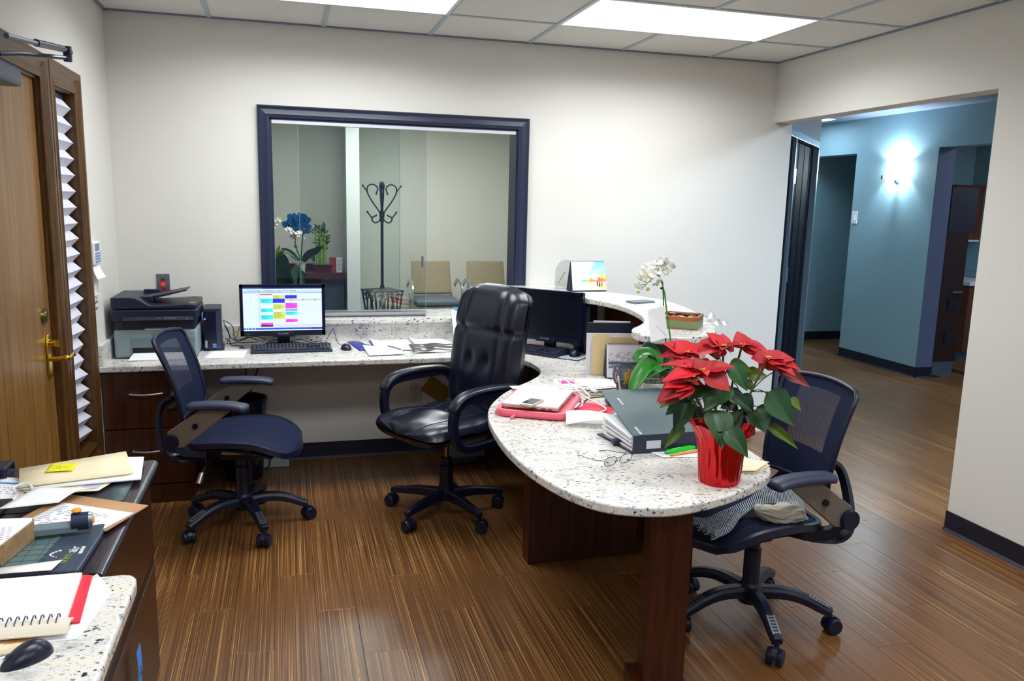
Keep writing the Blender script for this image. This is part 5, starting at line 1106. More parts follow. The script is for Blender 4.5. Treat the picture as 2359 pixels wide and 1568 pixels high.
def pen(name, p0, p1, r, mt, label, cat='pen', tip=None, capm=None):
    p0, p1 = V(p0), V(p1); d = (p1-p0).normalized(); L = (p1-p0).length; t = thing(name, label, cat, tuple(p0))
    b = B(); b.tube([p0+d*.012, p1-d*.008], r, 10); build('barrel', b, mt, t, world=True, smooth=50)
    b = B(); b.tube([p0+d*.012, p0+d*.004, p0], [r, r*.5, r*.15], 10); build('tip', b, tip or mt, t, world=True)
    b = B(); b.tube([p1-d*.008, p1], [r*1.05, r*.95], 10); build('end', b, capm or mt, t, world=True)
    return t
pen('pen', (.93, -.30, DT+.016), (.99, -.43, DT+.016), .004, mat('pen_silver', (120, 128, 150), .3), 'grey pen lying on the curled white papers')
pen('pen', (1.035, -.25, DT+.005), (1.085, -.385, DT+.005), .0045, mat('pen_green', (90, 108, 106), .3), 'grey-green pen lying between the two paper stacks')
# mailer behind the chair
t = thing('card_stand', 'white and light blue card stand leaning by the sill behind the leather chair', 'card', (1.43, -.10, DT))
b = B(); b.add([(-.07, -.06, 0), (.05, -.06, 0), (.04, -.02, .105), (-.075, -.02, .10)], [(0, 1, 2, 3)]); build('blue_base', b, mat('light_blue_card', (60, 168, 226), .5), t, solid=.006)
b = B(); b.add([(-.075, -.055, .02), (.03, -.055, .01), (.03, .0, .19), (-.085, .0, .19)], [(0, 1, 2, 3)]); build('white_sheet', b, M_paper, t, solid=.002)
b = B(); b.b2(-.06, .03, -.004, .004, .188, .207); build('blue_tab', b, mat('light_blue_card', (60, 168, 226), .5), t)
b = B(); [b.add([(-.06, -.058+k*.0052, .03+k*.017), (.02, -.058+k*.0052, .03+k*.017), (.02, -.0575+k*.0052, .033+k*.017), (-.06, -.0575+k*.0052, .033+k*.017)], [(0, 1, 2, 3)]) for k in range(9)]; build('print', b, mat('faint_ink', (150, 150, 170), .6), t)
b = B(); b.b2(.60, .66, -.0235, -.022, DT+.045, DT+.09); tag(build('wall_tag', b, mat('tag_lilac', (206, 204, 222), .5)), 'small pale sticker on the granite upstand by the lit monitor', 'sticker')

# chevron pad
a_, c_ = V((1.80, -.775, 0)), V((1.905, -.885, 0)); 
t = thing('mouse_pad', 'black and white chevron mouse pad under the mouse', 'mouse pad', (1.935, -.70, DT), R(-46))
b = B(); b.b2(-.085, .085, -.12, .10, 0, .003); build('pad', b, mat('pad_black', (14, 18, 36), .7), t, bevel=.001)
b = B()
for r_ in range(9):
    for k in range(8):
        y0 = -.112+r_*.0235; x0 = -.08+k*.02; s = 1 if k % 2 else -1
        b.quad((x0, y0-(s < 0)*.0+(.012 if s < 0 else 0), .0034), (x0+.02, y0+(0 if s < 0 else .012), .0034), (x0+.02, y0+(0 if s < 0 else .012)+.011, .0034), (x0, y0+(.012 if s < 0 else 0)+.011, .0034), (240, 242, 245))
build('chevron_print', b, M_vc, t)
sheet('small_note', [(1.975, -.80), (2.04, -.74), (2.06, -.67), (2.0, -.70)], DT+.004, 'small white paper on the chevron pad corner', 'paper')

# file holder, folders
t = thing('file_holder', 'black upright file holder under the raised ledge', 'file holder', (1.95, -1.17, DT), R(-12))
b = B(); b.b2(-.112, .12, -.0, .006, 0, .262); b.b2(-.10, .12, .085, .09, 0, .20); b.b2(-.10, .12, 0, .09, 0, .005); b.b2(.116, .12, 0, .09, 0, .2); build('holder', b, M_blk, t, bevel=.001)
b = B(); b.b2(-.08, .11, .02, .024, .01, .268); build('papers', b, M_paper, t)
t = thing('white_folder', 'white folder standing against the black file holder', 'folder', (1.955, -1.215, DT), R(-12))
b = B(); b.ext([(-.135, .0), (.11, .0), (.11, .213), (-.135, .213)], (0, 0, 0), (1, 0, 0), (0, .06, .998), (0, 1, 0), .004); build('cover', b, mat('folder_white', (228, 226, 236), .6), t)
t = thing('manila_folder', 'tan manila folder with a raised tab standing before the black file holder', 'folder', (1.965, -1.232, DT), R(-12))
b = B(); b.ext([(-.125, .004), (.115, .004), (.115, .196), (-.03, .198), (-.037, .212), (-.106, .212), (-.113, .204), (-.120, .198)], (0, 0, 0), (1, 0, 0), (0, .05, .999), (0, 1, 0), .003); build('cover', b, mat('manila_tan', (226, 204, 150), .65), t)
# printed calendars
def calendar(label, loc, rz, W_, H_, D_, painter, nu, nv, ring):
    t = thing('desk_calendar', label, 'calendar', loc, rz)
    # page leans back: front foot at y=0, ridge at y=D_/2
    F = lambda x, s: V((x, D_*.5*s-.001, H_*s))
    b = B(); b.add([F(-W_/2, 0), F(W_/2, 0), F(W_/2, 1), F(-W_/2, 1), (-W_/2, D_, 0), (W_/2, D_, 0)], [(0, 1, 2, 3), (3, 2, 5, 4), (0, 4, 5, 1), (0, 3, 4), (1, 5, 2)]); build('easel', b, mat('easel_navy', (14, 22, 48), .6), t)
    off = V((0, -.0035, .0)); b = B()
    b.grid(nu+1, nv+1, lambda u, v: F(-W_/2+.004+(W_-.004)*u, .045+.95*v)+off, colf=painter); build('page', b, M_vc, t, weld=False, solid=0)
    b = B(); b.add([F(-W_/2+.004, .045)+off*.6, F(W_/2, .045)+off*.6, F(W_/2, .995)+off*.6, F(-W_/2+.004, .995)+off*.6], [(0, 1, 2, 3)]); build('page_stack', b, M_paper, t, solid=.002)
    b = B(); n = 26
    for k in range(n):
        x = -W_/2+.012+(W_-.02)*k/(n-1); c = F(x, 1)+V((0, 0, -.002)); b.tube([c+V((0, .006*cos(q), .006*sin(q))) for q in [i*pi/4 for i in range(8)]], .0009, 4, closed=True)
    o = build('ring_binding', b, mat('ring_blue', ring, .3, .3), t)
    return t, F, off
def mixc(a, b_, t_): t_ = max(0, min(1, t_)); return tuple(a[i]*(1-t_)+b_[i]*t_ for i in range(3))
def beach(u, v):
    c = (252, 251, 249)
    edge = .36+.22*(v-.1)+.05*sin(v*9) if v < .5 else .36+.10*(v-.5)*2+.22*.4
    if v > .38:   # sky
        e = .36+.36*(v-.38)
        k = max(0, min(1, (u-e)/.12)); cl = .5+.5*sin(u*13+v*7)*sin(v*17-u*4); sky = mixc((150, 225, 252), (240, 250, 252), .85*cl*(1.15-v)); 
        if v > .8 and u > .7: sky = mixc(sky, (120, 205, 248), .6)
        c = mixc(c, sky, k)
        if (u-.66)**2/.012+(v-.46)**2/.022 < 1: c = (253, 250, 246)
    if .27 < v < .56+.05*sin(u*8) and u > .52:
        h = .44+.10*(u > .74)*(1 if u > .76 else 0)+.05*math.exp(-((u-.56)*12)**2)-.10*math.exp(-((u-.66)*9)**2)
        if v < h: c = mixc((240, 120, 96), (246, 226, 90), (v-.34)/.14) if v > .33 else mixc((250, 214, 180), (240, 120, 96), (v-.27)/.06)
    if .28 < v < .36 and .27 < u < .52: c = mixc((110, 220, 200), (160, 210, 80), (u-.3)*5)
    if .10 < v < .28 and u > .27+.5*max(0, .2-v)*2:
        c = mixc((250, 240, 130), (253, 250, 238), .5+.5*sin(u*11-1)*sin(v*30)); c = mixc(c, (252, 222, 130), (u-.7)*2.2)
    if .02 < v <= .10 and u > .75-.2*(.1-v)*5: c = (253, 232, 160)
    for px, w_, y0, y1, y2, cc in ((.80, .022, .11, .25, .40, (242, 100, 80)), (.872, .018, .13, .26, .38, (236, 96, 96)), (.742, .016, .15, .21, .27, (214, 60, 60))):
        if abs(u-px) < w_ and y0 < v < y1: c = (46, 62, 96)
        if abs(u-px) < w_ and y1 <= v < y2: c = cc
        if (u-px)**2+(v-y2-.02)**2 < .0004: c = (60, 50, 60)
    if .55 < v < .80 and .08 < u < .26 and int(u*60) % 2 == 0 and int(v*50) % 3 == 0: c = (226, 224, 228)
    return c
def blossom(u, v):
    rr = random.Random(int(u*97)*131+int(v*83)); c = (222, 218, 226)
    if u < .035 or v < .03: return (236, 236, 242)
    if .48 < v < .80 and u > .04:
        d = .5+.5*sin(u*23+v*9)*sin(v*31-u*11)
        if rr.random() < .55*d and v < .80-.25*abs(u-.4): c = rr.choice([(196, 150, 170), (170, 120, 140), (210, 180, 195), (120, 100, 116)])
    elif .40 < v <= .48: c = rr.choice([(70, 84, 92), (90, 104, 108), (120, 120, 126)])
    elif .30 < v <= .40: c = rr.choice([(190, 194, 200), (220, 222, 226), (120, 126, 130)]) if rr.random() < .7 else (80, 92, 98)
    elif .275 < v <= .30: c = (130, 70, 90)
    elif v <= .275: c = (232, 230, 238) if not (int(v*60) % 3 == 0 and rr.random() < .3) else (190, 190, 210)
    return c
calendar('tent calendar with a sunny beach watercolour on the raised ledge', (2.135, -.39, 1.068), R(1), .222, .178, .10, beach, 64, 52, (44, 70, 110))
calendar('tent calendar with blossom photo standing before the manila folder', (2.005, -1.318, DT), R(-12), .235, .168, .09, blossom, 84, 60, (60, 64, 80))
t = thing('plastic_stand', 'smoky clear plastic stand before the blossom calendar', 'card stand', (2.00, -1.39, DT), R(-12))
b = B(); b.b2(-.075, .11, -.001, .002, 0, .098); b.b2(-.075, .11, 0, .035, 0, .002); build('sheet', b, glass_mat('smoke_plastic', (.42, .5, .52), .12, .1), t)
b = B(); b.b2(-.078, .113, -.002, .003, .096, .101); b.b2(-.078, -.073, -.002, .003, 0, .1); build('rim', b, mat('smoke_rim', (96, 116, 122), .3), t)
# framed arch behind the calendar
t = thing('acrylic_trophy', 'clear rounded acrylic plaque with gold leaves behind the beach calendar', 'plaque', (2.035, -.245, 1.068), R(5))
b = B(); pl_ = [(-.07, 0)]+[(-.07*cos(q*pi/16), .11+.07*sin(q*pi/16)) for q in range(17)]+[(.07, 0)]; b.ext(pl_, (0, 0, 0), (1, 0, 0), (0, 0, 1), (0, 1, 0), .008); build('plate', b, glass_mat('acrylic', (.93, .94, .94), .1), t)
b = B(); [b.sph((-.045+.008*i, -.002, .045+.014*i), .006, 8, (1, .3, .7)) for i in range(5)]; build('gold_leaves', b, mat('gold_leaf', (150, 130, 60), .4, .6), t)

# pen cup
t = thing('pencil_cup', 'smoky pen cup with scissors and pens beside the white orchid', 'pen cup', (1.765, -1.80, DT))
b = B(); b.lathe([(0, .004), (.034, .004), (.037, .10), (.034, .10), (.031, .008), (0, .008)], 28); build('cup', b, glass_mat('cup_smoke', (.28, .33, .42), .12, .05), t, smooth=40)
sc = thing('scissors', 'scissors with blue and orange loop handles standing in the pen cup', 'scissors', (1.755, -1.80, DT+.012))
for k, (dx, tl, zz) in enumerate(((-.030, .20, .115), (-.024, .32, .135))):
    b = B(); c0 = V((dx, -.004+.004*k, zz)); ax = V((-sin(tl), 0, cos(tl))); sd = V((cos(tl), 0, sin(tl)))
    b.sweep([c0+ax*(.030*sin(q))+sd*(.011*cos(q)) for q in [i*2*pi/20 for i in range(20)]], [(-.005, -.004), (.005, -.004), (.005, .004), (-.005, .004)], up=(0, 1, 0), closed=True); build('handle', b, mat('handle_blue', (84, 112, 168), .35), sc, smooth=50)
    b = B(); b.sweep([c0+ax*(.024*sin(q))+sd*(.0055*cos(q)) for q in [i*2*pi/16 for i in range(16)]], [(-.002, -.0042), (.002, -.0042), (.002, .0042), (-.002, .0042)], up=(0, 1, 0), closed=True); build('inner_grip', b, mat('grip_orange', (236, 160, 50), .4), sc, smooth=50)
b = B(); b.add([(-.012, -.004, .09), (-.004, -.004, .09), (.01, -.004, .0), (.006, -.004, 0)], [(0, 1, 2, 3)]); b.add([(-.016, .002, .09), (-.008, .002, .09), (.004, .002, .0), (0, .002, 0)], [(0, 1, 2, 3)]); build('blades', b, M_steel, sc, solid=.0015)
pen('pen', (1.752, -1.815, DT+.01), (1.722, -1.83, DT+.135), .004, M_wtext, 'white clip pen leaning left in the pen cup')
for k, (dx, dy, h, c, lab) in enumerate(((.012, .002, .145, (226, 130, 30), 'orange patterned pencil standing in the pen cup'), (.02, -.006, .138, (214, 60, 60), 'red patterned pencil standing in the pen cup'), (.006, .008, .132, (210, 170, 60), 'yellow patterned pencil standing in the pen cup'))):
    pen('pencil', (1.765+dx*.5, -1.80+dy*.5, DT+.01), (1.765+dx*1.6, -1.80+dy, DT+.01+h), .0045, mat('pencil_%d' % k, c, .4, var=.6, vscale=160), lab, 'pencil')
t = thing('tape_dispenser', 'dark rounded desk gadget with a pale label and a cable beside the binder', 'dispenser', (1.71, -1.80, DT))
b = B(); b.b2(-.026, .026, -.03, .03, 0, .06); build('body', b, mat('gadget_navy', (34, 42, 70), .3), t, bevel=.018, seg=5, smooth=60)
b = B(); b.b2(-.022, .012, -.0315, -.030, .018, .034); build('label_patch', b, mat('pale_blue_label', (170, 210, 226), .4), t)
cable('black_cable', [(1.70, -1.76, DT+.03), (1.66, -1.70, DT+.012), (1.62, -1.72, DT+.006), (1.60, -1.76, DT+.004)], .003, M_blk, 'short black cable by the dark gadget left of the pen cup')

# ---- middle of the peninsula
b = B()
pr_ = [(.08, .34, .56, .86, (240, 60, 150)), (.14, .26, .86, .93, (236, 150, 110)), (.30, .37, .80, .95, (230, 40, 90)), (.34, .48, .66, .74, (240, 160, 150)), (.45, .66, .42, .56, (200, 60, 110)), (.48, .7, .34, .42, (60, 70, 150)), (.66, .74, .40, .44, (236, 180, 130)), (.48, .6, .14, .2, (240, 60, 130))]+[(.62+i*.045, .645+i*.045, .08, .13, (90, 84, 110)) for i in range(6)]
sheet('printed_flyer', [(1.575, -1.50), (1.87, -1.50), (1.90, -1.30), (1.62, -1.27)], DT+.002, 'printed flyer with pink figure art beyond the charger cables', 'paper', print_=pr_, n=6)
sheet('printed_flyer', [(1.66, -1.545), (1.93, -1.50), (1.935, -1.36), (1.70, -1.36)], DT+.0045, 'white flyer with small icons lying on top near the gold phone', 'paper', print_=[(.1+i*.09, .15+i*.09, .1, .17, (80, 84, 110)) for i in range(7)], curl=lambda u, v: .004*(1-v))
sheet('blank_paper', [(1.36, -1.475), (1.66, -1.57), (1.60, -1.40), (1.365, -1.395)], DT+.004, 'white sheet hanging at the edge behind the pink laptop sleeve', 'paper', curl=lambda u, v: .006*(1-v)+.003)
# laptop sleeve, laptop, phone
SA, SB, SC, SD = V((1.185, -1.875, 0)), V((1.435, -2.0, 0)), V((1.605, -1.675, 0)), V((1.36, -1.525, 0))
ctr = (SA+SB+SC+SD)/4; ex = ((SB-SA)+(SC-SD)).normalized(); rzs = math.atan2(ex.y, ex.x)
t = thing('laptop_sleeve', 'pink padded laptop sleeve lying under a silver laptop', 'sleeve', (ctr.x, ctr.y, DT), rzs)
def rrect(hx, hy, r, n=6): return [(sx*(hx-r)+r*cos(a), sy*(hy-r)+r*sin(a)) for sx, sy, a0 in ((1, 1, 0), (-1, 1, pi/2), (-1, -1, pi), (1, -1, 3*pi/2)) for a in [a0+i*pi/2/n for i in range(n+1)]]
M_pink = mat('pink_neoprene', (250, 112, 130), .45, sheen=.3)
b = B(); b.prism(rrect(.145, .195, .045), .002, .016); build('shell', b, M_pink, t, bevel=.006, seg=3, smooth=50)
b = B(); b.sweep([(x, y, .016) for x, y in rrect(.139, .189, .042, 8)], [(-.010, -.012), (.010, -.012), (.013, 0), (.008, .012), (-.008, .012), (-.013, 0)], closed=True); build('padded_rim', b, M_pink, t, smooth=60)
b = B(); b.sweep([(x, y, .008) for x, y in rrect(.1535, .2035, .05, 8)], [(-.0015, -.0025), (.0015, -.0025), (.0015, .0025), (-.0015, .0025)], closed=True); build('zipper', b, mat('zip_rose', (214, 84, 104), .5), t)
b = B(); b.tube([(-.06, -.203, .012), (-.066, -.222, .008), (-.07, -.232, .006)], [.004, .006, .005], 8); build('zip_pull', b, M_pink, t, smooth=60)
t2 = thing('laptop', 'closed silver-white laptop resting on the pink sleeve', 'laptop', (ctr.x-.004, ctr.y+.006, DT+.030), rzs-.03)
b = B(); b.prism(rrect(.118, .162, .012), 0, .008); build('base', b, mat('laptop_base', (206, 176, 178), .35, .4), t2, bevel=.002)
b = B(); b.prism(rrect(.118, .162, .012), .0085, .017); build('lid', b, mat('laptop_lid', (240, 240, 238), .35, .1), t2, bevel=.002)
b = B(); [b.b2(x0, x1, -.1628, -.1615, .002, .006) for x0, x1 in ((.0, .03), (.05, .066), (.078, .094))]; [b.b2(.1175, .1185, y0, y0+.02, .002, .006) for y0 in (-.13, -.09)]; build('ports', b, M_ink, t2)
def phone(name, label, loc, rz, L, W_, T_, body, home=True, ang=0):
    t = thing(name, label, 'phone', loc, rz)
    b = B(); b.prism(rrect(W_/2, L/2, .009), 0, T_); build('body', b, body, t, bevel=.0012)
    b = B(); b.prism(rrect(W_/2-.001, L/2-.001, .008), T_, T_+.0007); build('face', b, M_white if home else mat('face_grey', (120, 132, 134), .3), t)
    b = B(); b.b2(-W_/2+.004, W_/2-.004, -L/2+.016, L/2-.015, T_+.0007, T_+.001); build('screen', b, mat('phone_screen', (52, 66, 72), .08), t)
    if home: b = B(); b.cyl((0, -L/2+.008, T_+.0007), (0, -L/2+.008, T_+.0011), .0042, .0042, 16); build('home_button', b, mat('button_ring', (190, 194, 200), .3), t)
    return t
phone('smartphone', 'white smartphone with gold edge on the silver laptop', (1.325, -1.882, DT+.0475), rzs-R(14), .122, .057, .0085, mat('gold_edge', (214, 200, 170), .3, .5))
phone('smartphone', 'gold and white smartphone on the granite beside the flyers', (1.722, -1.598, DT+.001), R(82), .118, .056, .0095, mat('gold_case', (222, 196, 140), .35, .3))
phone('smartphone', 'grey smartphone lying on the raised ledge behind the orchid', (2.225, -.93, 1.068), R(-74), .15, .076, .009, mat('grey_phone', (110, 124, 132), .3, .4), False)
t = thing('mouse_pad', 'round red pad with a white edge under the charger cable', 'mouse pad', (1.590, -1.855, DT+.0005))
b = B(); b.lathe([(0, 0), (.100, 0), (.102, .002), (.102, .004), (0, .004)], 48); build('rubber', b, M_white, t, smooth=40); b = B(); b.lathe([(0, .004), (.100, .004), (.100, .0052), (0, .0052)], 48); build('red_top', b, mat('red_cloth', (236, 62, 84), .7), t, smooth=40)
# charger cables
t = thing('charging_cables', 'tangle of white charging cables on the flyers beside the laptop', 'cable', (1.60, -1.62, DT))
M_wc = mat('cable_white', (236, 234, 238), .4)
z = DT
for pts, r_ in (([(1.585, -1.70, z+.03), (1.55, -1.62, z+.05), (1.57, -1.53, z+.055), (1.62, -1.52, z+.05), (1.655, -1.58, z+.045), (1.62, -1.66, z+.05), (1.56, -1.66, z+.045), (1.54, -1.58, z+.04), (1.58, -1.50, z+.04)], .0026),
               ([(1.555, -1.60, z+.085), (1.58, -1.66, z+.06), (1.60, -1.74, z+.035), (1.63, -1.80, z+.02), (1.65, -1.87, z+.012), (1.625, -1.925, z+.012), (1.56, -1.955, z+.012)], .0042),
               ([(1.555, -1.60, z+.085), (1.60, -1.62, z+.07), (1.62, -1.68, z+.05), (1.63, -1.75, z+.03)], .0035),
               ([(1.66, -1.66, z+.02), (1.62, -1.64, z+.04), (1.59, -1.66, z+.045), (1.57, -1.70, z+.04), (1.59, -1.72, z+.05), (1.64, -1.70, z+.035), (1.66, -1.66, z+.03)], .0022),
               ([(1.59, -1.76, z+.018), (1.575, -1.80, z+.014), (1.555, -1.845, z+.016), (1.53, -1.85, z+.018)], .003),
               ([(1.50, -1.56, z+.04), (1.53, -1.52, z+.035), (1.58, -1.53, z+.03), (1.66, -1.56, z+.02), (1.71, -1.55, z+.012), (1.70, -1.60, z+.015)], .0024)):
    b = B(); b.tube(catmull(pts, 7), r_, 7); build('cord', b, M_wc, t, world=True, smooth=60)
b = B(); b.cyl((1.522, -1.852, z+.010), (1.545, -1.84, z+.024), .008, .010, 12); build('plug', b, mat('plug_steel', (170, 168, 190), .3, .6), t, world=True)
b = B(); b.tube(catmull([(1.70, -1.60, z+.018), (1.69, -1.56, z+.03), (1.66, -1.55, z+.03)], 5), .005, 8); b.box((1.705, -1.61, z+.020), (.018, .028, .008), rz=.4); build('connector', b, M_wc, t, world=True)
# bent white paper
sheet('blank_paper', [(1.402, -2.085), (1.60, -2.13), (1.60, -2.065), (1.44, -1.975)], DT+.034, 'bent white sheet propped up between the laptop and the binder', 'paper', n=12, curl=lambda u, v: -.024*(1-v)*(1-u)-.012*u*(1-v)+.010*sin(pi*u))
# binder
t = thing('ring_binder', 'thick dark grey-green ring binder stuffed with papers, lid sloping', 'binder', (1.64, -2.44, DT), R(1.5))
M_bd = mat('binder_green_grey', (66, 88, 94), .5, bump=.3, bscale=700); M_bs = mat('binder_spine', (36, 44, 66), .45)
b = B(); b.add([(-.124, -.012, .066), (.150, -.012, .066), (.150, .300, .143), (.14, .318, .148), (-.092, .318, .148), (-.104, .312, .146), (-.110, .300, .143)], [(0, 1, 2, 3, 4, 5, 6)]); build('lid', b, M_bd, t, solid=.003)
b = B(); b.ext([(-.012, .005), (-.016, .03), (-.014, .066), (-.008, .066), (-.010, .03), (-.006, .005)], (-.124, 0, 0), (0, 1, 0), (0, 0, 1), (1, 0, 0), .274); build('spine', b, M_bs, t, bevel=.001)
b = B(); b.b2(-.075, -.02, -.0175, -.0155, .018, .046); build('spine_label', b, mat('label_pale', (196, 206, 212), .4), t)
b = B(); b.add([(-.124, -.012, 0), (.150, -.012, 0), (.150, .24, 0), (-.150, .24, 0)], [(0, 1, 2, 3)]); o = build('rear_cover', b, M_bs, t, solid=.004); o.location.z = .003
b = B()
rnd = random.Random(4)
for k in range(16):
    a0 = -.118+rnd.uniform(-.004, .010)-.0009*k; b.add([(a0, .0, .006+k*.0034), (.14, .0, .006+k*.0034), (.14, .22, .006+k*.0052), (a0-.018, .20+rnd.uniform(0, .02), .006+k*.0050)], [(0, 1, 2, 3)])
o = build('papers', b, M_paper, t, solid=.0016)
b = B(); b.box((-.136, .10, .014), (.03, .03, .018)); build('clasp', b, M_bs, t, bevel=.004)
b = B()
for (cx, cy, n_) in ((-.072, .245, 6), (-.098, .035, 6)):
    for i in range(n_): yy = cy-i*.0085; zz = .0668+(yy+.012)*.2468+.0022; b.quad((cx, yy, zz), (cx+.010, yy+.001, zz), (cx+.010, yy+.0055, zz+.0014), (cx, yy+.0045, zz+.0014), (226, 236, 244))
build('lettering', b, M_vc, t)
# glasses
t = thing('eyeglasses', 'thin dark wire-frame eyeglasses lying on the granite peninsula', 'glasses', (1.417, -2.552, DT), R(18))
M_wire = mat('wire_dark', (40, 66, 74), .35, .5)
for s in (-1, 1):
    b = B(); cx = s*.033; rim = [(cx+.026*abs(cos(q))**.8*(1 if cos(q) > 0 else -1), -.0, .020+.0165*abs(sin(q))**.85*(1 if sin(q) > 0 else -1)) for q in [i*2*pi/26 for i in range(26)]]
    rim = [(x, y-.010*(z_/.037), z_) for x, y, z_ in rim]
    b.tube(rim, .0011, 6, closed=True); r_ = build('rim', b, M_wire, t, smooth=60); b = B(); b.add([(x, y, z_) for x, y, z_ in rim], [tuple(range(26))]); build('lens', b, glass_mat('lens', (.97, .98, .98), .06), r_)
    b = B(); b.tube(catmull([(s*.059, -.006, .026), (s*.067, .0, .026), (s*.070, .02, .022), (s*.066, .075, .014), (s*.058, .118, .010), (s*.052, .132, .006), (s*.048, .148, .001)], 6), [.0011]*25+[.0016]*12, 6); build('temple', b, M_wire, t, smooth=60)
    b = B(); b.tube([(s*.010, -.004, .018), (s*.008, .006, .014)], .0008, 5); b.sph((s*.008, .007, .012), .003, 8, (.4, .6, 1)); build('nose_pad', b, M_wire, t)
b = B(); b.tube(catmull([(-.008, -.006, .025), (0, -.008, .029), (.008, -.006, .025)], 5), .0012, 6); build('bridge', b, M_wire, t, smooth=60)
# note, marker, pencil, card
sheet('note_sheet', [(1.60, -2.515), (1.75, -2.535), (1.79, -2.40), (1.578, -2.405)], DT+.001, 'white note sheet partly under the binder spine', 'paper', print_=lines(.1, .9, .2, .9, 8, (190, 200, 220)), curl=lambda u, v: .003*(1-u)*(1-v))
t = thing('highlighter', 'bright green highlighter lying on the note sheet', 'marker', (1.70, -2.462, DT+.010), R(18))
M_hg = mat('highlighter_green', (20, 216, 50), .3); b = B(); b.cyl((-.068, 0, 0), (.06, 0, 0), .0085, .0085, 16); build('barrel', b, M_hg, t, smooth=50); b = B(); b.tube([(-.068, 0, 0), (-.078, 0, 0)], [.0078, .0060], 12); build('end_cap', b, mat('highlighter_dark', (16, 176, 44), .3), t); b = B(); b.b2(-.045, -.005, -.002, .002, .0075, .0088); build('label_strip', b, mat('green_label', (150, 250, 170), .4), t)
t = thing('pencil', 'orange pencil with a pink eraser beside the green highlighter', 'pencil', (1.69, -2.498, DT+.007), R(14))
b = B(); b.cyl((-.04, 0, 0), (.11, 0, 0), .0038, .0038, 6); build('shaft', b, mat('pencil_orange', (246, 146, 20), .4), t); b = B(); b.cyl((-.052, 0, 0), (-.04, 0, 0), .0042, .0042, 12); build('ferrule', b, mat('ferrule_gold', (210, 180, 60), .3, .7), t); b = B(); b.cyl((-.06, 0, 0), (-.052, 0, 0), .0038, .004, 12); build('eraser', b, mat('eraser_pink', (236, 110, 100), .7), t)
t = sheet('greeting_card', [(1.775, -2.705), (1.828, -2.728), (1.925, -2.655), (1.83, -2.545)], DT+.006, 'cream folded card at the tip of the peninsula behind the red pot', 'card', M_cream, th=.0012, curl=lambda u, v: .005*u, print_=[(.12, .3, .45, .62, (240, 170, 90)), (.12, .36, .32, .42, (190, 150, 200))])
sheet('greeting_card', [(1.77, -2.70), (1.82, -2.726), (1.927, -2.66), (1.82, -2.54)], DT+.0015, 'lower leaf of the cream cards behind the red pot', 'card', M_cream)
# ---- on the ledge: chocolates, wrapper
t = thing('chocolate_tin', 'green and copper tin of chocolates open on the raised ledge', 'tin', (2.04, -1.755, 1.068), R(-38))
M_tg = mat('tin_green', (134, 156, 116), .4, .2); M_tc = mat('tin_copper', (186, 104, 54), .3, .5)
hexp = [(-.068, -.085), (.062, -.085), (.085, -.06), (.085, .07), (.066, .09), (-.066, .09), (-.085, .06), (-.085, -.065)]
b = B(); b.prism(hexp, .002, .034); build('side_band', b, M_tg, t, bevel=.001); b = B(); b.prism([(x*1.01, y*1.01) for x, y in hexp], 0, .003); build('foot_rim', b, M_tc, t)
b = B()
k = len(hexp); vs = [(x, y, .034) for x, y in hexp]+[(x*1.01, y*1.01, .052) for x, y in hexp]+[(x*.93, y*.94, .053) for x, y in hexp]+[(x*.88, y*.9, .040) for x, y in hexp]
b.add(vs, [(r_*k+i, r_*k+(i+1) % k, (r_+1)*k+(i+1) % k, (r_+1)*k+i) for r_ in range(3) for i in range(k)]+[tuple(3*k+i for i in range(k))]); build('lid_rim', b, M_tc, t)
b = B(); b.b2(-.072, .072, -.074, .078, .038, .042)
for i in range(5): b.b2(-.072+i*.0345, -.068+i*.0345, -.074, .078, .040, .047)
for i in range(6): b.b2(-.072, .072, -.074+i*.0295, -.071+i*.0295, .040, .047)
build('tray', b, mat('tray_brown', (24, 18, 30), .35), t)
chs = [(-.052, -.060, (196, 196, 40)), (-.018, -.06, (130, 66, 54)), (.016, -.06, (236, 226, 150)), (.05, -.06, (206, 200, 50)), (.052, -.03, (110, 66, 56)), (.052, .0, (90, 60, 60)), (-.05, .06, (190, 120, 90)), (.02, .062, (110, 64, 56)), (.0, -.03, (100, 60, 60))]
for i, (x, y, c) in enumerate(chs):
    b = B(); b.lathe([(.014, 0), (.0145, .004), (.010, .009), (0, .011)], 12)
    o = build('chocolate', b, mat('choc_%02d' % i, c, .4, var=.3, vscale=200), loc=tuple(M.Rotation(R(-38), 3, 'Z')@V((x, y, 0))+V((2.04, -1.755, 1.068+.0425)))); tag(o, ['gold-foil chocolate at the front left of the tin', 'brown chocolate second in the front row of the tin', 'cream chocolate third in the front row of the tin', 'yellow chocolate at the front right of the tin', 'brown chocolate in the second row at the right side of the tin', 'dark chocolate in the third row at the right side of the tin', 'pale brown chocolate in the rear left corner of the tin', 'brown chocolate in the back row right of centre in the tin', 'dark chocolate in the middle of the second row of the tin'][i], 'chocolate', 'chocolates in the tin')
t = thing('plastic_wrapper', 'crumpled clear plastic wrapper hanging off the end of the raised ledge', 'wrapper', (2.26, -1.64, 1.068))
b = B(); rnd = random.Random(9)
b.grid(12, 12, lambda u, v: V((-.05+.08*u+.02*v, .05-.15*v+.03*u, .004+.020*abs(sin(u*5+v*4))*(1-.6*v)+.02*(v < .3)*u-.028*max(0, v-.75)*2))); build('film', b, glass_mat('clear_film', (.97, .97, 1), .10, .25), t, smooth=180)
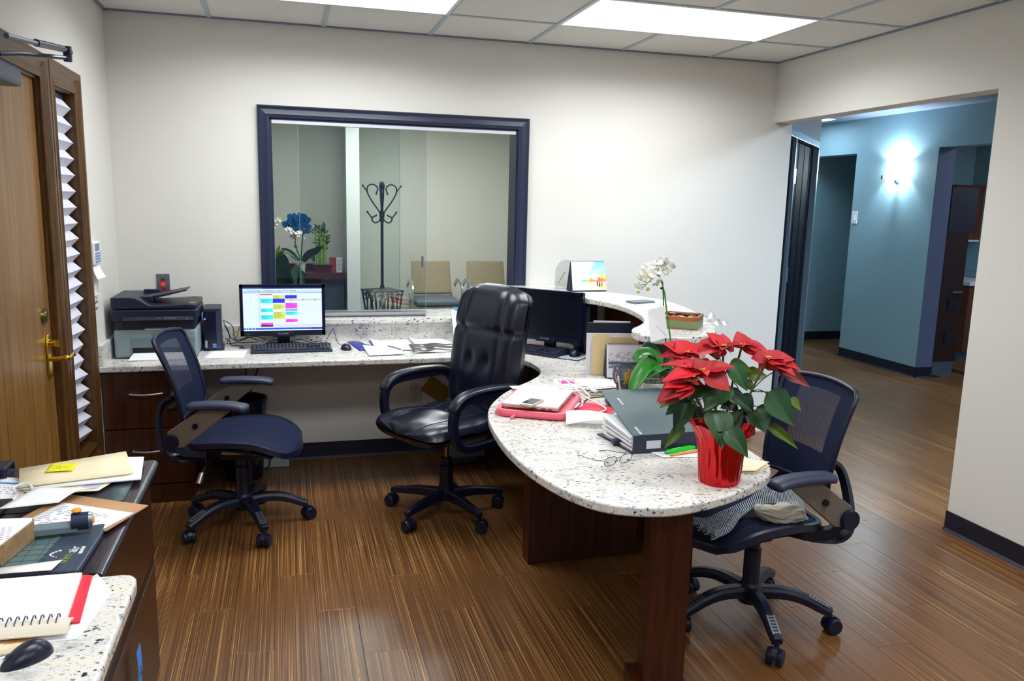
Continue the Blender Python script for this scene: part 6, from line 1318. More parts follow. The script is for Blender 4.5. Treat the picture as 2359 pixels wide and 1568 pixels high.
# ---- left foreground items
sheet('desk_pad', [(-.13, -2.56), (-.078, -2.56), (-.078, -2.33), (-.13, -2.33)], DT+.001, 'teal-grey desk pad showing between the papers on the wooden desk', 'desk pad', mat('pad_teal', (76, 96, 100), .5), n=3)
b = B(); b.b2(-.50, -.13, -2.60, -2.22, DT, DT+.0012); tag(build('desk_blotter', b, mat('blotter_dark', (46, 44, 56), .3)), 'dark blotter under the papers on the wooden desk', 'blotter')
sheet('form_sheet', [(-.485, -2.50), (-.36, -2.55), (-.35, -2.33), (-.46, -2.29)], DT+.003, 'printed form with a blue header line left of the manila folder', 'paper', print_=[(0, 1, .74, .80, (60, 140, 226))]+lines(.05, .95, .1, .7, 9, (170, 150, 200)))
sheet('envelope', [(-.36, -2.50), (-.155, -2.49), (-.125, -2.405), (-.35, -2.43)], DT+.010, 'long cream envelope under the stacked folders', 'envelope', M_cream, print_=[(.7, .93, .2, .8, (196, 190, 220)), (.02, .18, .35, .5, (60, 60, 130))])
sheet('white_folder', [(-.36, -2.455), (-.052, -2.432), (-.078, -2.213), (-.16, -2.20)], DT+.016, 'white file folder lying under the manila folder', 'folder', th=.004)
sheet('manila_folder', [(-.365, -2.455), (-.080, -2.392), (-.138, -2.168), (-.412, -2.288)], DT+.024, 'manila folder with a yellow note on the stack on the wooden desk', 'folder', M_cream, th=.004, n=4)
t = sheet('sticky_note', [(-.327, -2.352), (-.252, -2.352), (-.254, -2.272), (-.330, -2.261)], DT+.028, 'bright yellow sticky note with handwriting on the manila folder', 'note', mat('note_yellow', (246, 240, 40), .6), th=.0005, print_=lines(.2, .9, .25, .75, 3, (170, 170, 60)), curl=lambda u, v: .003*(1-v))
# clipboard
t = sheet('clipboard', [(-.330, -2.735), (-.075, -2.800), (-.002, -2.642), (-.235, -2.505)], DT+.010, 'brown hardboard clipboard holding a filled-in form', 'clipboard', mat('hardboard', (198, 152, 108), .7), th=.004, n=3)
sheet('form_sheet', [(-.30, -2.735), (-.082, -2.795), (-.028, -2.70), (-.225, -2.58)], DT+.014, 'handwritten form clipped on the hardboard clipboard', 'paper', print_=lines(.08, .8, .1, .9, 12, (176, 176, 200))+[(.42, .50, .08, .16, (60, 64, 90)), (.62, .8, .05, .25, (200, 196, 220)), (.68, .74, .16, .22, (230, 80, 150))])
sheet('note_sheet', [(-.37, -2.62), (-.23, -2.60), (-.16, -2.50), (-.32, -2.46)], DT+.022, 'white folded note sheet on the corner of the clipboard', 'paper', curl=lambda u, v: .012*sin(pi*v)*u)
b = B(); b.tube(catmull([(-.36, -2.50, DT+.024), (-.375, -2.47, DT+.028), (-.36, -2.44, DT+.028), (-.34, -2.45, DT+.028), (-.325, -2.48, DT+.026)], 6), .0035, 7); tag(build('white_clip', b, M_white, smooth=60), 'white looped clip on the papers beside the dark tray', 'clip')
t = thing('desk_tray', 'black glossy tray at the left edge of the wooden desk', 'tray', (-.44, -2.60, DT+.001)); b = B(); b.b2(-.08, .075, -.09, .09, 0, .012); build('tray', b, M_blk2, t, bevel=.004)
t = thing('desk_gadget', 'dark box with a grey flap at the far left of the wooden desk', 'gadget', (-.475, -2.27, DT+.001)); b = B(); b.b2(-.05, .035, -.04, .045, 0, .035); build('body', b, M_blk2, t, bevel=.006); b = B(); b.b2(-.05, .01, -.075, -.03, .004, .012); build('flap', b, M_gun, t)
# trimmer
t = thing('paper_trimmer', 'dark grey rotary paper trimmer with an orange button on the wooden desk', 'trimmer', (-.17, -2.91, DT+.001))
b = B(); b.prism([(-.15, .112), (.078, .15), (.088, .145), (.090, .08), (.082, -.122), (-.15, -.10)], 0, .014); build('base', b, mat('trimmer_base', (58, 72, 92), .4), t, bevel=.003)
b = B(); b.prism([(-.15, .085), (.002, .098), (-.018, -.09), (-.15, -.10)], .014, .0152); build('grid_plate', b, mat('trimmer_plate', (92, 116, 118), .45), t)
b = B(); [b.b2(-.15, .0, -.08+i*.03, -.0785+i*.03, .0152, .0156) for i in range(6)]; [b.b2(-.14+i*.03, -.1388+i*.03, -.095, .09, .0152, .0156) for i in range(5)]; build('grid_lines', b, mat('grid_dark', (50, 66, 72), .5), t)
b = B(); b.sweep([(-.15, .078, .035), (.035, .098, .035)], [(-.018, -.012), (.018, -.012), (.018, .004), (.008, .010), (-.008, .010), (-.018, .004)]); build('rail', b, mat('rail_grey', (116, 132, 142), .35), t, bevel=.002)
b = B(); P0, P1 = V((.022, .096, .045)), V((.060, .100, .045)); b.tube([P0, P1], .0215, 24); hd = build('cutter_head', b, mat('head_navy', (34, 44, 74), .4), t, smooth=40)
b = B(); b.tube([P1, P1+V((.008, .001, 0))], [.0215, .018], 24); build('head_ring', b, M_steel, hd, smooth=40); b = B(); b.tube([P1+V((.008, .001, 0)), P1+V((.011, .001, 0))], [.010, .007], 16); build('head_button', b, mat('button_orange', (244, 160, 40), .4), hd)
b = B(); b.lathe([(0, -.003), (.010, -.003), (.012, 0), (.009, .004), (0, .005)], 16, c=(.034, .098, .073)); build('press_knob', b, mat('button_orange', (244, 160, 40), .4), hd, smooth=40); b = B(); b.cyl((.034, .098, .066), (.034, .098, .076), .008, .008, 10); build('knob_stem', b, M_blk, hd)
text('trim', .030, mat('olive_print', (150, 160, 50), .5), t, (.040, -.052, .0145), (0, 0, R(82)))
text('air', .034, M_wtext, t, (.047, -.004, .0145), (0, 0, R(82)))
b = B(); [b.b2(.062, .070, -.03+i*.0085, -.024+i*.0085, .014, .0145) for i in range(5)]; build('small_print', b, M_wtext, t)
b = B(); [b.cyl((.018-.016*sin(q*pi/7), -.03+.03*(q/7.0)*1.2-.01, .014), (.018-.016*sin(q*pi/7), -.03+.036*(q/7.0)-.01, .0147), .0018+.0003*q, .0018+.0003*q, 8) for q in range(8)]; build('dot_mark', b, M_wtext, t)
# cardboard box
t = thing('cardboard_box', 'worn brown cardboard box with a white written-on lid on the trimmer', 'box', (-.285, -2.90, DT+.017))
b = B(); b.prism([(-.07, .098), (.056, .082), (.060, .06), (.032, -.082), (-.07, -.06)], 0, .048); build('carton', b, mat('carton', (150, 122, 88), .8, var=.3, vscale=60), t, bevel=.002)
b = B(); b.prism([(-.07, .096), (.053, .080), (.057, .059), (.030, -.078), (-.07, -.058)], .048, .0495); build('white_lid', b, M_paper, t)
b = B(); rnd = random.Random(6)
for i in range(7):
    for j in range(5): b.quad(*[tuple(M.Rotation(.2, 3, 'Z')@V(p)) for p in ((-.03+j*.013, -.05+i*.012, .0502), (-.022+j*.013, -.05+i*.012, .0502), (-.022+j*.013, -.048+i*.012, .0502), (-.03+j*.013, -.048+i*.012, .0502))], (150, 150, 180))
build('handwriting', b, M_vc, t)
sheet('blank_paper', [(-.25, -3.03), (-.14, -3.035), (-.13, -2.985), (-.25, -3.0)], DT+.022, 'white sheet between the trimmer and the spiral notebook', 'paper', n=3)
# notebook
t = thing('spiral_notebook', 'open spiral notebook with a red cover on the granite foreground desk', 'notebook', (-.18, -3.16, DT+.004))
nb = [(-.10, .130), (.112, .118), (.125, .112), (.146, -.10), (-.10, -.085)]
b = B(); b.prism(nb, 0, .003); build('red_cover', b, mat('cover_red', (226, 44, 70), .45), t, bevel=.001)
b = B(); b.prism([(-.10, .118), (.104, .112), (.122, -.106), (-.10, -.09)], .003, .012); build('pages', b, mat('page_cream', (246, 244, 236), .7), t, bevel=.0005)
b = B(); [b.add([(-.098+i*.0145, .115, .0123), (-.0972+i*.0145, .115, .0123), (-.091+i*.0152, -.088, .0123), (-.0918+i*.0152, -.088, .0123)], [(0, 1, 2, 3)]) for i in range(14)]; build('ruled_lines', b, mat('rule_blue', (214, 220, 232), .7), t)
b = B(); b.grid(6, 8, lambda u, v: (-.10+.235*u, -.088-.012*u-.052*v, .012+.010*sin(pi*v*.9)-.008*v)); build('folded_pages', b, mat('page_under', (226, 216, 200), .7), t, solid=.004)
b = B()
for i in range(15):
    x = -.096+i*.0146; y = -.084-.0007*i; b.tube([(x, y+.006, .0125), (x, y+.003, .020), (x+.001, y-.010, .026), (x+.002, y-.028, .024), (x+.002, y-.034, .018)], .0013, 6)
build('spiral', b, mat('spiral_wire', (50, 62, 84), .3, .6), t, smooth=60)
sheet('blank_paper', [(-.20, -3.315), (-.025, -3.318), (.0, -3.13), (-.05, -3.03)], DT+.001, 'white sheet sticking out from under the spiral notebook', 'paper', n=3, th=.0016)
sheet('paper_stack', [(-.22, -3.35), (-.135, -3.345), (-.085, -3.28), (-.22, -3.27)], DT+.001, 'cream papers with an orange clip edge behind the large mouse', 'paper', mat('paper_peach', (240, 220, 186), .7), n=3, th=.004, print_=[(.6, 1, .5, .9, (220, 160, 90))])
# ------------------------------------------------------------------ plants
def leaf_mesh(name, mt, kind=0):
    # unit leaf along +X, width 1
    nu, nv = 15, 7; prof = {0: lambda s: (sin(pi*s**.72))**.85*(1-.25*s)*1.15+.05*abs(sin(pi*s*3.0))*(s < .75), 1: lambda s: (sin(pi*s**.62))**.9*(1-.3*s)*1.2, 2: lambda s: min(1, (s*5+.12)**.6)*(1-s**5)**.6}[kind]
    g = B()
    def f(u, v):
        s = u; q = 2*v-1; w_ = prof(s)*.5 if 0 < s < 1 else (.06 if kind == 2 and s == 0 else 0)
        z = -.16*s*s+.10*abs(q)*(w_*2)-.02*sin(q*9+s*12)*w_*(kind != 2)
        if kind == 2: z = .05*abs(q)-.0*s
        return (s, q*w_, z)
    g.grid(nu, nv, f); me_o = build(name, g, mt, None, smooth=180, loc=(0, 0, 0), solid=.012); me = me_o.data; bpy.data.objects.remove(me_o); return me
def vein_mat(name, col, vein, rough=.45, var=.25):
    m = bpy.data.materials.new(name); m.use_nodes = True; N = m.node_tree.nodes; L = m.node_tree.links; b = N['Principled BSDF']
    tc = N.new('ShaderNodeTexCoord'); sp = N.new('ShaderNodeSeparateXYZ'); L.new(tc.outputs['Object'], sp.inputs[0])
    ab = N.new('ShaderNodeMath'); ab.operation = 'ABSOLUTE'; L.new(sp.outputs['Y'], ab.inputs[0])
    r1 = ramp(N, [(.0, (1, 1, 1, 1)), (.022, (0, 0, 0, 1))]); L.new(ab.outputs[0], r1.inputs[0])
    su = N.new('ShaderNodeMath'); su.operation = 'MULTIPLY_ADD'; L.new(ab.outputs[0], su.inputs[0]); su.inputs[1].default_value = -.9; L.new(sp.outputs['X'], su.inputs[2])
    ml = N.new('ShaderNodeMath'); ml.operation = 'MULTIPLY'; L.new(su.outputs[0], ml.inputs[0]); ml.inputs[1].default_value = 7.5
    fr = N.new('ShaderNodeMath'); fr.operation = 'FRACT'; L.new(ml.outputs[0], fr.inputs[0])
    r2 = ramp(N, [(.0, (.7, .7, .7, 1)), (.10, (0, 0, 0, 1))]); L.new(fr.outputs[0], r2.inputs[0])
    mx = N.new('ShaderNodeMath'); mx.operation = 'MAXIMUM'; L.new(r1.outputs[0], mx.inputs[0]); L.new(r2.outputs[0], mx.inputs[1])
    oi = N.new('ShaderNodeObjectInfo'); hs = N.new('ShaderNodeHueSaturation'); hs.inputs['Color'].default_value = lin(col); mr = N.new('ShaderNodeMapRange'); L.new(oi.outputs['Random'], mr.inputs[0]); mr.inputs['To Min'].default_value = 1-var; mr.inputs['To Max'].default_value = 1+var; L.new(mr.outputs[0], hs.inputs['Value'])
    mi = N.new('ShaderNodeMix'); mi.data_type = 'RGBA'; mi.blend_type = 'MIX'; sc_m = N.new('ShaderNodeMath'); sc_m.operation = 'MULTIPLY'; L.new(mx.outputs[0], sc_m.inputs[0]); sc_m.inputs[1].default_value = .45
    L.new(sc_m.outputs[0], mi.inputs['Factor']); L.new(hs.outputs[0], mi.inputs['A']); mi.inputs['B'].default_value = lin(vein)
    L.new(mi.outputs['Result'], b.inputs['Base Color']); b.inputs['Roughness'].default_value = rough; b.inputs['Subsurface Weight'].default_value = .0
    return m
M_bract = vein_mat('bract_red', (184, 8, 26), (104, 2, 16), .6, .35); M_bractp = vein_mat('bract_dull', (150, 60, 52), (110, 30, 40), .5); M_pl = vein_mat('poinsettia_leaf', (34, 74, 36), (84, 120, 84), .38, .3); M_ply = vein_mat('young_leaf', (92, 122, 22), (130, 150, 60), .45)
me_b, me_l, me_y, me_d = leaf_mesh('bract', M_bract, 0), leaf_mesh('leaf', M_pl, 1), leaf_mesh('leaf', M_ply, 1), leaf_mesh('bract', M_bractp, 0)
def put_leaf(me, name, parent, p, tip, wd, nrm):
    p, tip, nrm = V(p), V(tip), V(nrm); x = tip-p; L = x.length; x.normalize(); y = nrm.cross(x).normalized(); z = x.cross(y)
    o = bpy.data.objects.new(name, me); COL.objects.link(o); o.parent = parent
    mt_ = M((x*L, y*wd, z*L)).transposed().to_4x4(); mt_.translation = p; o.matrix_basis = mt_; return o
RT, TW, UP = V((.962, -.272, 0)), V((-.272, -.962, 0)), V((0, 0, 1))
t = thing('poinsettia', 'red poinsettia in a crinkled red foil pot wrap at the tip of the peninsula', 'plant', (1.672, -2.765, DT))
def zp(x, y, d=0): # place in plant space from its silhouette (units of 1/3.409 of a pixel at 705 px per metre)
    px, py = 1420+x/3.409, 740+y/3.409; return RT*((px-1655-(1118-py)*.055)/712)+UP*((1118-py)/735+.005)+TW*d
def cw(a):  # angle 0 = right of camera
    return a
def foil_r(a, i): return 1+.020*sin(a*19+.6*i)+.012*sin(a*31+i)+.010*sin(a*47)
prof = [(.060, 0), (.062, .01), (.066, .05), (.069, .09), (.073, .12), (.080, .15), (.092, .175), (.108, .198)]
b = B(); n = 120; vs = []; fs = []; th0 = math.atan2(RT.y, RT.x)
for i, (r_, z_) in enumerate(prof):
    for k in range(n):
        a = 2*pi*k/n; ph = a-th0; up_ = .72+.30*abs(cos(ph))**.7+.10*sin(ph*3+1)+.06*sin(ph*7)
        zz = z_ if z_ < .1 else .1+(z_-.1)*up_; q = r_*foil_r(a, i); 
        if z_ > .12: q *= 1+.10*sin(ph*5+.5)*(z_-.12)/.08
        vs.append((q*cos(a), q*sin(a), zz))
for i in range(len(prof)-1):
    for k in range(n): k2 = (k+1) % n; fs.append((i*n+k, i*n+k2, (i+1)*n+k2, (i+1)*n+k))
fs.append(tuple(range(n-1, -1, -1))); b.add(vs, fs)
M_foil = mat('red_foil', (200, 16, 22), .24, .85, bump=.9, bscale=55, stretch=(1, 1, .35)); M_foil.node_tree.nodes['Principled BSDF'].inputs['Coat Weight'].default_value = .3
build('foil_wrap', b, M_foil, t, smooth=35)
b = B(); b.lathe([(.062, .118), (.03, .124), (0, .125)], 24); build('soil', b, mat('potting_soil', (36, 28, 26), .95, bump=1, bscale=60), t)
b = B(); b.grid(10, 8, lambda u, v: zp(470+150*u, 640+160*v, -.03-.02*u)+TW*(.012*sin(u*9+v*7))); b.grid(6, 6, lambda u, v: zp(915+60*u, 800+80*v, -.02)+TW*(.010*sin(u*11+v*7))); build('clear_liner', b, glass_mat('liner_clear', (.75, .70, .78), .35, .08), t)
rnd = random.Random(21)
clusters = [((560, 290), -.02, [(400, 200, .05), (500, 185, .06), (610, 200, .055), (440, 290, .045), (345, 312, .03), (480, 330, .05)]),
            ((640, 385), .06, [(335, 318, .035), (510, 300, .05), (600, 290, .05), (885, 325, .05), (832, 492, .085), (325, 415, .05), (700, 290, .05), (560, 400, .05), (720, 420, .05)]),
            ((830, 225), .0, [(542, 272, .07), (662, 163, .04), (720, 112, .035), (910, 205, .055), (838, 122, .04), (760, 200, .06), (905, 275, .05), (770, 300, .05)]),
            ((985, 225), -.03, [(965, 112, .045), (1110, 185, .06), (1190, 247, .05), (1145, 255, .06), (915, 210, .05), (1060, 160, .06), (1130, 285, .05)]),
            ((1140, 295), .03, [(1020, 285, .05), (1140, 398, .07), (1358, 275, .06), (1270, 243, .05), (1402, 350, .045), (1325, 382, .045), (1062, 392, .04), (1240, 300, .055), (1180, 270, .05)]),
            ((525, 470), .07, [(282, 582, .06), (340, 470, .035), (480, 415, .045), (548, 450, .04), (430, 500, .05), (450, 560, .05), (600, 440, .04)])]
heads = []
for (bx_, by_), d, tips in clusters:
    base = zp(bx_, by_, d); heads.append(base)
    for tx, ty, wd in tips:
        vx, vy = tx-bx_, ty-by_; flat = math.hypot(vx, vy)/240
        td = d+rnd.uniform(-.015, .05) if vy > -20 else d-rnd.uniform(0, .04)
        tip = zp(tx, ty, td); nr = (UP*(1.0+rnd.uniform(-.2, .2))+TW*(.55+rnd.uniform(-.2, .3))+RT*rnd.uniform(-.25, .25))
        put_leaf(me_b, 'bract', t, base+(tip-base)*.04, tip, wd*1.05, nr)
    for q in range(7):   # inner small bracts and ones turned away
        a = rnd.uniform(0, 2*pi); L = rnd.uniform(.03, .065); dv = RT*cos(a)*1.0+TW*sin(a)+UP*rnd.uniform(-.1, .35)
        put_leaf(me_b, 'bract', t, base, base+dv*L, rnd.uniform(.02, .036), UP+TW*.3)
    b = B(); [b.sph(base+RT*rnd.uniform(-.008, .008)+TW*rnd.uniform(-.008, .008)+UP*.006, .0028, 6) for _ in range(7)]; build('flower_buds', b, mat('bud_yellow', (190, 180, 60), .5), t)
for bs, tp, wd, me, nm, d0, d1 in [((1230, 395), (1478, 497), .040, me_d, 'bract', .0, .02), ((470, 560), (315, 640), .035, me_d, 'bract', .06, .07), ((430, 330), (560, 380), .05, me_d, 'bract', .0, .0),
        ((840, 495), (645, 668), .075, me_l, 'leaf', .02, .08), ((865, 350), (990, 530), .062, me_l, 'leaf', .02, .05), ((1128, 560), (1338, 785), .092, me_l, 'leaf', .03, .06), ((540, 625), (425, 868), .058, me_l, 'leaf', .04, .08),
        ((560, 605), (378, 748), .055, me_l, 'leaf', .02, .03), ((665, 505), (525, 575), .06, me_l, 'leaf', .04, .09), ((735, 690), (757, 915), .085, me_l, 'leaf', .05, .135), ((790, 800), (932, 978), .062, me_l, 'leaf', .10, .145),
        ((1060, 715), (1125, 850), .075, me_l, 'leaf', .0, .05), ((940, 670), (815, 700), .05, me_l, 'leaf', -.02, .0), ((835, 555), (1015, 678), .045, me_l, 'leaf', .02, .06), ((1020, 450), (1190, 452), .045, me_y, 'leaf', -.03, -.03),
        ((1150, 830), (1385, 978), .035, me_y, 'leaf', .0, .04), ((1345, 625), (1422, 708), .03, me_y, 'leaf', -.02, .0), ((515, 828), (368, 1003), .034, me_y, 'leaf', .02, .05), ((520, 540), (330, 690), .038, me_y, 'leaf', .04, .04),
        ((880, 740), (945, 840), .06, me_l, 'leaf', .0, .03), ((735, 640), (825, 590), .05, me_l, 'leaf', -.02, -.02), ((1000, 500), (1060, 560), .035, me_y, 'leaf', -.02, 0), ((960, 600), (1050, 750), .055, me_l, 'leaf', -.01, .02), ((880, 380), (1050, 400), .05, me_y, 'leaf', -.02, 0),
        ((780, 600), (700, 760), .05, me_l, 'leaf', -.02, -.01), ((1100, 700), (1190, 800), .05, me_l, 'leaf', -.02, 0), ((820, 300), (740, 290), .04, me_y, 'leaf', -.04, -.03), ((960, 760), (1010, 820), .045, me_l, 'leaf', -.02, 0), ((700, 740), (650, 800), .045, me_l, 'leaf', -.04, -.02), ((640, 690), (560, 720), .04, me_l, 'leaf', -.04, -.02)]:
    p0, p1 = zp(bs[0], bs[1], d0), zp(tp[0], tp[1], d1); put_leaf(me, nm, t, p0, p1, wd, TW*.9+UP*.55+RT*rnd.uniform(-.25, .25))
    if nm == 'leaf' or me is me_d:
        k = min(range(6), key=lambda i: abs((heads[i]-p0).dot(RT))); st = (V((0, 0, .12))+heads[k])*.5
        q = st.lerp(heads[k], .25) if p0.z > st.z else st.lerp(V((0, 0, .14)), .2)
        b = B(); b.tube(catmull([q, (q+p0)/2+UP*.008, p0, p0+(p1-p0)*.06], 3), .0016, 5); build('petiole', b, mat('stem_brown', (66, 36, 48), .5), t)
for k, h in enumerate(heads):
    b = B(); r0 = V((.02*cos(k), .02*sin(k), .11)); b.tube(catmull([r0, r0.lerp(h, .35)+RT*(-.01 if h.dot(RT) < 0 else .008), r0.lerp(h, .7), h], 5), [.0042]*8+[.0034]*8, 7); build('stem', b, mat('stem_brown', (66, 36, 48), .5) if k % 2 else mat('stem_green', (62, 84, 40), .5), t, smooth=60)

# ---- orchids
def strap(parent, pts, wd, mt, name='leaf', tw=None, nrm=(0, 0, 1)):
    P = catmull(pts, 5); n = len(P); T = frames(P); g = B(); nv = 7; vs = []
    for i, p in enumerate(P):
        s = i/(n-1); w_ = wd*min(1, (s*3.2+.25))**.8*(1-max(0, (s-.45)/.55)**2.6)**.6*.5; sd = T[i].cross(V(nrm)).normalized(); nn = sd.cross(T[i])
        for j in range(nv): q = 2*j/(nv-1)-1; vs.append(p+sd*q*w_+nn*(abs(q)**1.3*w_*.35))
    g.add(vs, [(i*nv+j, i*nv+j+1, (i+1)*nv+j+1, (i+1)*nv+j) for i in range(n-1) for j in range(nv-1)])
    return build(name, g, mt, parent, smooth=180, solid=.0022)
def flower(parent, c, face, size, mp, ml, rot=0):
    c, n = V(c), V(face).normalized(); up = UP if abs(n.z) < .9 else RT; x = up.cross(n).normalized(); y = n.cross(x); g = B()
    for a, L, w_, k in ((90, .95, .55, 0), (210, .95, .5, 0), (330, .95, .5, 0), (12, 1.1, 1.05, 1), (168, 1.1, 1.05, 1)):
        a = R(a+rot); d = x*cos(a)+y*sin(a); s_ = n.cross(d)
        g.grid(7, 7, lambda u, v: c+d*(size*.5*L*(.06+.94*u))+s_*(size*.5*w_*(v-.5)*(sin(pi*min(.97, u*.86+.06)))**.7)+n*(size*.08*(k*.5-.9*u*u*.8)+size*.05*sin(u*4+v*5)+.002*k))
    f = build('flower', g, mp, parent, smooth=180, solid=.0012)
    b = B(); b.sph(c+n*size*.09-y*size*.06, size*.075, 8, (1, 1, 1.2)); b.sph(c+n*size*.10-y*size*.17, size*.05, 8, (1, 1, 1.6)); build('lip', b, ml, f)
M_oleaf = mat('orchid_leaf', (52, 128, 44), .32, var=.2, vscale=14); M_oleafd = mat('orchid_leaf_dark', (30, 74, 52), .3, var=.2, vscale=14); M_pet = mat('petal_white', (248, 248, 240), .55, var=.02); M_lip = mat('lip_yellow', (226, 208, 60), .5); M_stg = mat('orchid_stem', (72, 138, 50), .4)
OB = V((1.805, -2.03, .9)); t = thing('white_orchid', 'white orchid with a tall bent stem in a pale stone pot behind the binder', 'plant', (1.805, -2.03, DT))
def op(px, py, d=0): return RT*((px-1512)/566)+UP*((871-py)/557+.165)+TW*d
b = B(); b.add([(sx*r_, sy*r_*.9, z_) for z_, r_ in ((0, .050), (.155, .066), (.155, .060), (.135, .058)) for sx, sy in ((-1, -1), (1, -1), (1, 1), (-1, 1))], [(3, 2, 1, 0)]+[(r_*4+i, r_*4+(i+1) % 4, r_*4+4+(i+1) % 4, r_*4+4+i) for r_ in range(3) for i in range(4)]+[(12, 13, 14, 15)])
pot = build('pot', b, mat('stone_pot', (178, 174, 168), .7, var=.22, vscale=22, bump=.2, bscale=60), t, bevel=.016, seg=5, smooth=60); pot.rotation_euler.z = R(-14)
b = B(); rnd = random.Random(8); [b.sph((rnd.uniform(-.045, .045), rnd.uniform(-.04, .04), .150+rnd.uniform(-.004, .006)), rnd.uniform(.004, .009), 6, (1.4, .7, .7)) for _ in range(60)]; o = build('bark_mix', b, mat('bark_grey', (122, 132, 118), .9, var=.6, vscale=90), t); o['kind'] = 'stuff'
strap(t, [op(1502, 858, .01), op(1494, 838, .03), op(1472, 842, .07), op(1455, 864, .10), op(1441, 890, .12)], .062, M_oleaf, nrm=(TW+UP*.6))
strap(t, [op(1514, 860, .0), op(1512, 830, .0), op(1496, 813, .01), op(1474, 812, .02), op(1460, 822, .03), op(1460, 828, .04)], .048, M_oleaf, nrm=(TW*.6+UP))
strap(t, [op(1520, 862, -.02), op(1516, 838, -.03), op(1502, 815, -.04), op(1490, 803, -.04), op(1484, 812, -.03)], .052, M_oleafd, nrm=(TW+UP*.3))
strap(t, [op(1516, 864, .02), op(1525, 842, .03), op(1500, 848, .06), op(1484, 860, .075)], .046, M_oleaf, nrm=(TW*.4+UP))
strap(t, [op(1520, 862, .01), op(1530, 846, .03), op(1540, 850, .05), op(1552, 868, .06)], .045, M_oleafd, nrm=(TW*.7+UP))
strap(t, [op(1525, 862, -.01), op(1532, 838, -.02), op(1536, 832, -.01), op(1530, 828, 0)], .035, M_oleafd, nrm=(TW+UP*.2))
stem = [op(1522, 864, .0), op(1530, 840, .02), op(1533, 812, .05), op(1529, 780, .075), op(1521, 738, .08), op(1513, 695, .08), op(1508, 668, .08), op(1497, 640, .08), op(1491, 628, .08), op(1494, 620, .08)]
b = B(); b.tube(catmull(stem, 5), [.0032]*30+[.0024]*16, 8); b.tube(catmull([op(1492, 634, .08), op(1486, 632, .08), op(1480, 636, .08)], 4), .0018, 6); b.tube(catmull([op(1478, 648, .08), op(1473, 650, .08), op(1466, 658, .08), op(1458, 666, .08)], 4), .0018, 6); b.tube(catmull([op(1466, 656, .08), op(1459, 656, .08), op(1454, 656, .08)], 4), .0015, 6); b.tube(catmull([op(1480, 636, .08), op(1478, 642, .08), op(1478, 650, .08)], 4), .0018, 6); build('flower_stem', b, M_stg, t, smooth=60)
b = B(); b.tube([op(1516, 868, .03), op(1523, 800, .055)], .0022, 6); b.tube([op(1523, 800, .055), op(1512, 720, .065), op(1505, 649, .068)], .0022, 6); build('support_stake', b, M_blk, t)
for px, py in ((1503, 663), (1520, 727)): b = B(); b.sph(op(px, py, .076), .0055, 8, (1.4, 1, 1)); build('clip', b, M_blk, t)
for px, py, d, fc, sz in ((1510, 612, .07, RT*.5-TW*.6+UP*.3, .074), (1508, 625, .06, RT*.7-TW*.4-UP*.3, .06), (1488, 613, .06, TW*.2-RT*.4+UP*.6, .066), (1472, 620, .07, TW*.6-RT*.5+UP*.4, .058), (1469, 633, .09, TW*.9-RT*.2+UP*.1, .062), (1459, 641, .08, TW*.5-RT*.8, .056), (1491, 650, .09, TW*.3+RT*.5-UP*.4, .060), (1453, 660, .08, TW*.5-RT*.6-UP*.3, .042), (1484, 629, .08, TW+UP*.2, .056)):
    flower(t, op(px, py, d), fc, sz, M_pet, M_lip, rnd.uniform(-25, 25))
b = B(); b.sph(op(1472, 665, .08), .008, 10, (1, 1, 1.1)); b.sph(op(1452, 672, .08), .006, 10, (1.3, 1, 1)); build('buds', b, mat('bud_green', (190, 208, 100), .4), t)
# paper hanging on the stem
t = thing('white_card', 'white envelope card hanging from the orchid stem', 'card', (1.76, -2.09, .735))
o_ = V((1.805-1.76, -2.03+2.09, 0))
b = B(); pl_ = [op(1475, 712, .07), op(1510, 700, .085), op(1520, 768, .095), op(1484, 780, .09)]; b.add([p+o_ for p in pl_], [(0, 1, 2, 3)]); build('card', b, M_paper, t, solid=.0012)
b = B(); b.add([p+o_ for p in [op(1493, 742, .0935), op(1519, 766, .0965), op(1519, 767.2, .0965), op(1493, 743, .0935)]], [(0, 1, 2, 3)]); build('flap_line', b, mat('fold_grey', (150, 152, 170), .6), t)

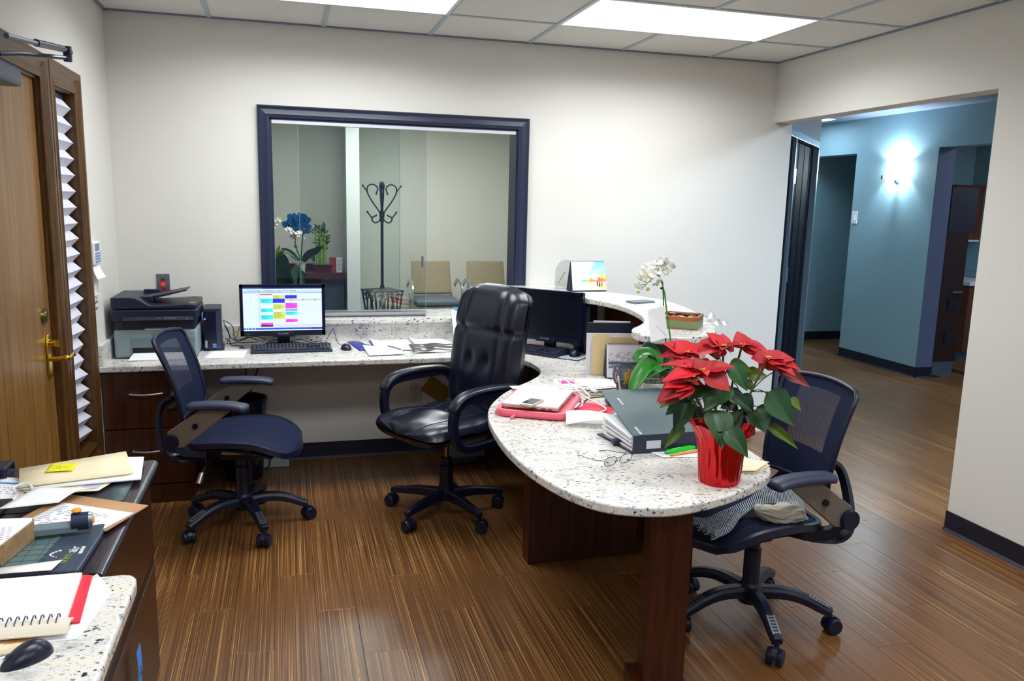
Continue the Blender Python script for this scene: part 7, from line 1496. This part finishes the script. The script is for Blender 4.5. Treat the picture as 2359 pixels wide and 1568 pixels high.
def win_orchid(label, loc, px0, py0, mp, ml, flowers, leaves, stem, potcol, K=352):
    t = thing('orchid', label, 'plant', loc)
    def q(px, py, d=0): return V(((px-px0)/K, d, (py0-py)/K))
    b = B(); b.lathe([(0, 0), (.045, 0), (.058, .10), (.053, .10), (.045, .085), (0, .085)], 28); build('pot', b, potcol, t, smooth=40)
    b = B(); b.tube(catmull([q(*p) for p in stem], 5), .0035*352/K, 7); b.sph(q(*stem[2]), .008*352/K, 8, (1.6, 1, .8)); build('flower_stem', b, M_oleafd, t, smooth=60)
    for pts, wd, mm in leaves: strap(t, [q(*p) for p in pts], wd, mm, nrm=(0, -1, .2))
    for fx, fy, s_ in flowers: flower(t, q(fx, fy, rnd.uniform(-.03, .03)), (rnd.uniform(-.5, .5), -1, rnd.uniform(-.3, .3)), s_, mp, ml, rnd.uniform(-20, 20))
    return t
# sill z .875 at Y .28; column of pixels: z = 1.48 - (py-495)/352
M_blue = mat('petal_blue', (40, 158, 250), .5, var=.15, vscale=60); M_lipd = mat('lip_navy', (20, 40, 110), .5); M_pety = mat('petal_cream', (248, 246, 226), .5, var=.08, vscale=60); M_lipp = mat('lip_plum', (150, 90, 110), .5)
py0 = 495+(1.48-.875)*352
win_orchid('bright blue orchid with broad dark leaves on the sill beyond the glass', (.437, .27, .875), 681, py0, M_blue, M_lipd,
    [(676, 502, .075), (690, 500, .07), (700, 504, .07), (683, 514, .08), (696, 512, .06), (665, 516, .07), (704, 520, .06), (686, 523, .065), (703, 530, .05), (674, 512, .05)],
    [([(662, 668), (652, 640), (648, 610), (656, 580)], .115, M_oleafd), ([(680, 665), (684, 640), (680, 618), (690, 608)], .075, mat('leaf_pale', (104, 146, 130), .3, var=.2, vscale=30)), ([(676, 668), (688, 650), (692, 630), (690, 614)], .05, M_oleafd), ([(696, 596, -.02), (706, 580, -.02), (722, 572, -.02), (736, 560, -.02)], .045, M_oleafd)],
    [(672, 690), (680, 650), (690, 590), (694, 550), (697, 528)], mat('pot_white', (216, 216, 214), .4))
def scl(L): return [(a, c, d*1.65) for a, c, d in L]
win_orchid('cream orchid with drooping flowers in a patterned pot on the console', (.517, 4.08, .79), 692, 633, M_pety, M_lipp,
    scl([(674, 530, .06), (668, 538, .05), (686, 536, .055), (690, 546, .05), (682, 552, .06), (691, 528, .04), (680, 545, .05), (708, 530, .035), (640, 525, .05), (634, 535, .05), (646, 518, .05), (631, 542, .045), (700, 556, .03)]),
    [([(690, 606), (676, 592), (664, 584), (650, 581)], .05, M_oleafd), ([(694, 606), (708, 593), (718, 596), (723, 610)], .055, M_oleafd), ([(690, 606), (680, 598), (672, 594)], .04, M_oleafd), ([(696, 606), (704, 598), (712, 594)], .04, M_oleafd)],
    [(693, 612), (692, 600), (683, 575), (682, 555)], mat('pot_pattern', (196, 190, 180), .4, var=.5, vscale=40), 208)
